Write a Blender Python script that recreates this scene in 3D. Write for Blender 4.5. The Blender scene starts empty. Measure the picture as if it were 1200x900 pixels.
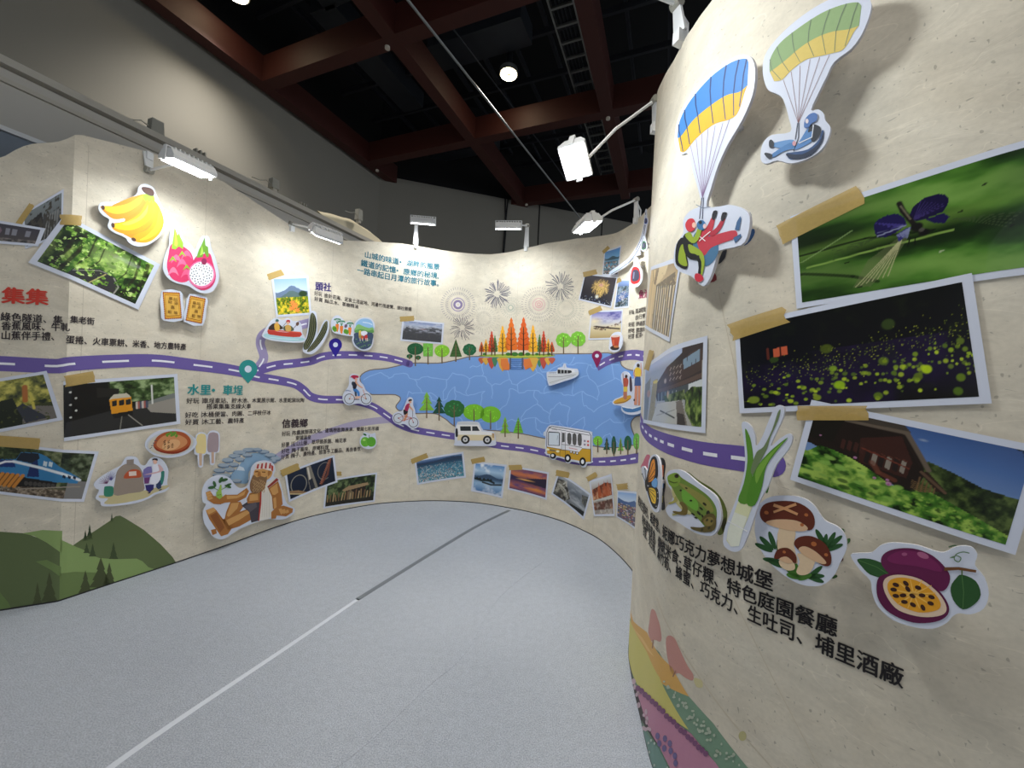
import bpy, bmesh, math, random
import numpy as np
from mathutils import Vector
from mathutils.geometry import tessellate_polygon

# ------------------------------------------------------------------ camera
COL = bpy.context.scene.collection
FPX = 450.0
ROLL = math.atan(.048); PITCH = math.atan(4.5 / 450)
EYE = np.array([0, 0, 1.5])
def _tilt(v):
    x, y, z = v
    return np.array([x, y*math.cos(PITCH)+z*math.sin(PITCH), -y*math.sin(PITCH)+z*math.cos(PITCH)])
CR = _tilt((math.cos(ROLL), 0, math.sin(ROLL)))
CU = _tilt((-math.sin(ROLL), 0, math.cos(ROLL)))
CF = _tilt((0, 1, 0))
cam_d = bpy.data.cameras.new('camera'); cam = bpy.data.objects.new('camera', cam_d); COL.objects.link(cam)
cam_d.sensor_width = 36; cam_d.lens = 36 * FPX / 1200; cam_d.clip_start = .02; cam_d.clip_end = 100
from mathutils import Matrix
m = Matrix.Identity(4)
for i in range(3):
    m[i][0] = CR[i]; m[i][1] = CU[i]; m[i][2] = -CF[i]; m[i][3] = EYE[i]
cam.matrix_world = m
bpy.context.scene.camera = cam

# ------------------------------------------------------------------ world, exposure
sc = bpy.context.scene
w = bpy.data.worlds.new('world'); sc.world = w; w.use_nodes = True
w.node_tree.nodes['Background'].inputs[0].default_value = (.86, .93, 1.0, 1)
w.node_tree.nodes['Background'].inputs[1].default_value = .46
sc.view_settings.view_transform = 'Standard'; sc.view_settings.look = 'None'
sc.view_settings.gamma = 1; sc.view_settings.use_curve_mapping = False
sc.view_settings.exposure = 1.16
FLOOD_W = 3.8; DOWN_W = 150.0     # watts of a floodlight and of a ceiling lamp
COOL = (.93, .985, 1.0); WARM = (1.0, .86, .62)

# ------------------------------------------------------------------ helpers
def lin(c):
    return tuple((x/255/12.92 if x <= 10 else ((x/255+.055)/1.055)**2.4) for x in c[:3])
def tag(o, label=None, cat=None, group=None, kind=None):
    if label: o['label'] = label
    if cat: o['category'] = cat
    if group: o['group'] = group
    if kind: o['kind'] = kind
    return o
def empty(name, loc=(0, 0, 0)):
    o = bpy.data.objects.new(name, None); COL.objects.link(o); o.location = loc; o.empty_display_size = .05
    return o
def mat(name, col, rough=.6, metal=0, emit=None, estr=1, noise=None, alpha=None):
    mt = bpy.data.materials.new(name); mt.use_nodes = True; nt = mt.node_tree; b = nt.nodes['Principled BSDF']
    b.inputs['Base Color'].default_value = (*lin(col), 1); b.inputs['Roughness'].default_value = rough
    b.inputs['Metallic'].default_value = metal
    if emit: b.inputs['Emission Color'].default_value = (*emit, 1); b.inputs['Emission Strength'].default_value = estr
    if alpha is not None: b.inputs['Alpha'].default_value = alpha
    if noise:
        sc_, amt, bump = noise
        tc = nt.nodes.new('ShaderNodeTexCoord'); n = nt.nodes.new('ShaderNodeTexNoise')
        n.inputs['Scale'].default_value = sc_; n.inputs['Detail'].default_value = 6
        nt.links.new(tc.outputs['Object'], n.inputs['Vector'])
        r = nt.nodes.new('ShaderNodeMapRange'); r.inputs[3].default_value = 1-amt; r.inputs[4].default_value = 1+amt
        nt.links.new(n.outputs['Fac'], r.inputs[0])
        mx = nt.nodes.new('ShaderNodeVectorMath'); mx.operation = 'SCALE'; mx.inputs[0].default_value = lin(col)
        nt.links.new(r.outputs[0], mx.inputs['Scale']); nt.links.new(mx.outputs[0], b.inputs['Base Color'])
        if bump:
            bp = nt.nodes.new('ShaderNodeBump'); bp.inputs['Strength'].default_value = bump; bp.inputs['Distance'].default_value = .01
            nt.links.new(n.outputs['Fac'], bp.inputs['Height']); nt.links.new(bp.outputs[0], b.inputs['Normal'])
    return mt
def mesh_obj(name, verts, faces, material, parent=None, smooth=False):
    me = bpy.data.meshes.new(name); me.from_pydata([tuple(v) for v in verts], [], faces); me.update()
    o = bpy.data.objects.new(name, me); COL.objects.link(o)
    if material: me.materials.append(material)
    if smooth: me.polygons.foreach_set('use_smooth', [True]*len(me.polygons))
    if parent is not None:
        o.parent = parent
        if parent.type == 'EMPTY': o.matrix_parent_inverse = Matrix.Translation(parent.location).inverted()
    return o
class MB:
    """collects boxes, tubes and prisms, becomes ONE mesh"""
    def __init__(s): s.v = []; s.f = []
    def add(s, v, f):
        n = len(s.v); s.v += [tuple(map(float, p)) for p in v]; s.f += [tuple(i+n for i in q) for q in f]; return s
    def box(s, c, sz, ax=None):
        ax = ax or ((1, 0, 0), (0, 1, 0), (0, 0, 1)); c = np.array(c, float); A = [np.array(a, float)*h/2 for a, h in zip(ax, sz)]
        v = [c+i*A[0]+j*A[1]+k*A[2] for k in (-1, 1) for j in (-1, 1) for i in (-1, 1)]
        return s.add(v, [(0, 2, 3, 1), (4, 5, 7, 6), (0, 1, 5, 4), (2, 6, 7, 3), (0, 4, 6, 2), (1, 3, 7, 5)])
    def tube(s, pts, r, n=8):
        pts = [np.array(p, float) for p in pts]; rings = []; up = np.array([0, 0, 1.])
        for i, p in enumerate(pts):
            d = pts[min(i+1, len(pts)-1)] - pts[max(i-1, 0)]; d /= np.linalg.norm(d)
            a = np.cross(d, up if abs(d[2]) < .95 else np.array([1., 0, 0])); a /= np.linalg.norm(a); b = np.cross(d, a)
            rings.append([p + r*(math.cos(t)*a+math.sin(t)*b) for t in [2*math.pi*k/n for k in range(n)]])
        v = [q for R in rings for q in R]; f = []
        for i in range(len(pts)-1):
            for k in range(n): f.append((i*n+k, i*n+(k+1) % n, (i+1)*n+(k+1) % n, (i+1)*n+k))
        f.append(tuple(range(n))[::-1]); f.append(tuple((len(pts)-1)*n+k for k in range(n)))
        return s.add(v, f)
    def prism(s, prof, c, ax, length):
        """profile (a,b) points swept along ax[2]"""
        c = np.array(c, float); A, B, D = [np.array(q, float) for q in ax]; n = len(prof)
        v = [c+a*A+b*B-D*length/2 for a, b in prof]+[c+a*A+b*B+D*length/2 for a, b in prof]
        f = [(i, (i+1) % n, n+(i+1) % n, n+i) for i in range(n)]+[tuple(range(n))[::-1], tuple(range(n, 2*n))]
        return s.add(v, f)
    def build(s, name, material, parent=None, smooth=False): return mesh_obj(name, s.v, s.f, material, parent, smooth)

def ray(px, py):
    px = np.asarray(px, float); py = np.asarray(py, float)
    return CF + ((px-600)/FPX)[..., None]*CR + ((450-py)/FPX)[..., None]*CU
def at_z(px, py, z):
    d = ray(px, py); return EYE + (z-EYE[2])/d[2]*d
def at_y(px, py, y):
    d = ray(px, py); return EYE + y/d[1]*d
def crop(x0, y0, s):
    return lambda *pts: [(x0+x/s, y0+y/s) for x, y in pts]
def catmull(P, n=6, closed=False):
    P = [np.array(p, float) for p in P]; out = []; N = len(P)
    rng = range(N if closed else N-1)
    for i in rng:
        if closed: a, b, c, d = P[(i-1) % N], P[i], P[(i+1) % N], P[(i+2) % N]
        else: a, b, c, d = P[max(i-1, 0)], P[i], P[i+1], P[min(i+2, N-1)]
        for k in range(n):
            t = k/n; out.append(.5*((2*b)+(c-a)*t+(2*a-5*b+4*c-d)*t*t+(3*b-a-3*c+d)*t**3))
    if not closed: out.append(P[-1])
    return out
def sm(P, n=5): return [tuple(p) for p in catmull(P, n, True)]
def ell(cx, cy, rx, ry=None, rot=0, n=20):
    ry = rx if ry is None else ry; c, s_ = math.cos(math.radians(rot)), math.sin(math.radians(rot))
    return [(cx+rx*math.cos(t)*c-ry*math.sin(t)*s_, cy+rx*math.cos(t)*s_+ry*math.sin(t)*c) for t in [2*math.pi*k/n for k in range(n)]]
def stroke(pts, w, w2=None):
    pts = [np.array(p, float) for p in pts]; L = []; R_ = []; n = len(pts); w2 = w if w2 is None else w2
    for i, p in enumerate(pts):
        d = pts[min(i+1, n-1)]-pts[max(i-1, 0)]; l = np.linalg.norm(d) or 1; q = np.array([-d[1], d[0]])/l*(w+(w2-w)*i/max(n-1, 1))/2
        L.append(tuple(p+q)); R_.append(tuple(p-q))
    return L+R_[::-1]

# ------------------------------------------------------------------ wall surfaces (plan curve s -> x,y)
class Wall:
    def __init__(self, chains, ds):
        pts = []; self.knots = []
        for ch in chains:
            fine = np.array(catmull(ch, 60)); seg = np.hypot(*np.diff(fine, axis=0).T); cum = np.r_[0, np.cumsum(seg)]
            n = max(2, int(round(cum[-1]/ds))); t = np.linspace(0, cum[-1], n+1)
            q = np.stack([np.interp(t, cum, fine[:, 0]), np.interp(t, cum, fine[:, 1])], 1)
            if pts: q = q[1:]
            pts += list(q); self.knots.append(len(pts)-1)
        self.P = np.array(pts); d = np.diff(self.P, axis=0); self.S = np.r_[0, np.cumsum(np.hypot(*d.T))]
        tn = d/np.hypot(*d.T)[:, None]; self.segN = np.stack([tn[:, 1], -tn[:, 0]], 1)   # points into the room
        vn = np.vstack([self.segN[:1], (self.segN[1:]+self.segN[:-1]), self.segN[-1:]]); self.VN = vn/np.hypot(*vn.T)[:, None]
        self.U = self.P[:, 0]/self.P[:, 1]; self.lo = 0; self.hi = len(self.P)-1
    def window(self, lo, hi):      # the stretch that can be seen, where X/Y grows
        self.lo, self.hi = lo, hi
    def map(self, px, py):
        d = ray(px, py); u = d[..., 0]/d[..., 1]; U = self.U[self.lo:self.hi+1]
        u = np.clip(u, U[0], U[-1]); k = np.clip(np.searchsorted(U, u)-1, 0, len(U)-2)+self.lo
        A = self.P[k]; B = self.P[k+1]; a = A[..., 0]-u*A[..., 1]; b = B[..., 0]-u*B[..., 1]
        t = a/(a-b); s = self.S[k]+t*(self.S[k+1]-self.S[k]); y = A[..., 1]+t*(B[..., 1]-A[..., 1])
        z = EYE[2]+d[..., 2]/d[..., 1]*y
        return np.stack([s, z], -1)
    def pos(self, sz, off):
        s, z = sz[..., 0], sz[..., 1]; k = np.clip(np.searchsorted(self.S, s, side='right')-1, 0, len(self.S)-2)
        t = ((s-self.S[k])/(self.S[k+1]-self.S[k]))[..., None]
        n = self.VN[k]*(1-t)+self.VN[k+1]*t
        p = self.P[k]*(1-t)+self.P[k+1]*t+n*np.asarray(off)[..., None]
        return np.concatenate([p, z[..., None]], -1)
    def normal(self, sz):
        s = sz[..., 0]; k = np.clip(np.searchsorted(self.S, s, side='right')-1, 0, len(self.S)-2)
        t = ((s-self.S[k])/(self.S[k+1]-self.S[k]))[..., None]; n = self.VN[k]*(1-t)+self.VN[k+1]*t
        n = n/np.linalg.norm(n, axis=-1)[..., None]
        return np.concatenate([n, np.zeros(n.shape[:-1]+(1,))], -1)
    def cuts(self, a, b): return [x for x in self.S if a+1e-6 < x < b-1e-6]
class Plane:
    """flat board standing d in front of the wall at pixel c"""
    def __init__(self, wall, c, d, turn=0):
        sz = wall.map(np.array(c[0]), np.array(c[1])); n = wall.normal(sz); p = wall.pos(sz, np.array(d))
        a = math.atan2(n[1], n[0])+math.radians(turn); self.n = np.array([math.cos(a), math.sin(a), 0])
        self.o = p; self.t = np.array([-self.n[1], self.n[0], 0]); self.b = np.array([0, 0, 1.])
    def map(self, px, py):
        d = ray(px, py); t = ((self.o-EYE)@self.n)/(d@self.n); q = EYE+t[..., None]*d-self.o
        return np.stack([q@self.t, q[..., 2]], -1)
    def pos(self, sz, off):
        return self.o+sz[..., :1]*self.t+sz[..., 1:]*self.b+np.asarray(off)[..., None]*self.n
    def normal(self, sz): return np.broadcast_to(self.n, sz.shape[:-1]+(3,))
    def cuts(self, a, b): return []

EPS = .0002
def print_mat(name, rough, coat=0, alpha=1.0, grain=.05):
    mt = bpy.data.materials.new(name); mt.use_nodes = True; nt = mt.node_tree; b = nt.nodes['Principled BSDF']
    a = nt.nodes.new('ShaderNodeVertexColor'); a.layer_name = 'Col'
    tc = nt.nodes.new('ShaderNodeTexCoord'); n = nt.nodes.new('ShaderNodeTexNoise'); n.inputs['Scale'].default_value = 140; n.inputs['Detail'].default_value = 3
    nt.links.new(tc.outputs['Object'], n.inputs['Vector'])
    r = nt.nodes.new('ShaderNodeMapRange'); r.inputs[3].default_value = 1-grain; r.inputs[4].default_value = 1+grain; nt.links.new(n.outputs['Fac'], r.inputs[0])
    mx = nt.nodes.new('ShaderNodeVectorMath'); mx.operation = 'SCALE'
    nt.links.new(a.outputs['Color'], mx.inputs[0]); nt.links.new(r.outputs[0], mx.inputs['Scale']); nt.links.new(mx.outputs[0], b.inputs['Base Color'])
    b.inputs['Roughness'].default_value = rough; b.inputs['Coat Weight'].default_value = coat; b.inputs['Alpha'].default_value = alpha
    b.inputs['Specular IOR Level'].default_value = .3
    return mt
M_PRINT = print_mat('printed_ink', .55); M_GLOSS = print_mat('glossy_print', .32, .15, 1, .02); M_TAPE = print_mat('masking_tape', .5, 0, .82, .12)
M_FOAM = mat('foam_board_edge', (196, 194, 198), .7, noise=(60, .05, 0))
M_WHITE = mat('white_print_stock', (208, 213, 228), .5, noise=(30, .02, 0))

class Sheet:
    """polygons given in photograph pixels, laid on a surface; each becomes a layer a fifth of a millimetre proud"""
    def __init__(self, surf, base=.0004): self.sf = surf; self.base = base; self.V = []; self.C = []; self.F = []; self.layer = 0
    def raw(self, sz, faces, cols, layer=None):
        if layer is None: layer = self.layer; self.layer += 1
        n = len(self.V); off = self.base+layer*EPS
        for p, c in zip(sz, cols): self.V.append((p[0], p[1], off)); self.C.append(c)
        self.F += [tuple(i+n for i in f) for f in faces]
    def poly(self, pts, col, layer=None, local=False):
        P = np.array(pts, float); sz = P if local else self.sf.map(P[:, 0], P[:, 1])
        tr = tessellate_polygon([[Vector((a, b, 0)) for a, b in sz]])
        cols = [lin(c) for c in col] if isinstance(col, list) else [lin(col)]*len(sz)
        self.raw(sz, tr, cols, layer); return self
    def polys(self, many, col, layer=None, local=False):
        if layer is None: layer = self.layer; self.layer += 1
        for p in many: self.poly(p, col, layer, local)
        return self
    def build(self, name, parent=None, material=None, label=None):
        V = np.array(self.V); sf = self.sf
        cuts = sf.cuts(V[:, 0].min(), V[:, 0].max())
        bm = bmesh.new(); cl = bm.verts.layers.float_color.new('Col')
        vs = []
        for v, c in zip(self.V, self.C):
            b = bm.verts.new(v); b[cl] = (*c, 1); vs.append(b)
        for f in self.F:
            try: bm.faces.new([vs[i] for i in f])
            except ValueError: pass
        for x in cuts:
            bmesh.ops.bisect_plane(bm, geom=bm.verts[:]+bm.edges[:]+bm.faces[:], dist=1e-7, plane_co=(x, 0, 0), plane_no=(1, 0, 0))
        me = bpy.data.meshes.new(name)
        for f in bm.faces:
            if f.normal.z < 0: f.normal_flip()
        bm.to_mesh(me); bm.free()
        return finish(me, sf, name, parent, material or M_PRINT, label)
def finish(me, sf, name, parent, material, label=None, flip=True):
    n = len(me.vertices); co = np.empty(n*3, 'f'); me.vertices.foreach_get('co', co); co = co.reshape(-1, 3).astype(float)
    pos = sf.pos(co[:, :2], co[:, 2]); nor = sf.normal(co[:, :2])
    me.vertices.foreach_set('co', pos.astype('f').ravel()); me.update()
    me.polygons.foreach_set('use_smooth', [True]*len(me.polygons))
    me.update()
    if len(me.polygons) and isinstance(sf, Wall): me.normals_split_custom_set_from_vertices([tuple(q) for q in nor])
    me.materials.append(material)
    o = bpy.data.objects.new(name, me); COL.objects.link(o)
    if parent is not None:
        o.parent = parent
        if parent.type == 'EMPTY': o.matrix_parent_inverse = Matrix.Translation(parent.location).inverted()
    if label: o['label'] = label
    return o

# ---- value noise for the printed photographs
def vnoise(x, y, seed):
    xi = np.floor(x).astype(int); yi = np.floor(y).astype(int); fx = x-xi; fy = y-yi; fx = fx*fx*(3-2*fx); fy = fy*fy*(3-2*fy)
    def h(a, b):
        q = (a*374761393+b*668265263+seed*974634777) & 0x7fffffff; q = ((q ^ (q >> 13))*1274126177) & 0x7fffffff
        return ((q ^ (q >> 16)) & 0xffff)/65535.
    return (h(xi, yi)*(1-fx)+h(xi+1, yi)*fx)*(1-fy)+(h(xi, yi+1)*(1-fx)+h(xi+1, yi+1)*fx)*fy
def fbm(x, y, seed, o=4):
    r = 0; a = .5; t = 0
    for k in range(o): r = r+a*vnoise(x*2**k, y*2**k, seed+k); t += a; a *= .55
    return r/t
class Pic:
    """the picture of a photo, painted on a vertex grid: u right 0..1, v down 0..1, asp = width / height"""
    def __init__(s, nx, ny, asp, col=(0, 0, 0)):
        s.nx, s.ny, s.asp = nx, ny, asp; s.v, s.u = np.meshgrid(np.linspace(0, 1, ny+1), np.linspace(0, 1, nx+1), indexing='ij')
        s.c = np.zeros(s.u.shape+(3,)); s.c[:] = lin(col)
        s.x = s.u*asp; s.y = s.v
    def n(s, f, seed, o=4, fy=None): return fbm(s.x*f+17, s.y*(fy or f)+9, seed, o)
    def mix(s, m_, col):
        m_ = np.clip(np.asarray(m_, float), 0, 1)[..., None]; s.c = s.c*(1-m_)+np.array(lin(col))*m_; return s
    def ramp(s, t, stops):
        L = np.array([lin(c) for _, c in stops]); T = [a for a, _ in stops]
        s.c = np.stack([np.interp(t, T, L[:, k]) for k in range(3)], -1); return s
    def vgrad(s, *stops): return s.ramp(s.v, stops)
    def ell(s, cx, cy, rx, ry, col, soft=.05, a=1):
        d = np.hypot((s.u-cx)/rx, (s.v-cy)/ry); return s.mix(a*np.clip((1-d)/soft, 0, 1), col)
    def inside(s, pts):
        r = np.zeros(s.u.shape, bool); n = len(pts)
        for i in range(n):
            (x1, y1), (x2, y2) = pts[i], pts[(i+1) % n]
            if y1 == y2: continue
            r ^= ((s.v < y1) != (s.v < y2)) & (s.u < (x2-x1)*(s.v-y1)/(y2-y1)+x1)
        return r
    def poly(s, pts, col, a=1): return s.mix(s.inside(pts)*a, col)
    def line(s, pts, w_, col, a=1):
        for (x1, y1), (x2, y2) in zip(pts[:-1], pts[1:]):
            dx, dy = (x2-x1)*s.asp, y2-y1; L2 = dx*dx+dy*dy+1e-12
            t = np.clip(((s.x-x1*s.asp)*dx+(s.y-y1)*dy)/L2, 0, 1); d = np.hypot(s.x-x1*s.asp-t*dx, s.y-y1-t*dy)
            s.mix(a*np.clip((w_-d)/(w_*.5)+.5, 0, 1), col)
        return s
    def speck(s, n, seed, col, r=(.01, .02), box=(0, 0, 1, 1), a=1, soft=.4):
        R_ = random.Random(seed)
        for _ in range(n):
            rr = R_.uniform(*r); c = col if not isinstance(col, list) else R_.choice(col)
            s.ell(R_.uniform(box[0], box[2]), R_.uniform(box[1], box[3]), rr/s.asp, rr, c, soft, a)
        return s
    def foliage(s, m_, f, seed, dark, mid, light):
        a = s.n(f, seed, 5); b = np.clip((a-.28)/.44, 0, 1); L = [np.array(lin(c)) for c in (dark, mid, light)]
        c = np.where((b < .5)[..., None], L[0]+(L[1]-L[0])*(b*2)[..., None], L[1]+(L[2]-L[1])*((b-.5)*2)[..., None])
        m_ = np.clip(np.asarray(m_, float), 0, 1)[..., None]; s.c = s.c*(1-m_)+c*m_; return s
    def warp(s, sf, I, q):
        """measure the painting in the same frame as the photograph: u, v follow the pixel quadrilateral q"""
        I = np.array(I); u = s.u[..., None]; v = s.v[..., None]; sz = (I[0]*(1-u)+I[1]*u)*(1-v)+(I[3]*(1-u)+I[2]*u)*v
        d = sf.pos(sz, np.zeros(sz.shape[:-1]))-EYE; k = d@CF; P = np.stack([600+FPX*(d@CR)/k, 450-FPX*(d@CU)/k], -1)
        a, b, c, e = [np.array(p, float) for p in q]; U = s.u.copy(); V = s.v.copy()
        for _ in range(12):
            U_, V_ = U[..., None], V[..., None]; f = (a*(1-U_)+b*U_)*(1-V_)+(e*(1-U_)+c*U_)*V_-P
            du = (b-a)*(1-V_)+(c-e)*V_; dv = (e-a)*(1-U_)+(c-b)*U_; det = du[..., 0]*dv[..., 1]-du[..., 1]*dv[..., 0]; det = np.where(np.abs(det) < 1e-6, 1e-6, det)
            U = U-np.clip((f[..., 0]*dv[..., 1]-f[..., 1]*dv[..., 0])/det, -.3, .3); V = V-np.clip((du[..., 0]*f[..., 1]-du[..., 1]*f[..., 0])/det, -.3, .3)
        s.u0, s.v0 = s.u, s.v; s.u, s.v = np.clip(U, .001, .999), np.clip(V, .001, .999); s.x = s.u*s.asp; s.y = s.v
    def build(s, sf, Q, off, name, parent):
        """Q: four (s,z) corners tl,tr,br,bl"""
        Q = np.array(Q); u = getattr(s, 'u0', s.u)[..., None]; v = getattr(s, 'v0', s.v)[..., None]
        sz = (Q[0]*(1-u)+Q[1]*u)*(1-v)+(Q[3]*(1-u)+Q[2]*u)*v
        nx, ny = s.nx, s.ny; co = np.concatenate([sz, np.full(sz.shape[:-1]+(1,), off)], -1).reshape(-1, 3)
        i = np.arange((nx+1)*(ny+1)).reshape(ny+1, nx+1)
        f = np.stack([i[1:, :-1], i[1:, 1:], i[:-1, 1:], i[:-1, :-1]], -1).reshape(-1, 4)
        me = bpy.data.meshes.new(name); me.from_pydata(co.tolist(), [], f.tolist())
        at = me.color_attributes.new('Col', 'FLOAT_COLOR', 'POINT'); rgba = np.concatenate([s.c.reshape(-1, 3), np.ones((len(co), 1))], 1)
        at.data.foreach_set('color', rgba.astype('f').ravel())
        if isinstance(sf, Wall) and getattr(sf, 'crease', None) and co[:, 0].min() < sf.crease < co[:, 0].max():
            bm = bmesh.new(); bm.from_mesh(me)
            bmesh.ops.bisect_plane(bm, geom=bm.verts[:]+bm.edges[:]+bm.faces[:], dist=1e-6, plane_co=(sf.crease, 0, 0), plane_no=(1, 0, 0))
            bm.to_mesh(me); bm.free()
        return finish(me, sf, name, parent, M_GLOSS)

# ---- lettering: glyph outlines of the built-in font, set one by one
_glyph = {}
_fc = bpy.data.curves.new('lettering', 'FONT'); _fo = bpy.data.objects.new('lettering', _fc); COL.objects.link(_fo)
_fc.resolution_u = 2
def glyph(ch):
    if ch not in _glyph:
        _fc.body = ch; dg = bpy.context.evaluated_depsgraph_get(); dg.update()
        me = bpy.data.meshes.new_from_object(_fo.evaluated_get(dg))
        _glyph[ch] = ([(v.co.x, v.co.y) for v in me.vertices], [tuple(p.vertices) for p in me.polygons]); bpy.data.meshes.remove(me)
    return _glyph[ch]
def text(sf, body, p0, p1, h, col, parent, bold=.02, start=0, name='lettering', layer=0, label=None, narrow=1.0):
    """baseline from pixel p0 (left of char number start) to p1; h = glyph height in pixels at p0"""
    adv = [.5 if (ord(c) < 128 or c in '│') else 1. for c in body]
    a, b = sf.map(np.array([p0[0], p1[0]], float), np.array([p0[1], p1[1]], float))
    top = sf.map(np.array(p0[0]), np.array(p0[1]-h))
    n = sum(adv[start:]); ex = (b-a)/n; H = (top[1]-a[1])/.86
    sh = Sheet(sf, .0009+layer*EPS); x = -sum(adv[:start]); c = lin(col)
    for ch, ad in zip(body, adv):
        if ch != ' ':
            gv, gf = glyph(ch)
            for q, (bx_, by_) in enumerate(((-bold, 0), (bold, 0), (0, bold*.8), (0, -bold*.5))):      # struck four times for a heavy face
                if not gv: break
                sz = [a+ex*(x+gx*narrow+bx_)+np.array([0, H*(gy+by_)]) for gx, gy in gv]
                sh.raw(sz, gf, [c]*len(sz), q)
        x += ad
    if sh.V: return sh.build(name, parent, None, label)

# ------------------------------------------------------------------ the curved display walls
LONG = Wall([[(-4.2, 1.72), (-3.6, 1.94), (-3.2, 2.12), (-2.947, 2.243), (-2.735, 2.355)],
             [(-2.735, 2.355), (-2.633, 2.559), (-2.467, 2.886), (-2.315, 3.233), (-2.145, 3.671), (-1.911, 4.03), (-1.501, 4.393), (-1.1, 4.56),
              (-.758, 4.625), (-.345, 4.61), (.067, 4.475), (.357, 4.329), (.62, 4.126), (.806, 3.891), (.92, 3.691), (1.0, 3.426), (1.045, 3.149), (1.05, 2.9)]], .035)
CK = LONG.knots[0]; LONG.crease = LONG.S[CK]
RIGHT = Wall([[(1.05, 2.9), (1.0, 2.65), (.87, 2.42), (.745, 2.2), (.687, 1.95), (.655, 1.73), (.628, 1.51), (.645, 1.375), (.677, 1.268), (.708, 1.19), (.745, 1.125),
               (.785, 1.065), (.83, 1.005), (.875, .945), (.92, .887), (.965, .832), (1.01, .785), (1.07, .745), (1.2, .69), (1.5, .63), (2.1, .6)]], .02)
RIGHT.window(int(np.argmin(RIGHT.U)), len(RIGHT.P)-1)

def paper_material():
    mt = bpy.data.materials.new('handmade_paper_print'); mt.use_nodes = True; nt = mt.node_tree; N = nt.nodes; Lk = nt.links; b = N['Principled BSDF']
    uv = N.new('ShaderNodeUVMap'); uv.uv_map = 'UVMap'
    def noise(scale, det=4, stretch=None, dist=0, rot=0):
        n = N.new('ShaderNodeTexNoise'); n.inputs['Scale'].default_value = scale; n.inputs['Detail'].default_value = det; n.inputs['Distortion'].default_value = dist
        mp = N.new('ShaderNodeMapping'); mp.inputs['Scale'].default_value = (*(stretch or (1, 1)), 1); mp.inputs['Rotation'].default_value = (0, 0, rot)
        Lk.new(uv.outputs[0], mp.inputs[0]); Lk.new(mp.outputs[0], n.inputs['Vector']); return n.outputs['Fac']
    def band(src, a, b_, c, d):
        r = N.new('ShaderNodeMapRange'); r.interpolation_type = 'SMOOTHSTEP'
        for i, v in zip((1, 2, 3, 4), (a, b_, c, d)): r.inputs[i].default_value = v
        Lk.new(src, r.inputs[0]); return r.outputs[0]
    def mul(a, c):
        q = N.new('ShaderNodeMath'); q.operation = 'MULTIPLY'
        for i, v in enumerate((a, c)):
            if isinstance(v, float): q.inputs[i].default_value = v
            else: Lk.new(v, q.inputs[i])
        return q.outputs[0]
    big = band(noise(1.3, 5, None, .6), .3, .7, .92, 1.06)
    mid = band(noise(9, 6, (1, 1.6), .4), .3, .7, .94, 1.05)
    grain = band(noise(90, 3), .3, .7, .97, 1.03)
    fleck = band(noise(36, 2, (1, 2.4), .8), .69, .735, 1.0, .66)          # bits of bark in the paper
    fleck2 = band(noise(60, 1, (1.6, 1), .3, .5), .70, .75, 1.0, .68)
    f1 = band(noise(2.2, 2, (1, 3.2), 1.8, .6), .493, .5, 0, 1); f2 = band(noise(2.2, 2, (1, 3.2), 1.8, .6), .5, .507, 1.0, 0)
    fib = mul(f1, f2); fibm = band(fib, 0, 1, 1.0, 1.11)
    v = mul(mul(mul(big, mid), mul(grain, fleck)), mul(fleck2, fibm))
    hue = N.new('ShaderNodeMix'); hue.data_type = 'RGBA'; hue.inputs[6].default_value = (*lin((217, 210, 194)), 1); hue.inputs[7].default_value = (*lin((211, 200, 180)), 1)
    Lk.new(noise(3, 4, None, 1.0), hue.inputs[0])
    s = N.new('ShaderNodeVectorMath'); s.operation = 'SCALE'; Lk.new(hue.outputs[2], s.inputs[0]); Lk.new(v, s.inputs['Scale']); Lk.new(s.outputs[0], b.inputs['Base Color'])
    b.inputs['Roughness'].default_value = .62; b.inputs['Specular IOR Level'].default_value = .25
    bp = N.new('ShaderNodeBump'); bp.inputs['Strength'].default_value = .4; bp.inputs['Distance'].default_value = .004
    Lk.new(noise(14, 6, (1, 1.4), .7), bp.inputs['Height']); Lk.new(bp.outputs[0], b.inputs['Normal'])
    return mt
M_PAPER = paper_material(); M_BACK = mat('unprinted_board_back', (150, 148, 142), .8, noise=(8, .04, 0))

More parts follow.
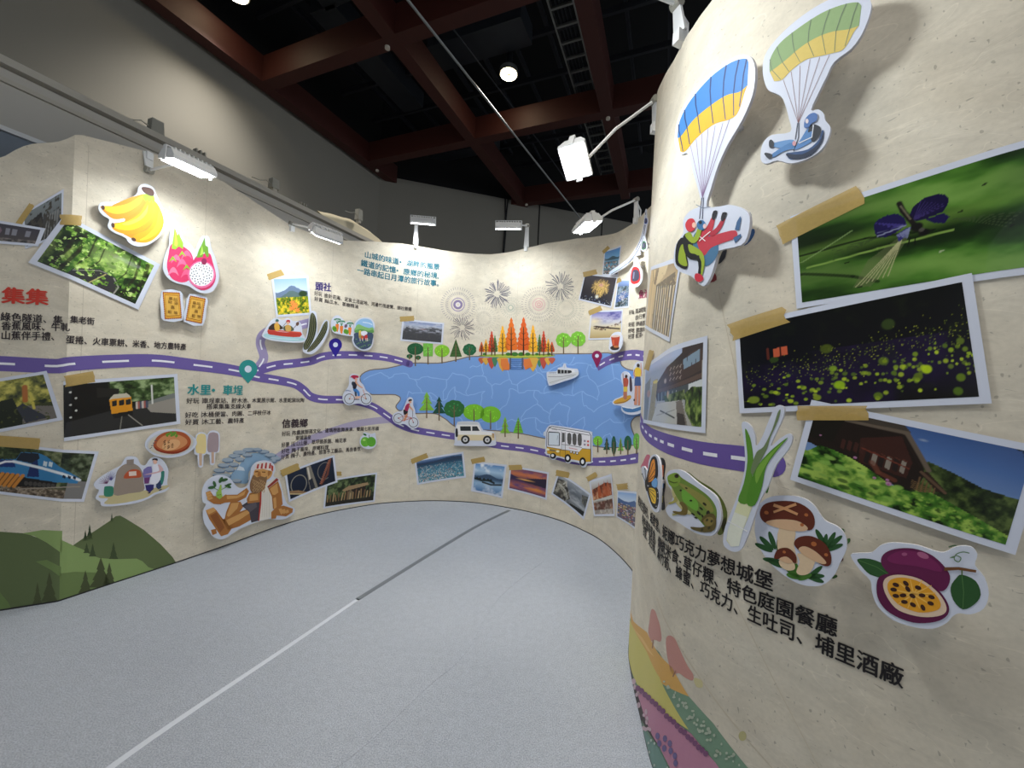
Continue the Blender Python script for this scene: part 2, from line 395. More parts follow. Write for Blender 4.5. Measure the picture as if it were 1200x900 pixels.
def top_profile(wall, px):
    a = wall.map(np.array([p[0] for p in px], float), np.array([p[1] for p in px], float)); o = np.argsort(a[:, 0]); return a[o, 0], a[o, 1]
tl = top_profile(LONG, [(0, 187), (10, 180), (25, 172), (40, 168), (65, 167), (78, 163), (86, 159), (92, 157), (127, 166), (170, 177), (215, 192), (260, 212), (313, 246), (341, 264), (370, 275),
                        (394, 281), (440, 283), (470, 285), (500, 290), (550, 297), (575, 298), (600, 295), (620, 290), (640, 285), (675, 279.5), (700, 277), (722, 273), (743, 261), (757, 247)])
_q = RIGHT.map(np.array([770., 790, 812, 835]), np.array([110., 70, 32, 0]))
RTOP = lambda s: np.interp(s, [_q[0][0]-.6]+list(_q[:, 0])+[_q[3][0]+.4], [2.98]+list(_q[:, 1])+[3.05])
def build_wall(name, wall, i0, i1, topf, thick=.035, flap=True):
    P = wall.P[i0:i1+1]; Nn = wall.VN[i0:i1+1].copy()
    if i0 == CK and wall is LONG: Nn[0] = wall.segN[CK]
    if i1 == CK and wall is LONG: Nn[-1] = wall.segN[CK-1]
    S = wall.S[i0:i1+1]; T = topf(S); V = []; F = []; UV = []; rows = 14; n = len(P)
    for r in range(rows+1):
        for p, s, t in zip(P, S, T): V.append((p[0], p[1], t*r/rows)); UV.append((s, t*r/rows))
    for r in range(rows):
        for k in range(n-1): F.append((r*n+k, r*n+k+1, (r+1)*n+k+1, (r+1)*n+k))
    nf = len(F); b0 = len(V)
    for p, q, s, t in zip(P, Nn, S, T): V.append((p[0], p[1], t)); V.append((p[0]-q[0]*thick, p[1]-q[1]*thick, t)); V.append((p[0]-q[0]*thick, p[1]-q[1]*thick, 0)); UV += [(s, t), (s, t+thick), (s, 0)]
    for k in range(n-1):
        a, c = b0+3*k, b0+3*k+3; F.append((a, c, c+1, a+1)); F.append((a+1, c+1, c+2, a+2))
    o = mesh_obj(name, V, F, M_PAPER); me = o.data; me.materials.append(M_BACK)
    uvl = me.uv_layers.new(name='UVMap'); lv = np.empty(len(me.loops), 'i'); me.loops.foreach_get('vertex_index', lv)
    uvl.data.foreach_set('uv', np.array(UV)[lv].astype('f').ravel())
    sm_ = [i < nf for i in range(len(F))]; me.polygons.foreach_set('use_smooth', sm_)
    mi = [0]*len(F)
    for i in range(nf+1, len(F), 2): mi[i] = 1
    me.polygons.foreach_set('material_index', mi)
    o['kind'] = 'structure'; return o
W_LEFT = build_wall('wall_left', LONG, 0, CK, lambda s: np.interp(s, *tl))
W_BACK = build_wall('wall_back', LONG, CK, len(LONG.P)-1, lambda s: np.interp(s, *tl))
W_RIGHT = build_wall('wall_right', RIGHT, 0, len(RIGHT.P)-1, RTOP)

WEXT = Wall([[(-4.2, -3.6), (-4.72, -1.9), (-4.95, -.9), (-4.98, .2), (-4.8, 1.1), (-4.5, 1.52), (-4.2, 1.72)]], .1)
build_wall('wall_left_light_block', WEXT, 0, len(WEXT.P)-1, lambda s: s*0+2.95)  # added unseen wall, keeps ambient light off the left panel and floor
# black skirting under the print
M_BLACK = mat('black_kick_strip', (22, 22, 24), .6, noise=(20, .1, 0))
def skirt(name, wall, i0, i1, h, off=.002):
    P = wall.P[i0:i1+1]; Nn = wall.VN[i0:i1+1]; V = []; F = []
    for p, q in zip(P, Nn): V += [(p[0], p[1], 0), (p[0]+q[0]*off, p[1]+q[1]*off, 0), (p[0]+q[0]*off, p[1]+q[1]*off, h), (p[0], p[1], h)]
    for k in range(len(P)-1):
        for a in range(3): F.append((4*k+a, 4*k+4+a, 4*k+5+a, 4*k+1+a))
    o = mesh_obj(name, V, F, M_BLACK); o['kind'] = 'structure'
skirt('baseboard_back', LONG, CK, len(LONG.P)-1, .009); skirt('baseboard_left', LONG, 0, CK, .009); skirt('baseboard_right', RIGHT, 0, len(RIGHT.P)-1, .006)
# panel joints that show as hairlines
M_SEAM = mat('panel_joint', (150, 140, 122), .8)
def seam(wall, x, y0, y1, parent, w_=.0022):
    a, b = wall.map(np.array([x, x-(y1-y0)*.045], float), np.array([y0, y1], float)); s = a[0]
    sh = Sheet(wall, .0002); sh.poly([(s-w_/2, b[1]), (s+w_/2, b[1]), (s+w_/2, a[1]), (s-w_/2, a[1])], (180, 170, 152), 0, True); sh.build('panel_seam', parent)
for x, y0, y1 in ((104, 170, 690), (243, 210, 640), (391, 284, 595), (492, 292, 583), (608.5, 297, 593), (648, 288, 605), (712, 278, 637)): seam(LONG, x, y0, y1, W_BACK)


# ------------------------------------------------------------------ floor
def carpet():
    mt = bpy.data.materials.new('needle_felt_carpet'); mt.use_nodes = True; nt = mt.node_tree; N = nt.nodes; L = nt.links; b = N['Principled BSDF']
    tc = N.new('ShaderNodeTexCoord'); out = []
    for sc_, lo, hi in ((190, .72, 1.28), (700, .82, 1.18), (1.1, .95, 1.05), (28, .95, 1.05)):
        n = N.new('ShaderNodeTexNoise'); n.inputs['Scale'].default_value = sc_; n.inputs['Detail'].default_value = 4; L.new(tc.outputs['Object'], n.inputs['Vector'])
        r = N.new('ShaderNodeMapRange'); r.inputs[1].default_value = .3; r.inputs[2].default_value = .7; r.inputs[3].default_value = lo; r.inputs[4].default_value = hi; L.new(n.outputs['Fac'], r.inputs[0]); out.append(r.outputs[0])
    v = out[0]
    for q in out[1:]:
        mm = N.new('ShaderNodeMath'); mm.operation = 'MULTIPLY'; L.new(v, mm.inputs[0]); L.new(q, mm.inputs[1]); v = mm.outputs[0]
    s = N.new('ShaderNodeVectorMath'); s.operation = 'SCALE'; s.inputs[0].default_value = lin((166, 171, 180)); L.new(v, s.inputs['Scale']); L.new(s.outputs[0], b.inputs['Base Color'])
    b.inputs['Roughness'].default_value = .95; b.inputs['Specular IOR Level'].default_value = .1
    bp = N.new('ShaderNodeBump'); bp.inputs['Strength'].default_value = .5; bp.inputs['Distance'].default_value = .003; L.new(v, bp.inputs['Height']); L.new(bp.outputs[0], b.inputs['Normal'])
    return mt
floor = MB().box((0, 0, -.025), (34, 34, .05)).build('floor', carpet()); floor['kind'] = 'structure'
def floor_strip(pts, w0, w1, h=.0015):
    P = [at_z(*p, 0)[:2] for p in pts]; P = catmull(P, 8); n = len(P); V = []; F = []
    for i, p in enumerate(P):
        d = P[min(i+1, n-1)]-P[max(i-1, 0)]; d = d/np.linalg.norm(d); q = np.array([-d[1], d[0]]); w_ = (w0+(w1-w0)*i/(n-1))/2
        V += [(*(p-q*w_), .0002), (*(p-q*w_), h), (*(p+q*w_), h), (*(p+q*w_), .0002)]
    for i in range(n-1):
        for a in range(3): F.append((4*i+a, 4*i+4+a, 4*i+5+a, 4*i+1+a))
    return V, F
M_CTAPE = mat('clear_floor_tape', (206, 211, 220), .2, noise=(50, .05, .05)); M_DTAPE = mat('dull_floor_tape', (108, 114, 120), .4, noise=(50, .06, 0))
v, f = floor_strip([(118, 908), (200, 850), (330, 763), (420, 702)], .03, .026)
t = empty('carpet_tape', at_z(420, 702, 0)); tag(t, 'long strip of clear tape over the joint in the grey carpet', 'tape')
mesh_obj('glossy_length', v, f, M_CTAPE, t)
v, f = floor_strip([(418, 703), (500, 652), (560, 616), (597, 598)], .034, .042); mesh_obj('dark_length', v, f, M_DTAPE, t)
M_RIDGE = floor.data.materials[0]
v, f = floor_strip([(392, 900), (440, 862), (500, 805), (545, 765), (585, 700), (640, 655)], .012, .008, .0012)
o = mesh_obj('carpet_ridge', v, f, M_RIDGE); o.parent = floor

# ------------------------------------------------------------------ the hall round the stand
A2 = np.array([.4, 1.])/math.hypot(.4, 1); B2 = np.array([1., -.4])/math.hypot(.4, 1)
AX = ((*A2, 0), (*B2, 0), (0, 0, 1))
def ab(a, b, z): q = A2*a+B2*b; return np.array([q[0], q[1], z])
def at_b(px, py, b):
    d = ray(px, py); t = b/(d[0]*B2[0]+d[1]*B2[1]); return EYE+t*d
M_HALL = mat('hall_wall_paint', (136, 132, 122), .85, noise=(1.2, .04, 0)); M_VOID = mat('black_ceiling_paint', (9, 9, 11), .9, noise=(3, .3, 0))
M_BEAM = mat('rust_red_beam', (66, 23, 13), .6, noise=(4, .08, 0)); M_FASCIA = mat('white_partition_panel', (188, 184, 176), .6, noise=(2, .03, 0))
M_RAIL = mat('grey_rail', (184, 178, 166), .5, noise=(10, .05, 0)); M_STEEL = mat('galvanised_steel', (150, 152, 150), .45, .6, noise=(12, .1, 0))
M_PLASTIC = mat('white_lamp_housing', (225, 226, 226), .4, noise=(30, .03, 0)); M_GREYP = mat('grey_plastic', (150, 148, 138), .5, noise=(30, .05, 0))
BW = -6.4
cor = at_b(445, 205, BW); acor = float(cor[:2]@A2); HT = float(cor[2])
def slab(name, p, q, z0, z1, material, thick=.1, parent=None):
    p = np.array(p[:2]); q = np.array(q[:2]); d = q-p; L = np.linalg.norm(d); d /= L; n = np.array([-d[1], d[0]])
    c = (p+q)/2+n*thick/2
    o = MB().box((*c, (z0+z1)/2), (L, thick, z1-z0), ((*d, 0), (*n, 0), (0, 0, 1))).build(name, material, parent)
    if parent is None: o['kind'] = 'structure'
    return o
hl = slab('wall_hall_left', A2*-16+B2*BW, cor, 0, HT, M_HALL)
bdir = np.array([3.3, 1.])/math.hypot(3.3, 1); far = cor[:2]+bdir*9
hb = slab('wall_hall_back', cor, far, 0, HT, M_HALL)
slab('black_upper_band', A2*-16+B2*BW, cor, HT, 8.2, M_VOID, .1, hl); slab('black_upper_band', cor, far, HT, 8.2, M_VOID, .1, hb)
for px_ in (632, 706):                                   # joints in the back hall wall
    d = ray(px_, 250); u = d[0]/d[1]; tt = (cor[0]-u*cor[1])/(u*bdir[1]-bdir[0]); p = cor[:2]+bdir*tt-np.array([-bdir[1], bdir[0]])*.004
    MB().box((*p, HT/2), (.03, .008, HT), ((*bdir, 0), (-bdir[1], bdir[0], 0), (0, 0, 1))).build('wall_joint', M_VOID, hb)
ceil = MB().box((0, 0, 8.25), (34, 34, .1)).build('ceiling', M_VOID); ceil['kind'] = 'structure'
for b in (-6.2, -3.65, -1.12, 1.45):
    e = 8.15 if b < -6 else 9.6
    MB().box(ab((e-3)/2, b, 6.2), (e+3, .2, .4), AX).build('ceiling_beam', M_BEAM, ceil)
for a, b0 in ((-.6, -6.3), (1.85, -6.3), (4.2, -6.3), (6.5, -6.3), (9.2, -4.05)):
    MB().box(ab(a, (b0+4)/2, 6.201), (.2, 4-b0, .4), AX).build('ceiling_beam', M_BEAM, ceil)
M_CAP = mat('white_sprinkler_cap', (215, 205, 190), .5)
for px_, py_ in ((454, 56), (712.6, 139), (442, 200), (617, 240)):
    p = at_z(px_, py_, 5.985); MB().prism([(.035*math.cos(t), .035*math.sin(t)) for t in np.linspace(0, 2*math.pi, 12, endpoint=False)], p, ((1, 0, 0), (0, 1, 0), (0, 0, 1)), .03).build('beam_cap', M_CAP, ceil)
M_DUCT = mat('dark_roof_steel', (34, 36, 42), .6, noise=(5, .3, 0)); M_DUCT2 = mat('dark_duct_sheet', (46, 50, 56), .5, .3, noise=(4, .25, 0))
for k, b in enumerate(np.arange(-5.8, 3, .62)): MB().box(ab(3.5, b, 7.3), (13, .05, .09), AX).build('roof_purlin', M_DUCT, ceil)
for k, a in enumerate(np.arange(-.2, 10, .85)): MB().box(ab(a, -1.5, 7.0), (.05, 9.4, .09), AX).build('roof_purlin', M_DUCT, ceil)
for a, b, l, w_ in ((3.4, -4.6, 1.5, .5), (5.4, -3.0, .5, 1.6), (5.2, -4.9, 2.2, .45), (7.9, -4.8, .3, 2.0)):
    MB().box(ab(a, b, 6.9), (l, w_, .3), AX).build('air_duct', M_DUCT2, ceil)
# cable ladder above the beams
cl = empty('cable_ladder', ab(6, -1.5, 6.5)); tag(cl, 'grey cable ladder running beside the red beam under the black ceiling', 'cable tray')
for db in (-.16, .16): MB().box(ab(5.2, -1.52+db, 6.52), (8.2, .025, .08), AX).build('side_rail', M_STEEL, cl)
for k in range(30): MB().box(ab(1.3+k*.28, -1.52, 6.5), (.03, .32, .03), AX).build('rung', M_STEEL, cl)
for db in (-.09, -.04, .01, .07): MB().tube([ab(1.2, -1.52+db, 6.53), ab(5, -1.51+db, 6.535), ab(9.2, -1.52+db, 6.53)], .014, 6).build('cable', M_DUCT2, cl)
p0, p1 = at_z(470, -10, 5.88), at_z(681, 257, 5.88)
o = MB().tube([p0, (p0+p1)/2, p1], .017, 8).build('sprinkler_pipe', M_STEEL); tag(o, 'thin steel pipe slung diagonally below the red ceiling beams', 'pipe')
q0, q1 = at_z(528, 30, 6.6), at_z(680, 235, 6.6)
o = MB().tube([q0, (q0+q1)/2+np.array([.05, 0, 0]), q1], .013, 6).build('conduit', M_DUCT2); tag(o, 'thin dark conduit above the beams beside the ceiling lamp', 'pipe')
q0 = at_b(487, 225, -5.9); cb = far
pa, pb = at_z(593, 246, 6.3), None
d = ray(593, 250); u = d[0]/d[1]; tt = (cor[0]-u*cor[1])/(u*bdir[1]-bdir[0]); base = cor[:2]+bdir*tt-np.array([-bdir[1], bdir[0]])*.05
mb = MB(); mb.tube([(base[0]+.02, base[1], 6.1), (base[0]-.03, base[1], 5.2), (base[0]-.06, base[1], 3)], .02, 6)
mb.tube([(base[0]-.05, base[1], 6.1), (base[0], base[1], 5.2), (base[0]-.1, base[1], 3)], .02, 6)
o = mb.build('hanging_cable', M_BLACK); tag(o, 'pair of black cables hanging down the grey hall wall', 'cable')

# ceiling lamps
def downlight(px, py, z, label, at=None):
    p = at_z(px, py, z) if at is None else np.array(at); r = empty('ceiling_lamp', p); tag(r, label, 'ceiling lamp', 'round warm ceiling lamps')
    c = [(math.cos(t), math.sin(t)) for t in np.linspace(0, 2*math.pi, 24, endpoint=False)]; X = ((1, 0, 0), (0, 1, 0), (0, 0, 1))
    MB().prism([(.15*a, .15*b) for a, b in c], p+[0, 0, .05], X, .08).build('housing', M_STEEL, r)
    MB().prism([(.055*a, .055*b) for a, b in c], p+[0, 0, .22], X, .26).build('heat_sink', M_DUCT2, r)
    MB().tube([p+[0, 0, .33], p+[0, 0, 1.9]], .01, 6).build('suspension_rod', M_DUCT2, r)
    v = []; f = []
    for k, (a, b) in enumerate(c): v += [(p[0]+.13*a, p[1]+.13*b, p[2]), (p[0]+.04*a, p[1]+.04*b, p[2])]
    n = len(c)
    for k in range(n): f.append((2*k, 2*((k+1) % n), 2*((k+1) % n)+1, 2*k+1))
    mesh_obj('light_ring', v, f, mat('warm_lamp_diffuser', (255, 235, 200), .5, emit=(1, .84, .55), estr=14), r)
    l = bpy.data.lights.new('ceiling_lamp_light', 'SPOT'); l.energy = DOWN_W; l.color = (1, .95, .87); l.shadow_soft_size = .4; l.spot_size = math.radians(100); l.spot_blend = .6
    lo = bpy.data.objects.new('light', l); COL.objects.link(lo); lo.location = p+[0, 0, -.3]
downlight(596, 88, 6.5, 'round warm ceiling lamp glowing alone between the red beams'); downlight(277, -6, 6.5, 'round warm ceiling lamp at the top edge, over the long red beam')
downlight(0, 0, 0, 'added round warm ceiling lamp, out of view, brightening the floor nearest the viewer', (-.3, .9, 6.5)); downlight(0, 0, 0, 'added round warm ceiling lamp, out of view, brightening from behind the viewer', (.6, -2.2, 6.5))  # two extra lamps out of view, added to brighten floor and lower walls

# white partition behind the stand, with its rail
FB = -4.12
def fb(px, py): return at_b(px, py, FB)
r0, r1 = fb(105, 130), fb(438, 282); zt = float((r0[2]+r1[2])/2); a0, a1 = -6, float(r1[:2]@A2)+.25
fz = empty('wall_partition', ab(0, FB, 0)); fz['kind'] = 'structure'
MB().box(ab((a0+a1)/2, FB-.05, zt/2-.015), (a1-a0, .06, zt-.03), AX).build('fascia_panel', M_FASCIA, fz)
MB().box(ab((a0+a1)/2, FB-.03, zt), (a1-a0, .14, .05), AX).build('top_rail', M_RAIL, fz)
MB().box(ab((a0+a1)/2, FB-.012, zt-.11), (a1-a0, .03, .03), AX).build('lower_rail', M_RAIL, fz)
e0 = fb(0, 152); e1 = fb(42, 168)
MB().box(ab(-1+float(e1[:2]@A2)/2-.2, FB+.03, float(e0[2]+e1[2])/2), (2+float(e1[:2]@A2)+.6, .05, .03), AX).build('frame_bar', M_PLASTIC, fz)
MB().box(ab(-1, FB+.015, float(e0[2])/2), (7, .03, float(e0[2])-.02), AX).build('blue_grey_panel', mat('blue_grey_laminate', (120, 130, 142), .4, noise=(3, .03, 0)), fz)
# draped cloth at the far end of the partition
pts = [(372, 247), (381, 249), (396, 253), (410, 257), (422, 264), (434, 272), (443, 279)]
v = []; f = []
for i, p in enumerate(catmull(pts, 3)):
    q = at_b(p[0], p[1], FB-.2)
    for k, (db, dz) in enumerate(((.12, -.3), (.1, -.08), (0, 0), (-.12, -.08))): v.append(q+np.array([*(B2*db), dz+.004*math.sin(i*1.3+k)]))
n = len(v)//4
for i in range(n-1):
    for k in range(3): f.append((4*i+k, 4*i+4+k, 4*i+5+k, 4*i+1+k))
o = mesh_obj('draped_cover', v, f, mat('cream_sheet', (206, 196, 168), .7, noise=(6, .05, .2)), None, True); tag(o, 'cream sheet bulging over the far end of the white partition', 'cover')

def clampbox(px, py, wpx, hpx, label, b=FB-.08):
    p = at_b(px, py, b); s = p[1]/FPX; r = empty('power_adapter', p); tag(r, label, 'adapter', 'adapters on the partition rail')
    MB().prism([(-.5, -.5), (.5, -.5), (.42, .5), (-.42, .5)], p, (np.array([.371, .928, 0])*s*wpx, np.array([0, 0, 1.])*s*hpx, (*B2, 0)), .07).build('case', M_GREYP, r)
    MB().box(p-np.array([0, 0, s*hpx*.62]), (.5*s*wpx, .05, s*hpx*.3), AX).build('clip', M_RAIL, r)
    q = p+np.array([*(-A2*s*wpx*.5), -s*hpx*.1])
    MB().tube([q, q+np.array([*(-A2*.05), .015]), q+np.array([*(-A2*.11), -.02]), q+np.array([*(-A2*.2), -.03])], .005, 6).build('lead', M_GREYP, r)
clampbox(182.5, 150, 13, 16, 'grey adapter box on the rail above the bananas'); clampbox(321, 216, 9, 11, 'grey adapter box midway along the rail'); clampbox(420.5, 252, 7, 12, 'grey adapter box on the cream sheet at the far end', FB-.02)
for i, (x, y, lb) in enumerate(((234, 178, 'small grey clip on the rail above the dragon fruit'), (355, 232, 'small pale clip on the rail nearer the far end'))):
    p = at_b(x, y, FB-.04); p[2] = zt+.065; r = empty('rail_clip', p-np.array([0, 0, .04])); tag(r, lb, 'clip')
    for k in (-1, 0, 1): MB().box(p+np.array([*(A2*k*.035), 0]), (.012, .05, .045), AX).build('prong', M_GREYP, r)
    MB().box(p-np.array([0, 0, .03]), (.14, .06, .012), AX).build('jaw', M_GREYP, r)

# ------------------------------------------------------------------ floodlights on arms
M_LED = mat('lit_led_panel', (255, 255, 255), .5, emit=(.93, .97, 1), estr=9)
def floodlight(foot, top, head, aim, label, watts, side=None, size=1.0, group='floodlights clipped along the wall tops'):
    foot, top, head = [np.array(q, float) for q in (foot, top, head)]; aim = np.array(aim, float); aim /= np.linalg.norm(aim)
    r = empty('floodlight', foot); tag(r, label, 'floodlight', group)
    S_ = np.array(side, float) if side is not None else np.cross(aim, (0, 0, 1)); S_ -= aim*(S_@aim); S_ /= np.linalg.norm(S_); T = np.cross(S_, aim)
    hor = head[:2]-top[:2]; hor = np.array([*(hor/np.linalg.norm(hor)), 0]); sd = np.array([-hor[1], hor[0], 0])
    # folded-steel post: wide foot narrowing to the pivot, and a diagonal stay
    mb = MB(); L = top-foot; h = np.linalg.norm(L); d = L/h
    mb.prism([(-.03, 0), (.03, 0), (.018, h), (-.018, h)], foot, (sd, d, np.cross(sd, d)), .012); mb.build('post', M_PLASTIC, r)
    MB().tube([foot-hor*.04+[0, 0, -.04], foot-hor*.05+d*h*.5, top-[0, 0, .01]], .006, 6).build('stay', M_PLASTIC, r)
    MB().box(foot-np.array([0, 0, .02]), (.035, .045, .05), (sd, hor, (0, 0, 1))).build('wall_clamp', M_PLASTIC, r)
    back = head-aim*.045
    MB().tube([top, top+(back-top)*.5, back-hor*.06], .0085, 8).build('arm', M_PLASTIC, r)
    MB().prism([(.02*math.cos(t), .02*math.sin(t)) for t in np.linspace(0, 2*math.pi, 10, endpoint=False)], top, (hor, (0, 0, 1), sd), .045).build('pivot_knob', M_GREYP, r)
    W_, D_ = .25*size, .16*size*(1 if size == 1 else 1.25)
    mb = MB(); mb.prism([(-D_/2, 0), (D_/2, 0), (D_/2, -.022), (D_*.30, -.06), (-D_*.30, -.06), (-D_/2, -.022)], head, (T, aim, S_), W_); mb.build('housing', M_PLASTIC, r)
    mb = MB()
    for k in range(9): mb.box(head-aim*.066+S_*(k-4)*W_*.1, (.006, D_*.56, .018), (S_, T, aim))
    mb.build('cooling_fins', M_PLASTIC, r)
    mb = MB()
    for e in (-1, 1): mb.box(head+S_*e*(W_/2+.008)-aim*.03, (.006, .03, .09), (S_, T, aim))
    mb.box(back-aim*.03, (W_+.02, .03, .006), (S_, T, aim)); mb.build('yoke', M_PLASTIC, r)
    mb = MB(); mb.box(head+aim*.004, (W_*.9, D_*.86, .008), (S_, T, aim)); mb.build('lens', M_LED, r)
    l = bpy.data.lights.new('flood', 'AREA'); l.shape = 'RECTANGLE'; l.size = W_*.86; l.size_y = D_*.8; l.energy = watts; l.color = COOL; l.spread = math.radians(150)
    o = bpy.data.objects.new('led_light', l); COL.objects.link(o); mw = Matrix.Identity(4)
    for i in range(3): mw[i][0] = S_[i]; mw[i][1] = T[i]*1.0; mw[i][2] = -aim[i]; mw[i][3] = (head+aim*.011)[i]
    o.matrix_world = mw
    return r
def on_wall(wall, px, py, off=0): return wall.pos(wall.map(np.array(float(px)), np.array(float(py))), np.array(off))
W = FLOOD_W
f1 = on_wall(LONG, 173, 180, .01)
floodlight(f1, f1+[0.02, -.01, -.12], at_y(221, 197, 2.52), (-.12, .06, -.98), 'lit white floodlight on an arm above the bananas and dragon fruit', W*.75, side=(.35, .93, 0))
f2 = on_wall(LONG, 341, 266, .01)
floodlight(f2, f2+[0, 0, .03], at_y(381, 277, 3.42), (-.45, .3, -.84), 'white floodlight above the flower field picture, seen from its finned side', W*.38)
f3 = on_wall(LONG, 487, 287, .01)
floodlight(f3, f3+[0, -.02, .24], at_y(496, 262, 4.2), (-.03, .34, -.94), 'grey floodlight on a white post above the teal heading', W*.75)
f4 = on_wall(LONG, 617, 290, .01)
floodlight(f4, f4+[0, -.02, .24], at_y(596, 268, 3.95), (.03, .34, -.94), 'grey floodlight on a white post above the island of red trees', W*.75)
f5 = on_wall(LONG, 747, 256, .01)
floodlight(f5, f5+[-.01, 0, .16], at_y(688, 266, 3.15), (.2, .05, -.97), 'lit floodlight reaching left over the taped lake pictures', W)
f6 = np.array([.735, 2.17, 2.97])
floodlight(f6, f6+[-.02, -.02, .12], at_y(674, 190, 2.1), (-.2, -.5, -.84), 'bright square floodlight held out by a long arm from the near wall', W*.4, side=(.45, .89, 0), size=.74)
f7 = on_wall(RIGHT, 800, 40, .01); f7[2] = 2.97
floodlight(f7, f7+[-.02, 0, .12], (-.2, 1.28, 2.98), (.68, -.12, -.72), 'floodlight on a long arm above the two paragliders', W*1.25)
f8 = np.array([2.2, .66, 2.97])  # extra lamp added behind the camera to brighten the near wall
floodlight(f8, f8+[0, -.02, .12], (1.5, -.9, 2.95), (.15, .5, -.85), 'added floodlight, out of view behind the viewer, brightening the near wall', W*.35)

# ================================================================== printed artwork on the back and left walls
def ribbon(sf, pts, w_, col, parent, name, base, dash=None, label=None, dashcol=(238, 238, 245), dw=.014, cap=False, layer=0):
    """a printed road: centre line in pixels, width in metres"""
    P = sf.map(np.array([p[0] for p in pts], float), np.array([p[1] for p in pts], float)); P = np.array(catmull(P, 10))
    sh = Sheet(sf, base); n = len(P)
    L = []; R_ = []
    for i in range(n):
        d = P[min(i+1, n-1)]-P[max(i-1, 0)]; d = d/np.linalg.norm(d); q = np.array([-d[1], d[0]])*w_/2; L.append(P[i]+q); R_.append(P[i]-q)
    V = [p for ab_ in zip(L, R_) for p in ab_]; F = [(2*i, 2*i+1, 2*i+3, 2*i+2) for i in range(n-1)]
    sh.raw(V, F, [lin(col)]*len(V), layer)
    if cap: sh.poly([(P[-1][0]+w_/2*math.cos(t), P[-1][1]+w_/2*math.sin(t)) for t in np.linspace(0, 6.283, 20, endpoint=False)], col, layer, True)
    o = sh.build(name, parent, None, label)
    if dash:
        cum = np.r_[0, np.cumsum(np.hypot(*np.diff(P, axis=0).T))]; a = dash[1]*.5; ds = Sheet(sf, base+.0006)
        while a+dash[0] < cum[-1]:
            t = np.linspace(a, a+dash[0], 6); q = np.stack([np.interp(t, cum, P[:, 0]), np.interp(t, cum, P[:, 1])], 1)
            ds.poly(stroke(q, dw), dashcol, 0, True); a += sum(dash)
        ds.build('lane_dashes', parent)
    return o
B = W_BACK
PURPLE = (108, 92, 160); LPURPLE = (156, 145, 184)
# ---- the lake
c3 = crop(380, 400, 4.5); c4 = crop(560, 400, 3.75); c5 = crop(690, 370, 5.63); c2 = crop(280, 260, 4.5)
lake = c3((190, 190), (240, 155), (330, 145), (460, 118), (600, 118), (700, 100), (760, 85), (820, 82))+[(600, 418), (652, 415.3), (695, 415), (712, 414), (722, 418)] + \
    c5((205, 300), (215, 330), (260, 358), (330, 368), (385, 372))+[(762, 438), (764, 484)]+c5((345, 655), (300, 670), (275, 710), (285, 760), (300, 800))+[(744, 521), (736, 520)] + \
    [(731, 523), (715, 524), (701, 523), (670, 518), (637, 513), (613, 508), (581, 504)]+c3((740, 462), (680, 440), (650, 415), (620, 395), (590, 380), (540, 377), (500, 378), (470, 375), (440, 352), (428, 350), (412, 362), (394, 362), (381, 348), (384, 335), (402, 312), (402, 295), (385, 283), (360, 278), (270, 278), (245, 275), (215, 250))
lk = sm(lake, 3)
sh = Sheet(LONG, .0004); sh.poly(stroke(lk+[lk[0]], 2.4), (122, 108, 98), 0); sh.poly(lk, (120, 160, 219), 1); lake_o = sh.build('printed_lake', B, None, 'flat blue printed lake with a brown shoreline')
def in_poly(x, y, P):
    r = False
    for (x1, y1), (x2, y2) in zip(P, P[1:]+P[:1]):
        if (y1 < y) != (y2 < y) and x < (x2-x1)*(y-y1)/(y2-y1)+x1: r = not r
    return r
R0 = random.Random(4); sh = Sheet(LONG, .0010)
pt = {}
def hexp(i, j):
    if (i, j) not in pt: pt[(i, j)] = (415+i*15+R0.uniform(-5, 5), 410+j*17+(4 if i % 2 else -4)+R0.uniform(-5, 5))
    return pt[(i, j)]
for i in range(25):
    for j in range(9):
        nb = [(i+1, j)]
        if (i+j) % 2: nb.append((i, j+1))
        for q in nb:
            a, b = hexp(i, j), hexp(*q)
            if R0.random() < .15: continue
            if all(in_poly(a[0]+(b[0]-a[0])*t, a[1]+(b[1]-a[1])*t, lk) for t in (0, .25, .5, .75, 1)):
                mx = ((a[0]+b[0])/2+R0.uniform(-2, 2), (a[1]+b[1])/2+R0.uniform(-2, 2))
                sh.poly(stroke(catmull([a, ((a[0]+mx[0])/2+R0.uniform(-2, 2), (a[1]+mx[1])/2+R0.uniform(-2, 2)), mx, ((b[0]+mx[0])/2+R0.uniform(-2, 2), (b[1]+mx[1])/2), b], 3), 1.2, .8), (146, 184, 234), 0)
sh.build('water_ripple_lines', B)
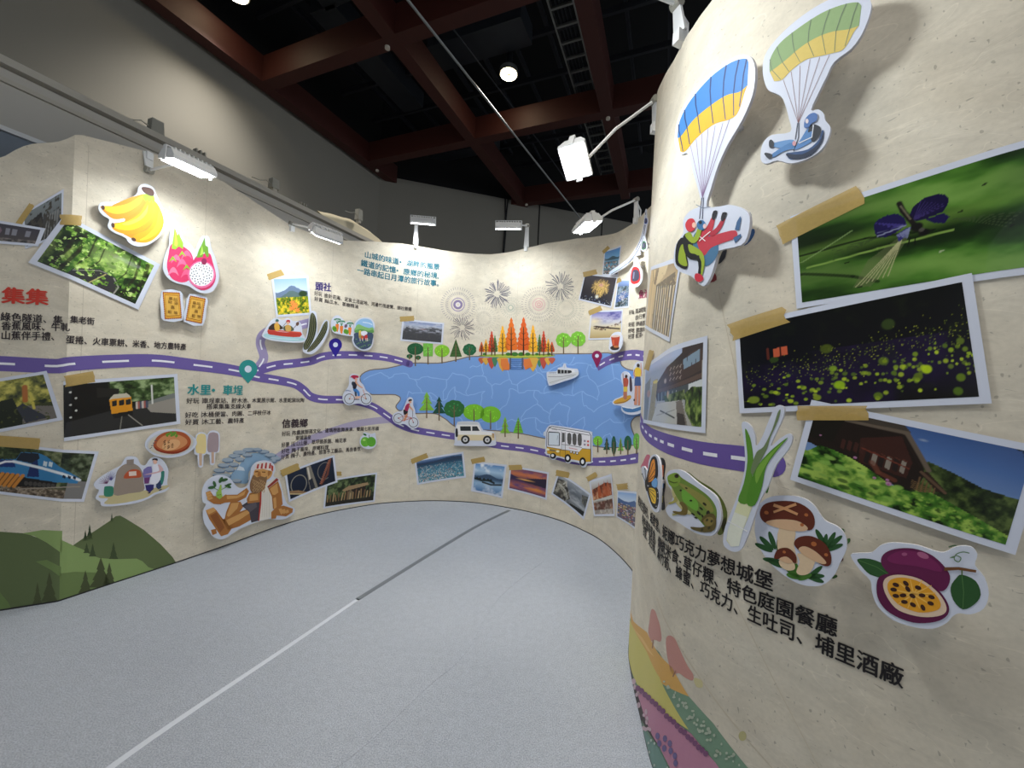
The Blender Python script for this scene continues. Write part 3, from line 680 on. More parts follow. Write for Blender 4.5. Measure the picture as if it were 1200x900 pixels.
# ---- the roads
ribbon(LONG, c4((80, 1)) and [(-40, 425), (0, 426), (40, 428), (68, 429), (84, 426.5), (132, 423.5), (181, 422.6), (220, 426.7), (262, 432), (292, 437.5)], .088, PURPLE, B, 'printed_road', .0014, (.13, .12), 'broad purple road with white dashes running along the left')
ribbon(LONG, [(300, 434), (309, 420), (305, 402), (309, 392), (322, 386), (343, 383), (364, 378)], .085, LPURPLE, B, 'printed_road', .0009, (.09, .08), 'pale purple road climbing behind the kayak')
ribbon(LONG, [(286, 437.5), (302, 434), (324.5, 428), (347, 425.5), (364.5, 423), (378, 418), (395.5, 416), (422, 416.3), (449, 418.5), (469, 423), (480, 426.5)], .082, PURPLE, B, 'printed_road', .0013, (.09, .08), None, cap=True)
ribbon(LONG, [(286, 438), (302.7, 442), (324.5, 445.5), (345, 450), (356, 457), (364, 464.5), (378, 468), (402, 468.5), (420, 471), (437.8, 476.7), (453, 486.7), (469, 497.8), (486.7, 504), (513, 508.5), (545, 513.5), (581, 521.3), (613, 525.3), (637, 530), (667, 538.7), (693, 541), (720, 540.2), (745, 537), (760, 533)], .08, PURPLE, B, 'printed_road', .0016, (.10, .085))
ribbon(LONG, [(318, 541), (333, 531), (355.6, 518.5), (386.7, 506), (418, 496.7), (438, 493.5), (458, 491.5)], .078, (172, 163, 188), B, 'printed_road', .0009, None, 'faint purple road fading into the stone pool')
ribbon(LONG, [(700, 430), (713, 422.5), (729, 417.3), (744.4, 415.8), (760, 419)], .085, PURPLE, B, 'printed_road', .0016, (.08, .07))
def pin(cx, cy, r, tip, col, name_label):
    sh = Sheet(LONG, .0028); a = 38
    P = [(cx+r*math.cos(math.radians(t)), cy+r*math.sin(math.radians(t))) for t in range(180-a+0, 360+a+1, 8)]+[(cx, tip)]
    sh.poly(P, col); sh.poly(ell(cx, cy, r*.38), (214, 222, 238)); sh.build('map_pin', B, None, name_label)
pin(290.5, 432.5, 10.8, 449.5, (44, 142, 140), 'teal map pin'); pin(393, 404, 7.6, 419, (40, 26, 140), 'navy map pin'); pin(699.8, 417, 6, 431.5, (140, 30, 84), 'maroon map pin')

# ---- printed trees
def ptree(kind, x, top, base, ground, hw, col, label=None, trunk=(112, 92, 66)):
    sh = Sheet(LONG, .0022); sh.poly([(x-.55, top+(base-top)*.3), (x+.55, top+(base-top)*.3), (x+.75, ground), (x-.75, ground)], trunk, 2)
    dk = tuple(int(c*.72) for c in col); lt = tuple(min(255, int(c*1.25+10)) for c in col)
    if kind == 'fir':
        P = []; n = 3; 
        for k in range(n):
            y = top+(base-top)*(k+1)/n; w_ = hw*(k+1.4)/(n+.4); P.append((x+w_, y)); P.append((x+w_*.45, y-(base-top)*.04))
        P = [(x, top)]+P[:-1]+[(2*x-a, b) for a, b in P[:-1]][::-1]
        sh.poly(P, col, 0)
        for k in range(n):
            y = top+(base-top)*(k+.75)/n; sh.poly(stroke([(x-hw*.5*(k+1)/n, y+1), (x, y-1.2), (x+hw*.5*(k+1)/n, y+1)], .5), dk, 1)
    elif kind == 'cone':
        sh.poly([(x, top), (x+hw, base), (x-hw, base)], col, 0)
        for k in range(5): y = top+(base-top)*(k+1)/6; w_ = hw*(k+1)/6*.9; sh.poly(stroke([(x-w_, y), (x, y-.8), (x+w_, y)], .55), dk, 1)
    elif kind == 'scallop':
        P = []; n = 7
        for k in range(n):
            f0 = (k+1)/n; y = top+(base-top)*f0; w_ = hw*(f0**.85)*(1 if k < n-1 else .8)
            P += [(x+w_*.99, y-(base-top)*.05), (x+w_*.82, y+(base-top)*.01)]
        P = [(x, top)]+P+[(2*x-a, b) for a, b in P][::-1]
        sh.poly(P, col, 0); sh.poly(stroke([(x, top+(base-top)*.35), (x, ground)], hw*.08, hw*.2), (84, 46, 30), 2)
        for k in range(3):
            y = top+(base-top)*(.5+.17*k); w_ = hw*(.25+.12*k)
            for s_ in (-1, 1): sh.poly(stroke([(x, y+1.5), (x+s_*w_, y-1)], .5), (84, 46, 30), 2)
    elif kind == 'cloud':
        cy = (top+base)/2; ry = (base-top)/2; n = 9
        P = []
        for k in range(n*5):
            t = 2*math.pi*k/(n*5); r_ = 1+.07*abs(math.sin(n*t/2)); P.append((x+hw*r_*math.cos(t)*.97, cy+ry*r_*math.sin(t)*.97))
        sh.poly(P, col, 0)
        for a, b in ((-.4, -.3), (.35, -.45), (.1, .25), (-.5, .3), (.55, .2), (0, -.6), (-.1, -.1)): sh.poly(ell(x+a*hw, cy+b*ry, hw*.09), lt, 1)
        sh.poly(stroke([(x-hw*.35, cy), (x, cy+ry*.5), (x+hw*.35, cy-.2*ry)], .5), trunk, 2)
    else:
        cy = (top+base)/2; ry = (base-top)/2
        P = ell(x, cy, hw, ry) if kind == 'oval' else sm([(x-hw, top+1), (x-hw*.8, top), (x+hw*.8, top), (x+hw, top+1), (x+hw*.95, base-1), (x+hw*.7, base), (x-hw*.7, base), (x-hw*.95, base-1)], 3)
        sh.poly(P, col, 0); RR = random.Random(int(x*10))
        for k in range(14):
            t = RR.uniform(0, 6.28); q = RR.uniform(.2, .8); sh.poly(ell(x+hw*q*math.cos(t), cy+ry*q*math.sin(t), .5, .5, n=6), lt, 1)
    sh.build('printed_tree', B, None, label)
DG = (30, 88, 52); LG = (124, 190, 62)
ptree('oval', 486.7, 402, 416, 429, 9.6, DG); ptree('oval', 480, 415, 420, 421, 3.6, DG); ptree('oval', 490, 416.5, 421.5, 422, 3.2, DG)
ptree('square', 501.6, 402.5, 417.5, 427, 5.8, (118, 186, 74)); ptree('oval', 518, 404, 418.5, 426, 8.9, (136, 196, 52)); ptree('cone', 534.2, 397, 418, 424, 7.2, (62, 98, 46))
ptree('cloud', 550.3, 403, 416.5, 422, 7.8, (36, 98, 62)); ptree('cloud', 660.5, 390.3, 407, 415, 8.8, LG); ptree('cloud', 677.5, 388.5, 406, 415, 8.8, LG)
ptree('fir', 500, 459, 481, 490, 9.2, (132, 190, 62)); ptree('fir', 514.6, 464.5, 484.5, 493, 8, (22, 76, 62)); ptree('cloud', 532.3, 469, 489, 499, 12, (44, 106, 54))
ptree('oval', 555.5, 473.5, 492.5, 499, 12.8, (124, 192, 48)); ptree('oval', 575, 476, 495.5, 503, 12.2, (124, 192, 48)); ptree('fir', 592, 488, 507.5, 512, 6, (132, 190, 62)); ptree('cone', 607.4, 488.5, 507.3, 514, 6, (112, 186, 60))
ptree('oval', 700.8, 510.8, 522.5, 530, 5.6, LG); ptree('fir', 711.2, 512, 527, 532, 4.2, (26, 88, 70)); ptree('oval', 719.5, 511, 533, 534, 2.8, (34, 86, 62)); ptree('fir', 727.5, 512.5, 528, 532.5, 3.6, (120, 186, 62)); ptree('oval', 736, 510.5, 528, 533, 4.4, (30, 92, 62)); ptree('oval', 746.3, 507.5, 527, 532, 4.2, (112, 182, 72))
# the island and its reflection
z9 = crop(560, 360, 9.23)
sh = Sheet(LONG, .0020); sh.poly(z9(*sm([(10, 522), (120, 512), (430, 505), (740, 512), (840, 522), (740, 540), (430, 553), (120, 538)], 4)), (150, 172, 62)); sh.poly(z9((10, 522), (840, 522), (700, 533), (430, 540), (150, 533)), (186, 196, 82))
sh.polys([z9(*ell(x, 508, r, r*.62)) for x, r in ((75, 22), (330, 28), (400, 36), (470, 34), (540, 28), (770, 22), (640, 20))], (62, 118, 48)); sh.build('printed_island', B, None, 'grassy islet with bushes')
O1, O2, Y1, RD, G1 = (226, 112, 38), (220, 96, 36), (244, 176, 44), (206, 66, 36), (66, 128, 70)
isl = [(40, 372, 36, (212, 92, 40)), (88, 345, 42, Y1), (150, 255, 52, RD), (185, 300, 36, G1), (268, 195, 66, Y1), (668, 290, 36, G1), (597, 190, 66, Y1), (712, 250, 46, RD), (762, 340, 40, Y1), (802, 372, 38, (212, 84, 44)), (495, 105, 88, O2), (362, 110, 86, O1)]
for x, tp, hw, col in isl:
    p = z9((x, tp), (x+hw, 482 if hw < 80 else 462), (x, 524)); ptree('scallop', p[0][0], p[0][1], p[1][1], p[2][1], hw/9.23, col, None)
sh = Sheet(LONG, .0016)
for x, tp, hw, col in isl:
    if 340 < x < 520: continue
    c = tuple(int(a*.82+b*.18) for a, b in zip(col, (101, 146, 212))); h = (522-tp)*.46; P = [(x-hw*.5, 545), (x-hw, 560), (x-hw*.8, 580), (x-hw*.5, 545+h*.7), (x, 548+h), (x+hw*.5, 545+h*.7), (x+hw*.8, 580), (x+hw, 560), (x+hw*.5, 545)]
    sh.poly(z9(*P), c)
for x, s_ in ((300, 1), (545, -1)): sh.poly(z9((x-50, 560), (x+20, 556), (x+50, 640), (x+40*s_, 680), (x-30, 678), (x-52, 620)), (222, 124, 62))
sh.polys([z9(*stroke([(345, y), (500, y)], 7)) for y in (565, 585, 605, 628, 652, 668)], (70, 112, 176))
sh.polys([z9(*stroke([(x, 548), (x, 670)], 18)) for x in (352, 484)], (88, 92, 110)); sh.build('printed_reflection', B)
# ---- fireworks
def firework(cx, cy, r0, r1, n, col, w_=.6, dots=0, rings=(), label=None, jit=0, curve=0):
    RR = random.Random(int(cx)); sh = Sheet(LONG, .0008); P = []; w_ *= .8; col = tuple(min(255, q+22) for q in col)
    for k in range(n):
        t = 2*math.pi*k/n+RR.uniform(-jit, jit); a = r0*(1+RR.uniform(-jit, jit)*2); b = r1*(1+RR.uniform(-jit, jit)*1.6)
        if dots:
            for q in range(dots):
                rr = a+(b-a)*(q+.5)/dots; l = (b-a)/dots*.3; P.append(stroke([(cx+(rr-l)*math.cos(t), cy+(rr-l)*math.sin(t)), (cx+(rr+l)*math.cos(t), cy+(rr+l)*math.sin(t))], w_*.6, w_))
        else: P.append(stroke([(cx+a*math.cos(t), cy+a*math.sin(t)), (cx+(a+b)/2*math.cos(t+curve), cy+(a+b)/2*math.sin(t+curve)), (cx+b*math.cos(t), cy+b*math.sin(t))], w_*.5, w_))
    sh.polys(P, col, 0)
    for r_, w2, c in rings: q = ell(cx, cy, r_, n=28); sh.poly(stroke(q+[q[0]], w2), c, 1)
    sh.build('printed_firework', B, None, label)
firework(536.7, 357, 10.5, 21.5, 44, (112, 106, 116), .75, 2, ((7.6, 1.2, (160, 146, 172)), (4.2, 2.6, (132, 118, 154)), (2.2, .8, (222, 216, 226))), 'dotted firework with a violet core')
firework(582.5, 344.5, 4.2, 14.5, 56, (74, 72, 88), .95, 0, (), None, .13, .05); firework(541.7, 384, 3.8, 13.5, 48, (96, 90, 96), .8, 0, (), None, .15, .06)
firework(567, 373.5, 5, 20, 30, (160, 152, 140), .6, 3); firework(598.5, 360.5, 3.5, 13, 30, (148, 150, 140), .6, 3, ((2.8, 1.2, (168, 176, 160)),))
firework(631.5, 356.7, 9.5, 21.5, 42, (124, 116, 116), .75, 3, ((7, 1.1, (206, 172, 168)), (4, 1.2, (208, 160, 160)), (1.8, 1, (206, 150, 150))), 'dotted firework with a rose core')
firework(656.7, 335.5, 3.6, 15.5, 54, (82, 80, 90), .9, 0, (), None, .14, .05); firework(663, 361.5, 7, 22.5, 38, (150, 150, 134), .65, 4)

# ---- lettering of the back wall
TEAL = (34, 112, 132); INK = (52, 44, 48)
T_ = lambda body, p0, p1, h, col, bold=.02, start=0, label=None, par=B: text(LONG, body, p0, p1, h, col, par, bold, start, 'lettering', 8, label)
T_('山城的味道•湖畔的風景', (426.7, 301), (515.5, 316), 7.4, TEAL, .024, label='teal heading, first line')
T_('鐵道的記憶•原鄉的秘境,', (422.5, 311), (516.5, 326.5), 7.4, TEAL, .024); T_('一路串起日月潭的旅行故事。', (418, 319.5), (519, 335.8), 7.6, TEAL, .024)
T_('頭社', (369, 339.3), (388, 341), 9.5, (54, 40, 112), .035, label='navy heading')
T_('好玩│金針花海、泥炭土活盆地、河邊竹筏遊覽、頭社雲霧', (368, 345.4), (482.5, 364.3), 5.0, INK, .014); T_('好買│絲瓜水、茶樹精油', (368, 352), (420, 361.5), 4.8, INK, .014)
T_('水里•車埕', (219, 461.5), (284.5, 461.8), 11.5, (44, 142, 142), .035, label='green-blue heading')
T_('好玩│車埕車站、貯木池、木業展示館、水里蛇窯玩陶', (218, 472.4), (356.5, 471), 6.3, INK, .014); T_('搭乘集集支線火車', (241.4, 479), (294, 478.3), 6, INK, .014)
T_('好吃│木桶便當、肉圓、二坪枝仔冰', (216.5, 489.2), (317.3, 485.5), 6.3, INK, .014); T_('好買│木工藝、農特產', (216.5, 497.6), (286, 495), 6.3, INK, .014)
T_('信義鄉', (330, 500.7), (360.5, 499.6), 9.6, (66, 54, 58), .035, label='dark brown heading')
T_('好玩│布農族部落文化、達瑪巒歌舞展演、雙龍七彩吊橋', (330, 510.9), (444, 504), 5.3, INK, .014); T_('東埔溫泉', (346, 515.6), (364.5, 514.4), 5, INK, .014)
T_('好景│玉山山脈、草坪頭茶園、梅花季', (329.4, 524), (406, 518), 5.4, INK, .014); T_('好吃│梅子風味、原鄉料理', (329.4, 531.5), (385, 526), 5.3, INK, .014); T_('好買│梅子、農特產、部落手工藝品、馬告香氛', (329, 538.2), (422.5, 528), 5.4, INK, .014)
T_('集集', (1.7, 353.5), (57.3, 356.3), 17.5, (200, 62, 48), .04, label='red heading', par=W_LEFT)
T_('綠色隧道、集', (0.5, 375), (74, 379), 9.4, INK, .025, par=W_LEFT); T_('集老街', (82, 377.5), (110.7, 380), 8, INK, .025)
T_('香蕉風味、牛軋', (1.5, 386), (82, 387.5), 9.4, INK, .025, par=W_LEFT); T_('山蕉伴手禮、', (1, 397), (71, 398.5), 9.6, INK, .025, par=W_LEFT)
T_('蛋捲、火車票餅、米香、地方農特產', (77, 401.5), (218, 409.8), 8.8, INK, .025)
T_('魚池', (748.5, 349.5), (760.5, 347.5), 9, (158, 30, 90), .03, label='crimson heading')
T_('好玩│環湖電動遊船', (737.3, 368.6), (762, 363), 5, INK, .014); T_('自行車道', (744.4, 374.6), (760, 371.2), 5, INK, .014); T_('好逛│伊達邵老街', (736.7, 382.6), (762, 380), 5, INK, .014)
T_('好吃│邵族料理', (736.2, 389.8), (760, 388), 5, INK, .014); T_('好買│紅茶•咖啡', (736.2, 396.8), (762, 393), 5, INK, .014)

# ---- green hills at the foot of the left side
h1 = crop(90, 600, 5.714); h2 = crop(0, 400, 2.8125)
def hills(parent, items, nm):
    sh = Sheet(LONG, .0004)
    for P, c in items: sh.poly(P, c)
    return sh.build(nm, parent, None, 'printed green hills with dark firs')
def clip_floor(P): return P
OL = (98, 112, 72); OL2 = (138, 162, 100); OL3 = (74, 82, 52)
def firs(L): 
    return [[(x, t), (x+w_*.35, t+(b-t)*.4), (x+w_*.25, t+(b-t)*.42), (x+w_*.7, t+(b-t)*.75), (x+w_*.55, t+(b-t)*.77), (x+w_, b), (x-w_, b), (x-w_*.55, t+(b-t)*.77), (x-w_*.7, t+(b-t)*.75), (x-w_*.25, t+(b-t)*.42), (x-w_*.35, t+(b-t)*.4)] for x, t, b, w_ in L]
sfl = lambda x: np.interp(x, [70, 90, 128, 207, 270], [706.5, 699.5, 687, 661, 639])-1.2
big = [(70.5, 650)]+h1((0, 205), (60, 165), (130, 120), (220, 60), (260, 28), (290, 24), (330, 45), (450, 120), (560, 215), (640, 300), (668, 345))+[(206, sfl(206)), (160, sfl(160)), (110, sfl(110)), (69.5, 706.5)]
mid = [(70.5, 632)]+h1((0, 235), (40, 250), (90, 285), (150, 308), (250, 316), (400, 312), (440, 330), (480, 370), (540, 388))+[(184, sfl(184)), (140, sfl(140)), (100, sfl(100)), (69.5, 706.5)]
low = [(70, 672), (88, 670), (112, 671), (122, 676), (128, 684), (120, sfl(120)), (69.5, 706.5)]
sh = Sheet(LONG, .0004); sh.polys(firs([(131, 601, 612, 2), (105, 614, 632, 4), (100, 621, 634, 3)]), (58, 74, 50), 0); sh.poly(big, OL); sh.polys(firs([(101.5, 636, 648, 4), (108.5, 637, 652, 4.5), (133, 635, 655, 5.5)]), (66, 80, 50), 2)
sh.poly(mid, OL2); sh.poly(low, (110, 130, 78)); sh.polys(firs([(118, 653, sfl(120), 14), (128, 659, sfl(130), 8), (100, 668, sfl(100), 8.5)]), OL3, 5); sh.build('printed_hills', B, None, 'printed green hills with dark firs')
fl2 = lambda x: np.interp(x, [0, 69], [716.5, 707])
sh = Sheet(LONG, .0004); sh.poly([(-30, 620), (0, 623), (30, 625), (55, 634), (72.5, 648), (70.5, fl2(69)), (0, fl2(0)), (-30, 720)], (94, 108, 70)); sh.poly([(26, 625), (50, 621), (73, 622), (72.5, 648), (55, 636), (40, 628)], OL2)
sh.poly([(42, 658), (55, 656), (71.5, 664), (71.5, 676), (60, 668)], (110, 132, 78)); sh.polys(firs([(58, 670, 705, 10), (44, 682, 708, 6)]), OL3); sh.poly([(-30, 700), (0, 694), (10, 706), (14, fl2(14)), (-30, 720)], (104, 126, 74)); sh.build('printed_hills', W_LEFT, None, 'printed green hills with dark firs')
# ---- grey stone pool printed behind the seated wooden figure
k5 = crop(220, 500, 5); sh = Sheet(LONG, .0013)
sh.poly(k5(*sm([(240, 300), (290, 240), (330, 190), (380, 155), (470, 160), (530, 175), (500, 220), (420, 230), (360, 260), (350, 330), (280, 325)], 4)), (140, 172, 200))
sh.poly(k5((285, 255), (300, 230), (325, 240), (335, 258)), (206, 216, 226))
RR = random.Random(2); st = []
for x, y, w_, h in ((360, 135, 45, 12), (300, 150, 40, 12), (440, 145, 35, 11), (270, 170, 35, 12), (345, 165, 30, 10), (230, 195, 35, 13), (300, 190, 28, 12), (480, 165, 34, 12), (205, 225, 35, 12), (265, 220, 30, 12), (180, 255, 35, 12), (240, 250, 30, 12), (170, 280, 32, 9), (215, 285, 35, 12), (510, 185, 30, 11), (280, 315, 30, 10), (400, 132, 30, 9), (490, 200, 25, 9)):
    st.append((k5(*[(x+w_*a+4, y+h*b+6) for a, b in ((-1, .1), (-.6, -.8), (.3, -1), (1, -.4), (.8, .8), (-.3, 1))]), (104, 124, 148)))
    st.append((k5(*[(x+w_*a, y+h*b) for a, b in ((-1, .1), (-.6, -.8), (.3, -1), (1, -.4), (.8, .6), (-.3, .8))]), (158, 172, 186)))
for P, c in st: sh.poly(P, c)
sh.build('printed_stone_pool', B, None, 'blue pool ringed with grey stones')

# ================================================================== printed artwork on the near right wall
RW = W_RIGHT
def R_shapes(name, items, base=.0004, label=None):
    sh = Sheet(RIGHT, base)
    for P, c in items: sh.poly(P, c)
    return sh.build(name, RW, None, label)
ribbon(RIGHT, [(748, 488), (753, 500), (763, 511), (785, 521), (823, 531), (870, 537.5), (903, 543)], .078, (104, 84, 156), RW, 'printed_road', .0006, (.058, .05), 'purple road ending in a round cap', (236, 236, 242), .012, True)
bx = crop(730, 480, 3.75); m6 = crop(720, 640, 3.4615); n6 = crop(715, 640, 3.4615)
TXT = (34, 30, 32)
def TR(body, p0, p1, h, start=0, label=None): text(RIGHT, body, p0, p1, h, TXT, RW, .024, start, 'lettering', 3, label)
TR('桃米生態村、紙教堂、妮娜巧克力夢想城堡', (762, 610), (906.5, 692), 13.5, 6, 'black lettering, upper line')
TR('特色風味餐食、傳統米食-草仔粿、特色庭園餐廳', (771, 639.5), (981.5, 745.5), 14, 7, 'black lettering, middle line')
TR('甘蔗、茭白筍、麻竹筍、蜂蜜、巧克力、生吐司、埔里酒廠', (770.5, 653), (1059, 805), 14, 7, 'black lettering, lower line')
# flower hills
H = [(n6((70, 180), (80, 290), (95, 305), (200, 430), (320, 610), (420, 720), (560, 900), (640, 960), (640, 1100), (200, 1100), (60, 700), (60, 300)), (122, 152, 128)),
     (n6((70, 250), (95, 305), (150, 350), (250, 490), (320, 610), (250, 580), (150, 500), (100, 420)), (216, 168, 92)),
     (n6((95, 330), (130, 370), (180, 450), (150, 420)), (226, 186, 118)),
     (n6((68, 290), (90, 320), (150, 430), (200, 530), (260, 650), (320, 745), (250, 700), (180, 630), (110, 560), (75, 470)), (206, 196, 112)),
     (n6((66, 420), (100, 560), (150, 690), (200, 810), (160, 760), (100, 660), (70, 560)), (72, 66, 64)),
     (n6((100, 560), (180, 630), (250, 700), (330, 760), (430, 880), (520, 1000), (460, 1100), (300, 1000), (200, 810), (140, 690)), (192, 134, 158)),
     (n6((62, 560), (75, 600), (130, 720), (200, 820), (290, 990), (350, 1100), (250, 1100), (160, 900), (80, 700)), (118, 150, 140))]
R_shapes('printed_flower_hills', H, .0004, 'layered pastel hills of yellow, mauve and green')
sh = Sheet(RIGHT, .0022); RR = random.Random(7)
P = []
for _ in range(70):
    t = RR.random(); x = 250+t*260+RR.uniform(-40, 30); y = 560+t*290+RR.uniform(-20, 70)
    if y > 560+(x-250)*1.05+10 and y < 600+(x-240)*1.35: P.append(n6(*ell(x, y, RR.uniform(3, 8), RR.uniform(4, 9), n=8)))
sh.polys(P, (178, 188, 168), 0)
sh.polys([n6(*ell(RR.uniform(72, 110)+k*9, 560+k*24+RR.uniform(-15, 15), RR.uniform(5, 10), RR.uniform(7, 13), n=8)) for k in range(9) for _ in (0, 1)], (204, 178, 188), 1)
sh.polys([n6(*ell(115+k*14.5, 575+k*14+RR.uniform(-4, 4), 11, 12, n=8)) for k in range(20)], (128, 82, 118), 2)
sh.polys([n6(*ell(x, y, 9, 14, n=10)) for x, y in ((195, 770), (202, 800), (225, 780), (222, 820), (245, 800), (248, 830), (265, 850), (268, 880))], (116, 104, 148), 3)
sh.polys([n6(*ell(RR.uniform(100, 200)+k*6, 760+k*16+RR.uniform(-30, 30), 4, 6, n=7)) for k in range(12)], (186, 196, 186), 4)
sh.build('printed_flowers', RW)
PK = (196, 142, 132)
sh = Sheet(RIGHT, .0006)
for bl, tr in ((((150, 258), (165, 262), (175, 290), (185, 320), (192, 370), (185, 388), (165, 380), (150, 385), (138, 350), (142, 310)), ((158, 380), (155, 415))), (((210, 375), (225, 362), (245, 375), (262, 410), (280, 450), (300, 490), (320, 520), (318, 545), (290, 535), (262, 515), (235, 520), (222, 480), (212, 430)), ((250, 505), (238, 530)))):
    sh.poly(m6(*sm(list(bl), 3)), PK, 0); sh.poly(m6(*stroke(list(tr), 5)), (160, 118, 98), 1)
sh.poly(n6(*sm([(340, 535), (372, 545), (375, 572), (350, 570)], 3)), (206, 196, 148), 0); sh.poly(m6(*ell(520, 770, 16, 20)), (184, 176, 128), 0)
sh.poly(sm([(751, 548), (754, 541), (758, 533), (762, 534), (761, 541), (767, 541), (766, 548), (758, 551)], 3), (200, 110, 130), 2)
sh.build('printed_blossom_trees', RW, None, 'two faint pink blossom trees')
# light crease lines pressed into the print
sh = Sheet(RIGHT, .0003)
for a, b in ((((855, 690), (960, 900))), (((770, 700), (905, 900))), ((1100, 700), (1200, 560)), ((880, 90), (1000, 30)), ((842, 340), (868, 460))):
    sh.poly(stroke([a, b], .8), (200, 188, 166))
sh.build('paper_crease', RW)

# ================================================================== taped photographs
def photo(wall, Q, paint, label, rank=0, border=.055, tape=None, res=1.0, sides=(1, 1, 1, 1), group=None, par=None):
    """Q: outer corners tl,tr,br,bl in pixels; sides: which of left, top, right, bottom borders show"""
    Qs = np.array([wall.map(np.array(float(x)), np.array(float(y))) for x, y in Q])
    wd = np.linalg.norm(Qs[1]-Qs[0]); ht = np.linalg.norm(Qs[3]-Qs[0]); bw = border*ht
    c = wall.pos(Qs.mean(0), np.array(.002)); r = empty('photo', c); tag(r, label, 'photo', group)
    base = .0030+rank*.0022
    sh = Sheet(wall, base); sh.poly([tuple(q) for q in Qs], (226, 225, 236), 0, True); sh.build('white_border', r, M_WHITE)
    u0, v0, u1, v1 = bw/wd*sides[0], bw/ht*sides[1], 1-bw/wd*sides[2], 1-bw/ht*sides[3]
    bl = lambda u, v: (Qs[0]*(1-u)+Qs[1]*u)*(1-v)+(Qs[3]*(1-u)+Qs[2]*u)*v
    I = [bl(u0, v0), bl(u1, v0), bl(u1, v1), bl(u0, v1)]
    px_w = math.hypot(Q[1][0]-Q[0][0], Q[1][1]-Q[0][1]); px_h = math.hypot(Q[3][0]-Q[0][0], Q[3][1]-Q[0][1])
    p = Pic(max(16, int(px_w*res)), max(16, int(px_h*res)), wd/ht)
    qb = lambda u, v: tuple((np.array(Q[0])*(1-u)+np.array(Q[1])*u)*(1-v)+(np.array(Q[3])*(1-u)+np.array(Q[2])*u)*v)
    if px_w > 60: p.warp(wall, I, [qb(u0, v0), qb(u1, v0), qb(u1, v1), qb(u0, v1)])
    paint(p)
    p.build(wall, I, base+.0004, 'picture', r)
    for k, tp in enumerate(tape or []):
        sh = Sheet(wall, base+.0012+k*.0002); sh.poly(tp, (190, 160, 92), 0); sh.build('masking_tape', r, M_TAPE)
    return r
def torn(x0, y0, x1, y1, w_, teeth=4, seed=1):
    """a strip of tape from end to end with torn ends"""
    a, b = np.array([x0, y0], float), np.array([x1, y1], float); d = (b-a)/np.linalg.norm(b-a); n = np.array([-d[1], d[0]])*w_/2; RR = random.Random(seed); P = []
    for k in range(teeth+1): P.append(tuple(b+n*(1-2*k/teeth)+d*w_*RR.uniform(-.12, .12)))
    for k in range(teeth+1): P.append(tuple(a-n*(1-2*k/teeth)+d*w_*RR.uniform(-.12, .12)))
    return P

def pic_road(p):
    p.vgrad((0, (58, 92, 30)), (.6, (40, 66, 22)), (1, (14, 22, 10)))
    p.foliage(1, 7, 3, (12, 24, 8), (70, 120, 36), (190, 224, 110)); p.mix(np.clip(1.3-p.u*4.5, 0, .8), (16, 26, 10))
    p.mix(np.clip(1-np.hypot((p.u-.62)/.35, (p.v-.3)/.3), 0, 1)*.5, (214, 240, 150))
    p.poly([(.30, 1), (.32, .82), (.55, .60), (.72, .64), (.80, .80), (.78, 1)], (52, 52, 54)); p.foliage(p.inside([(.8, .55), (1, .4), (1, 1), (.76, 1), (.82, .8)]), 8, 5, (10, 20, 8), (30, 60, 20), (110, 160, 60))
    p.line([(.33, .86), (.55, .64), (.66, .62)], .008, (150, 150, 142)); p.line([(.78, .97), (.79, .8), (.71, .66)], .010, (160, 160, 150)); p.line([(.52, .98), (.62, .66)], .01, (196, 186, 120))
    for x, w_ in ((.12, .035), (.22, .03), (.33, .014), (.84, .02), (.93, .03), (.45, .01), (.74, .01)): p.line([(x, 1 if x < .3 or x > .8 else .7), (x+.05, .45), (x+.02, .05)], w_, (34, 28, 16), .8)
    p.foliage(p.n(16, 8) > .62, 16, 9, (60, 100, 30), (140, 190, 70), (226, 246, 160))
    p.c *= .85
def pic_dim_street(p):
    p.vgrad((0, (120, 128, 130)), (.5, (96, 98, 98)), (1, (50, 46, 40))); p.poly([(0, .35), (.45, .2), (.55, .8), (0, 1)], (28, 24, 20)); p.poly([(.5, .3), (.8, .45), (.8, .9), (.45, 1)], (58, 56, 54))
    for k in range(5): p.line([(.5+k*.09, 1), (.62+k*.07, .4)], .02, (140, 140, 136), .7)
    p.mix(p.n(9, 2) > .6, (60, 54, 44))
def pic_shopfront(p):
    p.vgrad((0, (54, 50, 62)), (1, (70, 62, 60))); p.foliage(p.v > .8, 10, 3, (40, 38, 40), (88, 82, 78), (130, 120, 116))
    for x in (.1, .22, .52, .62, .82): p.poly([(x, .2), (x+.07, .2), (x+.07, .6), (x, .6)], (128, 128, 138))
    p.ell(.4, .4, .07, .25, (120, 96, 110)); p.poly([(.35, .5), (.45, .5), (.46, .9), (.34, .9)], (90, 60, 60))
def pic_avenue(p):
    p.vgrad((0, (108, 104, 40)), (.5, (60, 66, 26)), (1, (40, 40, 24))); p.foliage(p.v < .62, 8, 4, (20, 30, 10), (110, 112, 40), (200, 190, 90))
    p.poly([(0, .45), (.5, .4), (.6, 1), (0, 1)], (28, 34, 16)); p.poly([(.62, .6), (1, .72), (1, 1), (.55, 1)], (112, 106, 100)); p.poly([(.52, .62), (.62, .55), (.9, .95), (.6, .98)], (52, 54, 62))
    p.line([(.66, .5), (.7, .2)], .04, (170, 100, 40)); p.line([(.75, .7), (.75, .35)], .02, (196, 184, 80)); p.mix((p.n(20, 4) > .7)*(p.v > .5), (70, 74, 30))
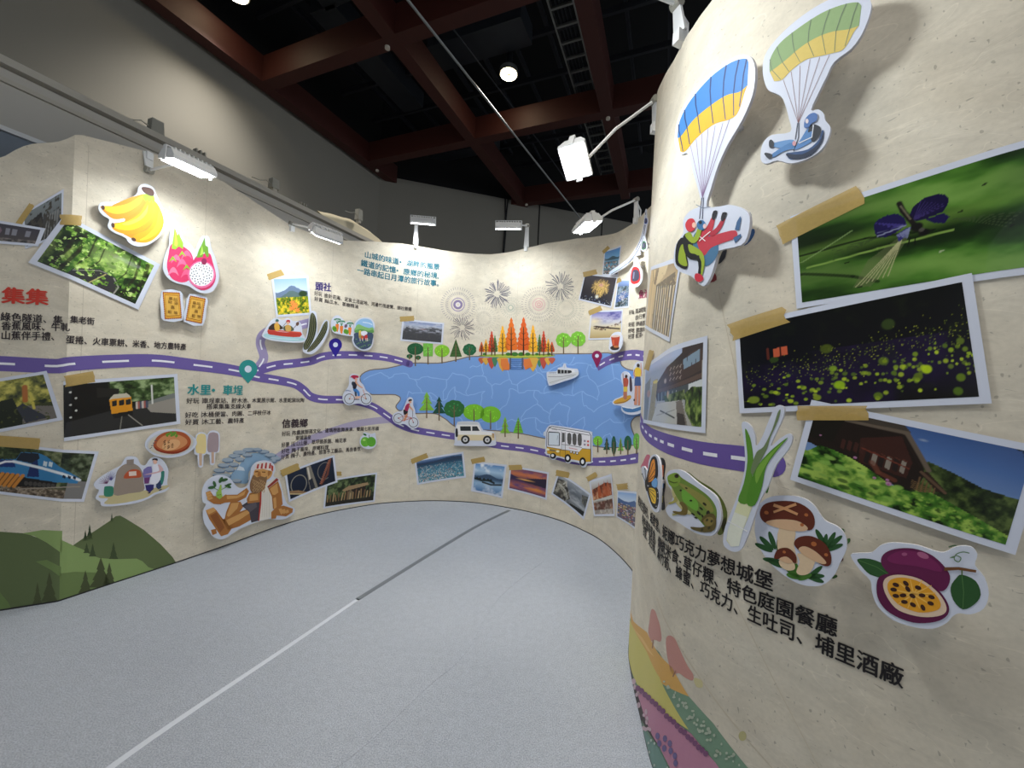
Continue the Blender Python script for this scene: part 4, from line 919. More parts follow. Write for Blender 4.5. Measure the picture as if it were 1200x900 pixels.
def pic_yellow_train(p):
    p.vgrad((0, (36, 44, 26)), (.5, (20, 22, 18)), (1, (26, 26, 26))); p.foliage((p.v < .45)*(p.u > .42), 9, 6, (20, 30, 14), (60, 84, 40), (150, 170, 120))
    p.poly([(0, 0), (.40, 0), (.42, .55), (.3, .9), (0, 1)], (20, 19, 18)); p.poly([(.3, .1), (.5, .16), (.5, .3), (.3, .3)], (34, 34, 30))
    p.poly([(.02, .72), (.4, .6), (.62, .56), (1, .62), (1, 1), (0, 1)], (44, 44, 44)); p.poly([(.72, .52), (1, .46), (1, .82), (.78, .72)], (150, 144, 134)); p.poly([(.72, .5), (1, .36), (1, .47), (.73, .56)], (120, 124, 120))
    p.poly([(.41, .36), (.45, .30), (.57, .29), (.61, .35), (.62, .66), (.43, .68)], (218, 146, 34)); p.poly([(.41, .36), (.45, .27), (.57, .26), (.61, .35)], (196, 190, 170))
    for x in (.435, .5, .56): p.poly([(x, .40), (x+.045, .39), (x+.045, .50), (x, .51)], (34, 34, 36))
    p.poly([(.43, .66), (.62, .64), (.62, .74), (.45, .76)], (26, 24, 24)); p.line([(.58, .72), (.7, .98)], .008, (150, 146, 136)); p.line([(.52, .74), (.5, 1)], .008, (120, 118, 110))
    p.line([(.80, .54), (.80, .14)], .012, (210, 210, 205)); 
    for k in range(6): p.line([(.66+k*.018, .60), (.66+k*.018, .48)], .018, ((200, 190, 180), (160, 90, 80), (70, 80, 100))[k % 3])
    for k in range(5): p.ell(.06+(k % 2)*.05, .15+k*.12, .012, .02, (196, 196, 190))
def pic_blue_loco(p):
    p.foliage(1, 9, 7, (20, 28, 16), (60, 72, 40), (120, 126, 90)); p.mix(np.clip((p.v-.8)*8, 0, 1), (112, 96, 78)); p.foliage(p.v > .86, 24, 5, (60, 50, 40), (110, 96, 80), (160, 146, 128)); p.mix((p.u > .82)*(p.v > .62)*1., (120, 118, 116))
    p.foliage((p.u > .72)*(p.v < .55), 10, 9, (20, 26, 18), (56, 68, 46), (110, 120, 96))
    p.poly([(.08, .34), (.30, .28), (.34, .12), (.50, .10), (.58, .16), (.72, .36), (.93, .56), (.92, .68), (.7, .7), (.42, .66), (.1, .62)], (52, 120, 168))
    p.poly([(.34, .13), (.5, .11), (.52, .22), (.45, .34), (.30, .30)], (30, 36, 48)); p.poly([(.08, .34), (.28, .30), (.3, .46), (.08, .5)], (24, 50, 110)); p.poly([(.44, .36), (.5, .24), (.54, .62), (.42, .64)], (26, 44, 96))
    p.line([(.28, .34), (.55, .42), (.75, .50), (.93, .60)], .028, (220, 226, 230)); p.line([(.12, .44), (.2, .36), (.28, .34)], .02, (230, 232, 236))
    for x in (.56, .61): p.poly([(x, .26), (x+.035, .28), (x+.035, .38), (x, .36)], (200, 214, 220))
    for x in (.76, .81, .86): p.poly([(x, .52), (x+.03, .54), (x+.03, .60), (x, .58)], (20, 30, 50))
    p.poly([(.05, .64), (.42, .66), (.72, .70), (.72, .82), (.3, .88), (.05, .86)], (26, 24, 22))
    for k in range(7): p.ell(.42+k*.045, .78, .022, .05, (70, 66, 62))
    p.poly([(.10, .60), (.34, .62), (.26, .88), (.08, .88)], (30, 26, 22))
    for k in range(5): p.line([(.10+k*.05, .88), (.18+k*.05, .62)], .03, (196, 128, 52))
    p.line([(.36, .92), (.95, .74)], .012, (150, 140, 128))
def pic_lilies(p):
    p.vgrad((0, (140, 176, 224)), (.35, (196, 212, 232)), (.5, (120, 150, 180)), (1, (110, 130, 30)))
    rid = .30+.08*np.sin(p.u*7+1)+.1*(p.n(4, 3)-.5); p.mix(p.v > rid, (104, 124, 152)); p.mix(p.v > rid+.14, (88, 110, 110)); p.ell(.85, .44, .16, .1, (38, 62, 34), .3)
    m_ = p.v > .52; p.foliage(m_, 14, 5, (40, 70, 16), (130, 150, 26), (240, 208, 60)); p.speck(60, 4, [(244, 208, 50), (236, 190, 40), (90, 120, 30)], (.012, .03), (0, .52, 1, 1), .8)
    for x, y in ((.5, .68), (.58, .76), (.45, .84), (.62, .9), (.53, .78)):
        for k in range(6): t = k*1.05+x*9; p.line([(x, y), (x+.08*math.cos(t), y+.07*math.sin(t))], .018, (242, 142, 70))
def pic_mist(p):
    p.vgrad((0, (120, 134, 176)), (.18, (168, 178, 202)), (.35, (120, 124, 136)), (.6, (52, 50, 50)), (1, (26, 24, 24)))
    rid = .28+.07*np.sin(p.u*5)-.06*np.sin(p.u*11); p.mix((p.v > rid)*.9, (62, 62, 66)); p.mix(np.clip((p.n(6, 3, 5, 14)-.45)*5, 0, 1)*np.clip((.62-p.v)*4, 0, 1)*.8, (186, 190, 204))
    p.ell(.5, .36, .12, .06, (176, 140, 140), 1, .7); p.mix(np.clip((p.n(12, 9)-.55)*5, 0, 1)*(p.v > .5)*.4, (80, 78, 74))
def pic_bridge_night(p):
    p.vgrad((0, (22, 34, 56)), (1, (14, 22, 40))); p.poly([(.42, 0), (.52, 0), (.62, 1), (.44, 1)], (130, 124, 112)); p.line([(.455, .05), (.47, .5), (.53, .95)], .03, (214, 206, 190)); p.poly([(.44, .55), (.52, .5), (.56, .95), (.46, .95)], (36, 40, 54))
    q = [(.22+.17*math.cos(t), .55+.36*math.sin(t)) for t in np.linspace(2.4, 7.4, 30)]; p.line(q, .014, (150, 146, 130)); q = [(.8+.15*math.cos(t), .42+.34*math.sin(t)) for t in np.linspace(1.2, 5.6, 30)]; p.line(q, .014, (120, 118, 112))
    p.line([(0, .72), (.18, .82), (.34, 1)], .05, (150, 116, 80)); p.line([(0, .78), (.3, 1)], .015, (230, 206, 150)); p.line([(.95, .02), (.85, .6), (.7, .88)], .04, (110, 62, 48))
    for k in range(14): p.line([(.95-k*.018, .05+k*.06), (.9-k*.018, .07+k*.06)], .014, (176, 110, 80))
def pic_village(p):
    p.foliage(1, 8, 4, (16, 22, 12), (44, 58, 30), (104, 120, 76)); p.mix(np.clip((p.v-.55)*3, 0, .8), (34, 30, 22))
    p.poly([(.33, .42), (.45, .30), (.85, .26), (.88, .36), (.36, .50)], (158, 132, 98)); p.poly([(.4, .48), (.82, .38), (.82, .78), (.4, .82)], (40, 32, 24)); p.poly([(.44, .6), (.5, .44), (.58, .6), (.58, .82), (.44, .84)], (112, 98, 74))
    RR = random.Random(3)
    for k in range(16): x = .04+k*.058; p.line([(x, .82), (x+RR.uniform(-.02, .02), .55+RR.uniform(-.06, .06))], .022, ((150, 120, 80), (120, 90, 62), (176, 150, 110))[k % 3])
    p.mix((p.v > .86)*1., (40, 36, 28))
def pic_swimmers(p):
    p.vgrad((0, (110, 138, 178)), (.12, (50, 76, 116)), (.2, (36, 62, 92)), (.5, (60, 120, 146)), (1, (70, 132, 150))); p.mix((p.v > .1+.05*np.sin(p.u*6))*(p.v < .22), (44, 62, 88))
    p.mix(np.clip((p.n(20, 3)-.5)*6, 0, 1)*(p.v > .3)*.35, (150, 190, 206))
    RR = random.Random(9)
    for k in range(520):
        u = RR.random(); v = .28+.7*RR.random()**.8
        if RR.random() < np.clip(1.15-u*.9-(.5-v)*.6, .12, 1): p.ell(u, v, .011*(.6+v*.6), .02*(.6+v*.6), RR.choice(((236, 232, 222), (214, 190, 170), (206, 120, 90), (240, 240, 240), (90, 60, 50))), .8)
def pic_reflection(p):
    p.vgrad((0, (92, 140, 196)), (.25, (170, 200, 226)), (.45, (96, 128, 160)), (.52, (60, 88, 118)), (.7, (150, 182, 212)), (1, (70, 116, 168)))
    p.mix(np.clip((p.n(4, 2, 5)-.5)*5, 0, 1)*np.clip((.4-p.v)*6, 0, 1), (232, 238, 244)); p.mix(np.clip((p.n(4, 2, 5)-.5)*4, 0, 1)*np.clip((p.v-.62)*4, 0, 1)*.7, (222, 230, 240))
    rid = .40+.05*np.sin(p.u*8+1); p.mix((p.v > rid)*(p.v < .5), (56, 78, 104)); p.line([(.02, .56), (.25, .60), (.5, .56), (.7, .62)], .035, (34, 42, 44)); p.line([(.3, .66), (.6, .70), (.95, .64)], .028, (40, 48, 50))
    for x in (.1, .2, .34, .48, .58): p.ell(x, .55, .05, .05, (28, 38, 36))
def pic_sunset(p):
    p.vgrad((0, (120, 72, 98)), (.25, (206, 122, 78)), (.45, (92, 56, 76)), (.55, (70, 46, 84)), (.8, (196, 112, 70)), (1, (84, 56, 100)))
    p.mix(np.clip((p.n(3, 6, 5, 12)-.5)*5, 0, 1)*.7, (92, 66, 116)); p.poly([(.3, .45), (.6, .34), (1, .22), (1, .62), (.5, .58), (.28, .52)], (44, 34, 56)); p.poly([(0, .3), (.25, .42), (.5, .48), (.3, .52), (0, .5)], (56, 44, 78))
    p.mix(np.clip(1-np.hypot((p.u-.42)/.3, (p.v-.46)/.05), 0, 1), (250, 186, 96)); p.mix(np.clip(1-np.hypot((p.u-.2)/.22, (p.v-.75)/.12), 0, 1)*.8, (64, 62, 124)); p.mix(np.clip(1-np.hypot((p.u-.72)/.35, (p.v-.8)/.1), 0, 1)*.8, (226, 146, 66))
def pic_misty_rocks(p):
    p.vgrad((0, (150, 156, 166)), (.4, (96, 102, 110)), (.7, (142, 146, 152)), (1, (70, 74, 78))); p.mix(np.clip((p.n(3, 3, 5, 7)-.45)*4, 0, 1)*.6, (186, 190, 196))
    p.foliage((p.inside([(0, .2), (.2, .1), (.38, .4), (.5, .75), (.35, 1), (0, 1)]))*.95, 7, 4, (20, 20, 18), (74, 70, 62), (170, 166, 150)); p.foliage(p.inside([(.8, .2), (1, .1), (1, .6), (.85, .5)])*.9, 9, 6, (16, 18, 16), (50, 52, 48), (110, 108, 100)); p.mix(p.inside([(.55, .9), (1, .78), (1, 1), (.5, 1)]), (30, 32, 30))
    p.line([(.2, .3), (.26, .12), (.3, .3)], .03, (190, 186, 176)); p.line([(.08, .4), (.3, .5), (.42, .8)], .02, (190, 188, 178))
def pic_autumn_fall(p):
    p.vgrad((0, (206, 210, 214)), (.35, (150, 130, 110)), (1, (60, 44, 34))); p.foliage(p.v > .12+.2*np.abs(p.u-.65), 8, 3, (70, 36, 24), (150, 74, 44), (206, 160, 120))
    for x, w_ in ((.62, .15), (.8, .13), (.35, .1)): p.poly([(x, .06), (x+w_, .5), (x-w_, .5)], (176, 82, 40), .8)
    p.poly([(.0, .58), (1, .50), (1, .60), (0, .66)], (196, 196, 190)); p.poly([(.1, .66), (.9, .62), (.8, .9), (.2, .95)], (92, 52, 40)); p.ell(.45, .75, .14, .14, (120, 60, 44), .4); p.poly([(0, .88), (1, .86), (1, 1), (0, 1)], (206, 206, 198), .85); p.foliage((p.v > .6)*.5, 12, 8, (40, 26, 20), (100, 70, 54), (200, 190, 176))
def pic_crowd(p):
    p.vgrad((0, (140, 176, 224)), (.3, (200, 216, 236)), (.5, (120, 128, 144))); p.mix(p.v > .22+.1*np.abs(np.sin(p.u*5)), (64, 96, 146)); p.mix(p.v > .45, (92, 86, 96)); RR = random.Random(2)
    for k in range(260): u, v = RR.random(), .42+.58*RR.random(); p.ell(u, v, .04, .022, RR.choice(((190, 60, 60), (60, 70, 120), (210, 180, 170), (40, 40, 60), (220, 200, 90), (90, 60, 120), (200, 200, 210))), .7)
def pic_sky_crowd(p):
    p.vgrad((0, (76, 134, 196)), (.4, (120, 176, 216)), (.5, (70, 100, 110)), (.6, (90, 150, 180)), (1, (70, 80, 80))); p.mix((p.v > .3+.04*np.sin(p.u*9))*(p.v < .42), (52, 84, 100)); RR = random.Random(5)
    for k in range(130): u, v = RR.random(), .5+.5*RR.random(); p.ell(u, v, .05, .04, RR.choice(((60, 60, 64), (196, 196, 190), (120, 100, 90), (40, 60, 60), (160, 110, 100))), .7)
def pic_gold_fireworks(p):
    p.vgrad((0, (52, 46, 56)), (.7, (36, 32, 40)), (1, (26, 28, 46)))
    RR = random.Random(6)
    for cx, cy, R_ in ((.42, .38, .30), (.68, .36, .30), (.55, .55, .25), (.55, .3, .28)):
        p.mix(np.clip(1-np.hypot((p.u-cx)*p.asp/R_, (p.v-cy)/R_), 0, 1)*.5, (170, 134, 74))
        for k in range(46): t = RR.uniform(0, 6.28); q = R_*RR.uniform(.6, 1); p.line([(cx+.2*q*math.cos(t)/p.asp, cy+.2*q*math.sin(t)), (cx+q*math.cos(t)/p.asp, cy+q*math.sin(t)+.04)], .006, (224, 188, 110), .8)
    p.ell(.55, .32, .1, .1, (214, 150, 160), 1, .8); p.ell(.5, .78, .07, .1, (226, 226, 220), .8); p.speck(36, 3, [(220, 230, 220), (120, 140, 190)], (.01, .022), (0, .82, 1, .97))
def pic_town_air(p):
    p.vgrad((0, (140, 166, 214)), (.2, (96, 120, 170)), (1, (50, 62, 76))); p.foliage(p.v > .2, 9, 4, (26, 40, 40), (60, 84, 96), (130, 150, 170)); p.poly([(.0, .55), (.6, .4), (1, .5), (1, .62), (.2, .8), (0, .85)], (64, 96, 150)); RR = random.Random(8)
    for k in range(120): x, y = RR.gauss(.52, .22), RR.gauss(.62, .14); p.ell(x, y, .03, .018, RR.choice(((220, 222, 226), (190, 190, 196), (206, 170, 150))), .7)
def pic_boats(p):
    p.vgrad((0, (116, 116, 176)), (.2, (176, 172, 206)), (.4, (196, 196, 206)), (.6, (210, 196, 158)), (1, (176, 152, 104))); p.mix(np.clip((p.n(3, 4, 5, 7)-.5)*5, 0, 1)*np.clip((.5-p.v)*3, 0, 1), (84, 84, 150)); p.mix(np.clip(1-np.hypot((p.u-.1)/.3, (p.v-.35)/.2), 0, 1)*.7, (240, 220, 160))
    RR = random.Random(4)
    for k in range(60): u = RR.uniform(.1, .98); v = .52+.12*math.sin(u*4)+RR.uniform(-.06, .06); p.ell(u, v, .035, .025, RR.choice(((62, 46, 44), (90, 64, 56), (140, 110, 96), (40, 34, 40))), .6)
    p.line([(.15, .55), (.95, .68)], .03, (60, 46, 46))
def pic_timber_hall(p):
    p.vgrad((0, (150, 124, 92)), (.3, (206, 178, 132)), (1, (190, 160, 116))); p.poly([(.0, .0), (.28, .02), (.30, 1), (0, 1)], (214, 184, 134))
    p.poly([(.38, .0), (.72, .0), (.66, .12), (.46, .24), (.34, .27), (.33, .15)], (216, 192, 148)); p.poly([(.3, .04), (.4, .0), (.34, .28), (.24, .24)], (120, 92, 62)); p.poly([(.36, .28), (.95, .12), (1, .3), (.4, .34)], (96, 78, 56))
    for k in range(9):
        x = .38+k*.075; p.poly([(x, .3), (x+.035, .29), (x+.05, 1), (x+.005, 1)], (62, 50, 40)); p.poly([(x+.038, .3), (x+.058, .29), (x+.078, 1), (x+.055, 1)], ((222, 216, 206), (196, 180, 150))[k % 2])
    p.line([(.16, .2), (.17, 1)], .012, (120, 94, 62)); p.line([(.22, .2), (.12, 0)], .02, (110, 84, 56)); p.mix(np.clip((p.n(8, 3, 4, 4)-.55)*5, 0, 1)*(p.v > .75)*.6, (112, 84, 56)); p.speck(30, 2, (170, 146, 110), (.01, .02), (.4, .1, 1, .3))
def pic_building(p):
    p.vgrad((0, (176, 190, 220)), (.12, (150, 160, 180)), (1, (170, 166, 158)))
    p.poly([(.14, .40), (.35, .12), (.6, .0), (1, .0), (1, .62), (.2, .66)], (58, 48, 48)); p.poly([(.22, .34), (.75, .04), (1, .05), (1, .30), (.24, .46)], (72, 58, 54)); p.poly([(.62, .1), (.9, .05), (.9, .2), (.64, .24)], (128, 150, 168))
    for x in (.69, .76, .83): p.line([(x, .08), (x+.01, .22)], .006, (60, 52, 50))
    for k, (x, y) in enumerate([(a, b) for a in (.40, .455, .51, .565) for b in (.16, .24, .32)]):      # timber lettering blurred by distance
        p.line([(x, y+.03), (x+.03, y)], .008, (164, 150, 140)); p.line([(x+.015, y-.01), (x+.018, y+.045)], .007, (150, 136, 128))
    p.ell(.33, .34, .025, .05, (176, 160, 150), .5); p.poly([(.2, .46), (1, .34), (1, .4), (.2, .52)], (92, 74, 66)); p.poly([(.2, .52), (.95, .42), (.95, .56), (.2, .66)], (72, 80, 86))
    for k in range(12): p.line([(.22+k*.06, .52), (.22+k*.06, .66)], .006, (196, 200, 196), .8)
    p.poly([(.12, .28), (.2, .26), (.15, 1), (.06, 1)], (150, 138, 100)); p.speck(26, 3, [(176, 164, 120), (110, 100, 70)], (.008, .016), (.08, .3, .18, 1)); p.ell(.16, .31, .04, .03, (206, 186, 90))
    p.poly([(0, .3), (.08, .2), (.04, 1), (0, 1)], (120, 120, 110)); p.ell(.05, .5, .03, .07, (170, 130, 110))
    p.poly([(.2, .70), (.62, .64), (.72, 1), (.12, 1)], (188, 186, 180)); p.poly([(.52, .68), (.62, .66), (.72, 1), (.55, 1)], (120, 112, 104)); p.poly([(.55, .84), (.66, .86), (.69, 1), (.55, 1)], (62, 56, 54))
    p.line([(.26, .82), (.5, .92)], .012, (48, 46, 46)); p.line([(.2, .9), (.5, .8)], .006, (140, 138, 134)); p.foliage(p.inside([(.3, .58), (.66, .52), (.66, .66), (.34, .68)]), 12, 4, (28, 40, 20), (74, 92, 54), (140, 150, 100))
    p.poly([(.72, .46), (1, .42), (1, .56), (.72, .54)], (206, 210, 210)); p.foliage(p.inside([(.66, .58), (.78, .5), (1, .52), (1, 1), (.8, 1), (.68, .82)]), 10, 7, (16, 24, 12), (60, 84, 36), (140, 160, 84))
    p.poly([(.95, .2), (1, .18), (1, .5), (.96, .5)], (206, 204, 200)); p.ell(.38, .56, .018, .07, (190, 160, 130), .4)
def pic_butterfly(p):
    g = p.n(2.2, 5, 4, 5); t = p.v*.9+(g-.5)*.7+(p.u-.5)*.35
    p.ramp(np.mod(t*1.35, 1.0)*0+np.clip(.5+.5*np.sin((p.v-p.u*.28)*9+g*3), 0, 1), [(0, (22, 46, 12)), (.35, (48, 90, 26)), (.7, (92, 146, 52)), (1, (132, 178, 82))])
    p.mix(np.clip((p.u-.55)*1.5, 0, .7)*np.clip((.55-p.v)*3, 0, 1)*np.clip(p.u*2-1, 0, 1), (34, 62, 24)); p.mix(np.clip((.5-p.u)*1.6, 0, .5), (26, 40, 16))
    p.mix(np.clip((.12-np.abs(p.v-.42+.12*(p.u-.3)))/.12, 0, 1)*.55, (128, 170, 72)); p.line([(.0, .44), (.25, .42), (.52, .50)], .012, (20, 34, 12), .9); p.line([(.02, .60), (.3, .56), (.6, .54)], .010, (150, 186, 88), .9)
    p.line([(.0, .66), (.2, .80), (.3, .9)], .016, (22, 36, 14), .8); p.line([(0, .52), (.2, .3)], .006, (150, 180, 110), .7)
    for q in (((.38, .50), (.26, .66), (.20, .92), (.27, .94), (.36, .74), (.42, .52)),):
        p.poly(q, (120, 130, 84), .45)
        for k in range(7): p.line([(.40, .50), (.21+k*.022, .92-k*.01)], .004, (206, 204, 150), .8)
    for k in range(5): p.line([(.6, .44), (.82+k*.012, .62-k*.025)], .003, (70, 90, 50), .8); p.line([(.3, .44), (.12, .46+k*.03)], .003, (60, 80, 44), .7)
    V1, V2 = (34, 26, 84), (72, 62, 140)
    p.poly([(.285, .30), (.30, .26), (.34, .235), (.38, .25), (.405, .31), (.415, .38), (.38, .43), (.33, .46), (.305, .44), (.29, .40)], V1); p.poly([(.425, .30), (.44, .22), (.48, .17), (.53, .16), (.565, .19), (.58, .24), (.575, .30), (.555, .35), (.50, .37), (.45, .37)], (30, 22, 66))
    p.poly([(.375, .46), (.41, .42), (.435, .42), (.41, .50), (.385, .54)], (60, 54, 130)); p.poly([(.49, .38), (.56, .36), (.585, .41), (.565, .46), (.52, .43)], V1)
    for k in range(8): p.line([(.415, .385), (.295+k*.012, .29+.018*k)], .003, V2); p.line([(.44, .36), (.47+k*.014, .19+k*.014)], .003, (66, 54, 116)); p.line([(.43, .42), (.375+k*.006, .47+k*.007)], .004, (150, 156, 196), .8)
    p.line([(.30, .43), (.35, .41), (.41, .39)], .006, (170, 176, 206), .8); p.line([(.30, .39), (.40, .385)], .004, (150, 156, 196), .8)
    p.line([(.385, .15), (.40, .24), (.425, .33), (.45, .42)], .020, (34, 30, 28)); p.line([(.39, .18), (.43, .34)], .006, (120, 112, 92)); p.ell(.455, .43, .03, .05, (26, 24, 24), .3); p.ell(.485, .50, .026, .04, (22, 20, 20), .3); p.ell(.475, .47, .014, .022, (90, 88, 80), .4)
    for a in ((.43, .52, .42, .60), (.45, .54, .45, .6), (.49, .50, .53, .49)): p.line([(a[0], a[1]), (a[2], a[3])], .005, (16, 16, 14))
    for x, y in ((.62, .39), (.83, .62), (.71, .20), (.17, .64), (.22, .93), (.55, .72)): p.line([(x, y), (x+.014, y-.006)], .007, (16, 18, 12) if y != .72 else (190, 206, 160))
    p.c *= .72
def pic_fireflies(p):
    p.vgrad((0, (12, 14, 14)), (.45, (14, 14, 20)), (.7, (26, 18, 44)), (1, (14, 14, 12))); p.mix(np.clip((p.n(3, 4)-.45)*4, 0, 1)*(p.v > .4)*.6, (38, 24, 64)); p.mix(np.clip((p.n(8, 6)-.6)*4, 0, 1)*.3, (34, 44, 20))
    p.poly([(.13, .31), (.19, .30), (.19, .40), (.13, .41)], (196, 92, 62)); p.line([(.16, .3), (.16, .41)], .006, (60, 24, 20)); p.line([(.105, .3), (.105, .42)], .01, (90, 40, 30)); RR = random.Random(12)
    for k in range(420):
        u = RR.random(); v = .62-.22*u+RR.gauss(0, .09); p.ell(u, v, .0035, .006, RR.choice(((150, 168, 40), (186, 196, 60), (96, 116, 36))), .9, .9)
    for k in range(150):
        u = RR.random()**.75; v = np.clip(.86-.22*u+RR.gauss(0, .10), .4, .97); q = RR.uniform(.010, .026); p.ell(u, v, q/p.asp, q, RR.choice(((150, 176, 40), (122, 146, 40), (184, 206, 50), (92, 116, 34))), .35, RR.uniform(.5, 1))
    for u, v, q, c, a in ((.36, .40, .055, (96, 112, 30), .55), (.64, .25, .06, (64, 84, 34), .6), (.13, .44, .04, (60, 84, 30), .6), (.60, .60, .045, (110, 132, 30), .6), (.40, .80, .05, (150, 186, 30), .9), (.38, .62, .035, (130, 160, 40), .8), (.74, .78, .04, (110, 130, 26), .7), (.78, .72, .045, (186, 214, 30), .9), (.92, .82, .04, (110, 136, 30), .8), (.9, .94, .042, (90, 120, 30), .8), (.94, .50, .035, (110, 130, 40), .7), (.56, .94, .04, (100, 124, 30), .8), (.3, .92, .035, (140, 160, 40), .8), (.03, .9, .05, (130, 150, 50), .8)): p.ell(u, v, q/p.asp, q, c, .3, a)
def pic_lotus_house(p):
    p.ramp(p.v+.12*(1-p.u), [(0, (62, 92, 150)), (.3, (84, 120, 182)), (.6, (120, 150, 200)), (1, (130, 160, 200))]); p.ell(.5, .13, .03, .02, (196, 210, 226), 1, .6)
    p.foliage(p.inside([(.45, .42), (.55, .36), (.68, .42), (.82, .50), (1, .52), (1, 1), (.4, 1)]), 12, 4, (18, 26, 12), (48, 64, 28), (100, 118, 60))
    p.poly([(0, .1), (.14, .06), (.42, .06), (.50, .30), (.55, .52), (.52, .74), (.3, .74), (0, .5)], (36, 26, 22)); p.poly([(.10, .06), (.16, -.02), (.40, .0), (.44, .08)], (74, 66, 58)); p.line([(.14, .10), (.42, .09), (.56, .46)], .022, (112, 98, 84)); p.line([(.13, .12), (.40, .12), (.52, .44)], .008, (40, 30, 26))
    p.poly([(.22, .28), (.4, .14), (.48, .42), (.47, .62), (.24, .58)], (66, 36, 30)); p.poly([(0, .10), (.13, .1), (.1, .42), (0, .42)], (30, 26, 20))
    for k in range(6): x = .26+k*.034; p.poly([(x, .42), (x+.024, .44), (x+.024, .58), (x, .56)], (150, 140, 128) if k % 2 else (40, 30, 28)); p.poly([(x, .40), (x+.026, .42), (x+.026, .435), (x, .415)], (96, 52, 40))
    for k in range(4): x = .14+k*.03; p.poly([(x, .34), (x+.02, .36), (x+.02, .48), (x, .46)], (72, 40, 34))
    p.line([(.24, .40), (.47, .5)], .008, (120, 56, 40)); p.poly([(.52, .5), (.56, .48), (.66, .64), (.62, .68)], (52, 36, 28)); p.line([(.53, .50), (.66, .66)], .014, (104, 78, 60))
    for k in range(5): p.line([(.53+k*.02, .56+k*.02), (.53+k*.02, .72+k*.02)], .006, (120, 90, 60)); p.line([(.5, .62+k*.02), (.6, .68+k*.02)], .004, (140, 110, 70), .7)
    m_ = p.inside([(0, .62), (.05, .50), (.12, .52), (.2, .56), (.28, .62), (.40, .74), (.5, .76), (.6, .70), (.75, .78), (1, .92), (1, 1), (0, 1)])
    p.foliage(m_, 9, 11, (16, 36, 8), (76, 132, 40), (180, 214, 96)); RR = random.Random(5)
    for k in range(70):
        u = RR.random()*.55; v = .45+.5*RR.random()
        if v > .56+u*.4: q = RR.uniform(.02, .06); p.ell(u, v, q/p.asp, q*.55, RR.choice(((60, 116, 34), (120, 170, 66), (150, 196, 88), (38, 74, 24))), .35, .8)
    for k in range(170):
        u = .5+.5*RR.random(); v = .72+.28*RR.random()
        if v > .5+u*.42: q = RR.uniform(.01, .03); p.ell(u, v, q/p.asp, q*.6, RR.choice(((90, 140, 40), (140, 186, 70), (50, 80, 24), (170, 206, 90))), .4, .8)
    for u, v, q in ((.40, .74, .030), (.33, .72, .018), (.22, .54, .018), (.04, .37, .012), (.39, .70, .018)): p.ell(u, v, q/p.asp, q, (206, 150, 186), .5); p.ell(u, v+.3*q, .5*q/p.asp, q*.6, (170, 96, 150), .5)
    p.line([(.3, .54), (.34, .64), (.42, .68)], .024, (120, 66, 48), .7)
    for u, v in ((.93, -.005), (.96, .02), (.99, .03), (.97, .06)): p.ell(u, v, .02, .03, (20, 30, 16), .4)

    p.c *= .8

TP = lambda a, b, w_, s=1: torn(a[0], a[1], b[0], b[1], w_, 4, s)
photo(LONG, ((26, 251), (75, 221.5), (73.5, 276), (30, 292)), pic_dim_street, 'grey tilted picture in the dark corner left of the fold', 0, .06, [TP((20, 266), (38, 240), 7, 1)])
photo(LONG, ((-40, 252), (54, 268), (45.5, 289), (-40, 283)), pic_shopfront, 'dim shopfront picture cut by the left edge of the photo', 1, .12)
photo(LONG, ((76, 252.5), (187, 310), (161.7, 363), (34, 308)), pic_road, 'picture of a road under green trees, bent over the wall fold below the bananas', 2, .075, [TP((72, 258), (95, 259), 12, 3)], 1.6)
photo(LONG, ((-35, 449), (55, 434.5), (74, 492), (-28, 512)), pic_avenue, 'picture of a yellow-green tree avenue, left of the fold under the purple road', 0, .06, None, 1.3)
photo(LONG, ((74.5, 447), (207.5, 438), (211, 496.5), (75, 517)), pic_yellow_train, 'picture of a yellow railcar at a platform', 1, .06, [TP((76, 447), (111, 441), 13, 4)], 1.6, (0, 1, 1, 1))
photo(LONG, ((-22, 515), (115.6, 529), (98.2, 588), (-22, 576)), pic_blue_loco, 'picture of a blue locomotive running over the wall fold', 0, .055, [TP((-10, 516), (46, 520), 13, 5)], 1.4)
photo(LONG, ((317.6, 324.4), (361, 323), (365, 369), (323.3, 372)), pic_lilies, 'upright picture of orange and yellow lilies below blue mountains', 0, .06, [TP((313.5, 325), (331, 319), 7.5, 6)], 2)
photo(LONG, ((471.5, 373.5), (520.5, 378.5), (518.7, 403.5), (469, 399.3)), pic_mist, 'small dark picture of misty mountains left of the fireworks', 0, .075, [TP((469, 374), (485.5, 373), 6, 7)], 2)
photo(LONG, ((382, 563), (442, 553.5), (439, 588), (378.6, 596)), pic_village, 'picture of a thatched hut in a dark forest village', 0, .06, [TP((390, 555), (400, 555), 5, 8)], 2)
photo(LONG, ((333, 554.5), (391.6, 533), (395.4, 565), (338, 588.5)), pic_bridge_night, 'dark blue picture of looping cable bridges beside the wooden figure', 1, .07, [TP((329, 555), (350, 546), 8, 9)], 2)
G_ = 'taped pictures along the foot of the wall'
photo(LONG, ((485.5, 539.3), (543, 529.2), (546.2, 559.5), (489, 568.2)), pic_swimmers, 'picture of a lake packed with swimmers', 0, .07, [TP((482, 541), (501, 533.5), 6, 10)], 2, group=G_)
photo(LONG, ((555.8, 541), (594, 544.6), (588.8, 584), (552, 575.5)), pic_reflection, 'pale blue picture of clouds mirrored in a lake', 0, .06, [TP((552.5, 541), (568, 538), 6, 11)], 2, group=G_)
photo(LONG, ((597.5, 546), (643.3, 553.5), (640.8, 586), (595, 573.3)), pic_sunset, 'orange and purple picture of a sunset over the lake', 0, .07, [TP((596.5, 548), (612, 547.5), 6, 12)], 2, group=G_)
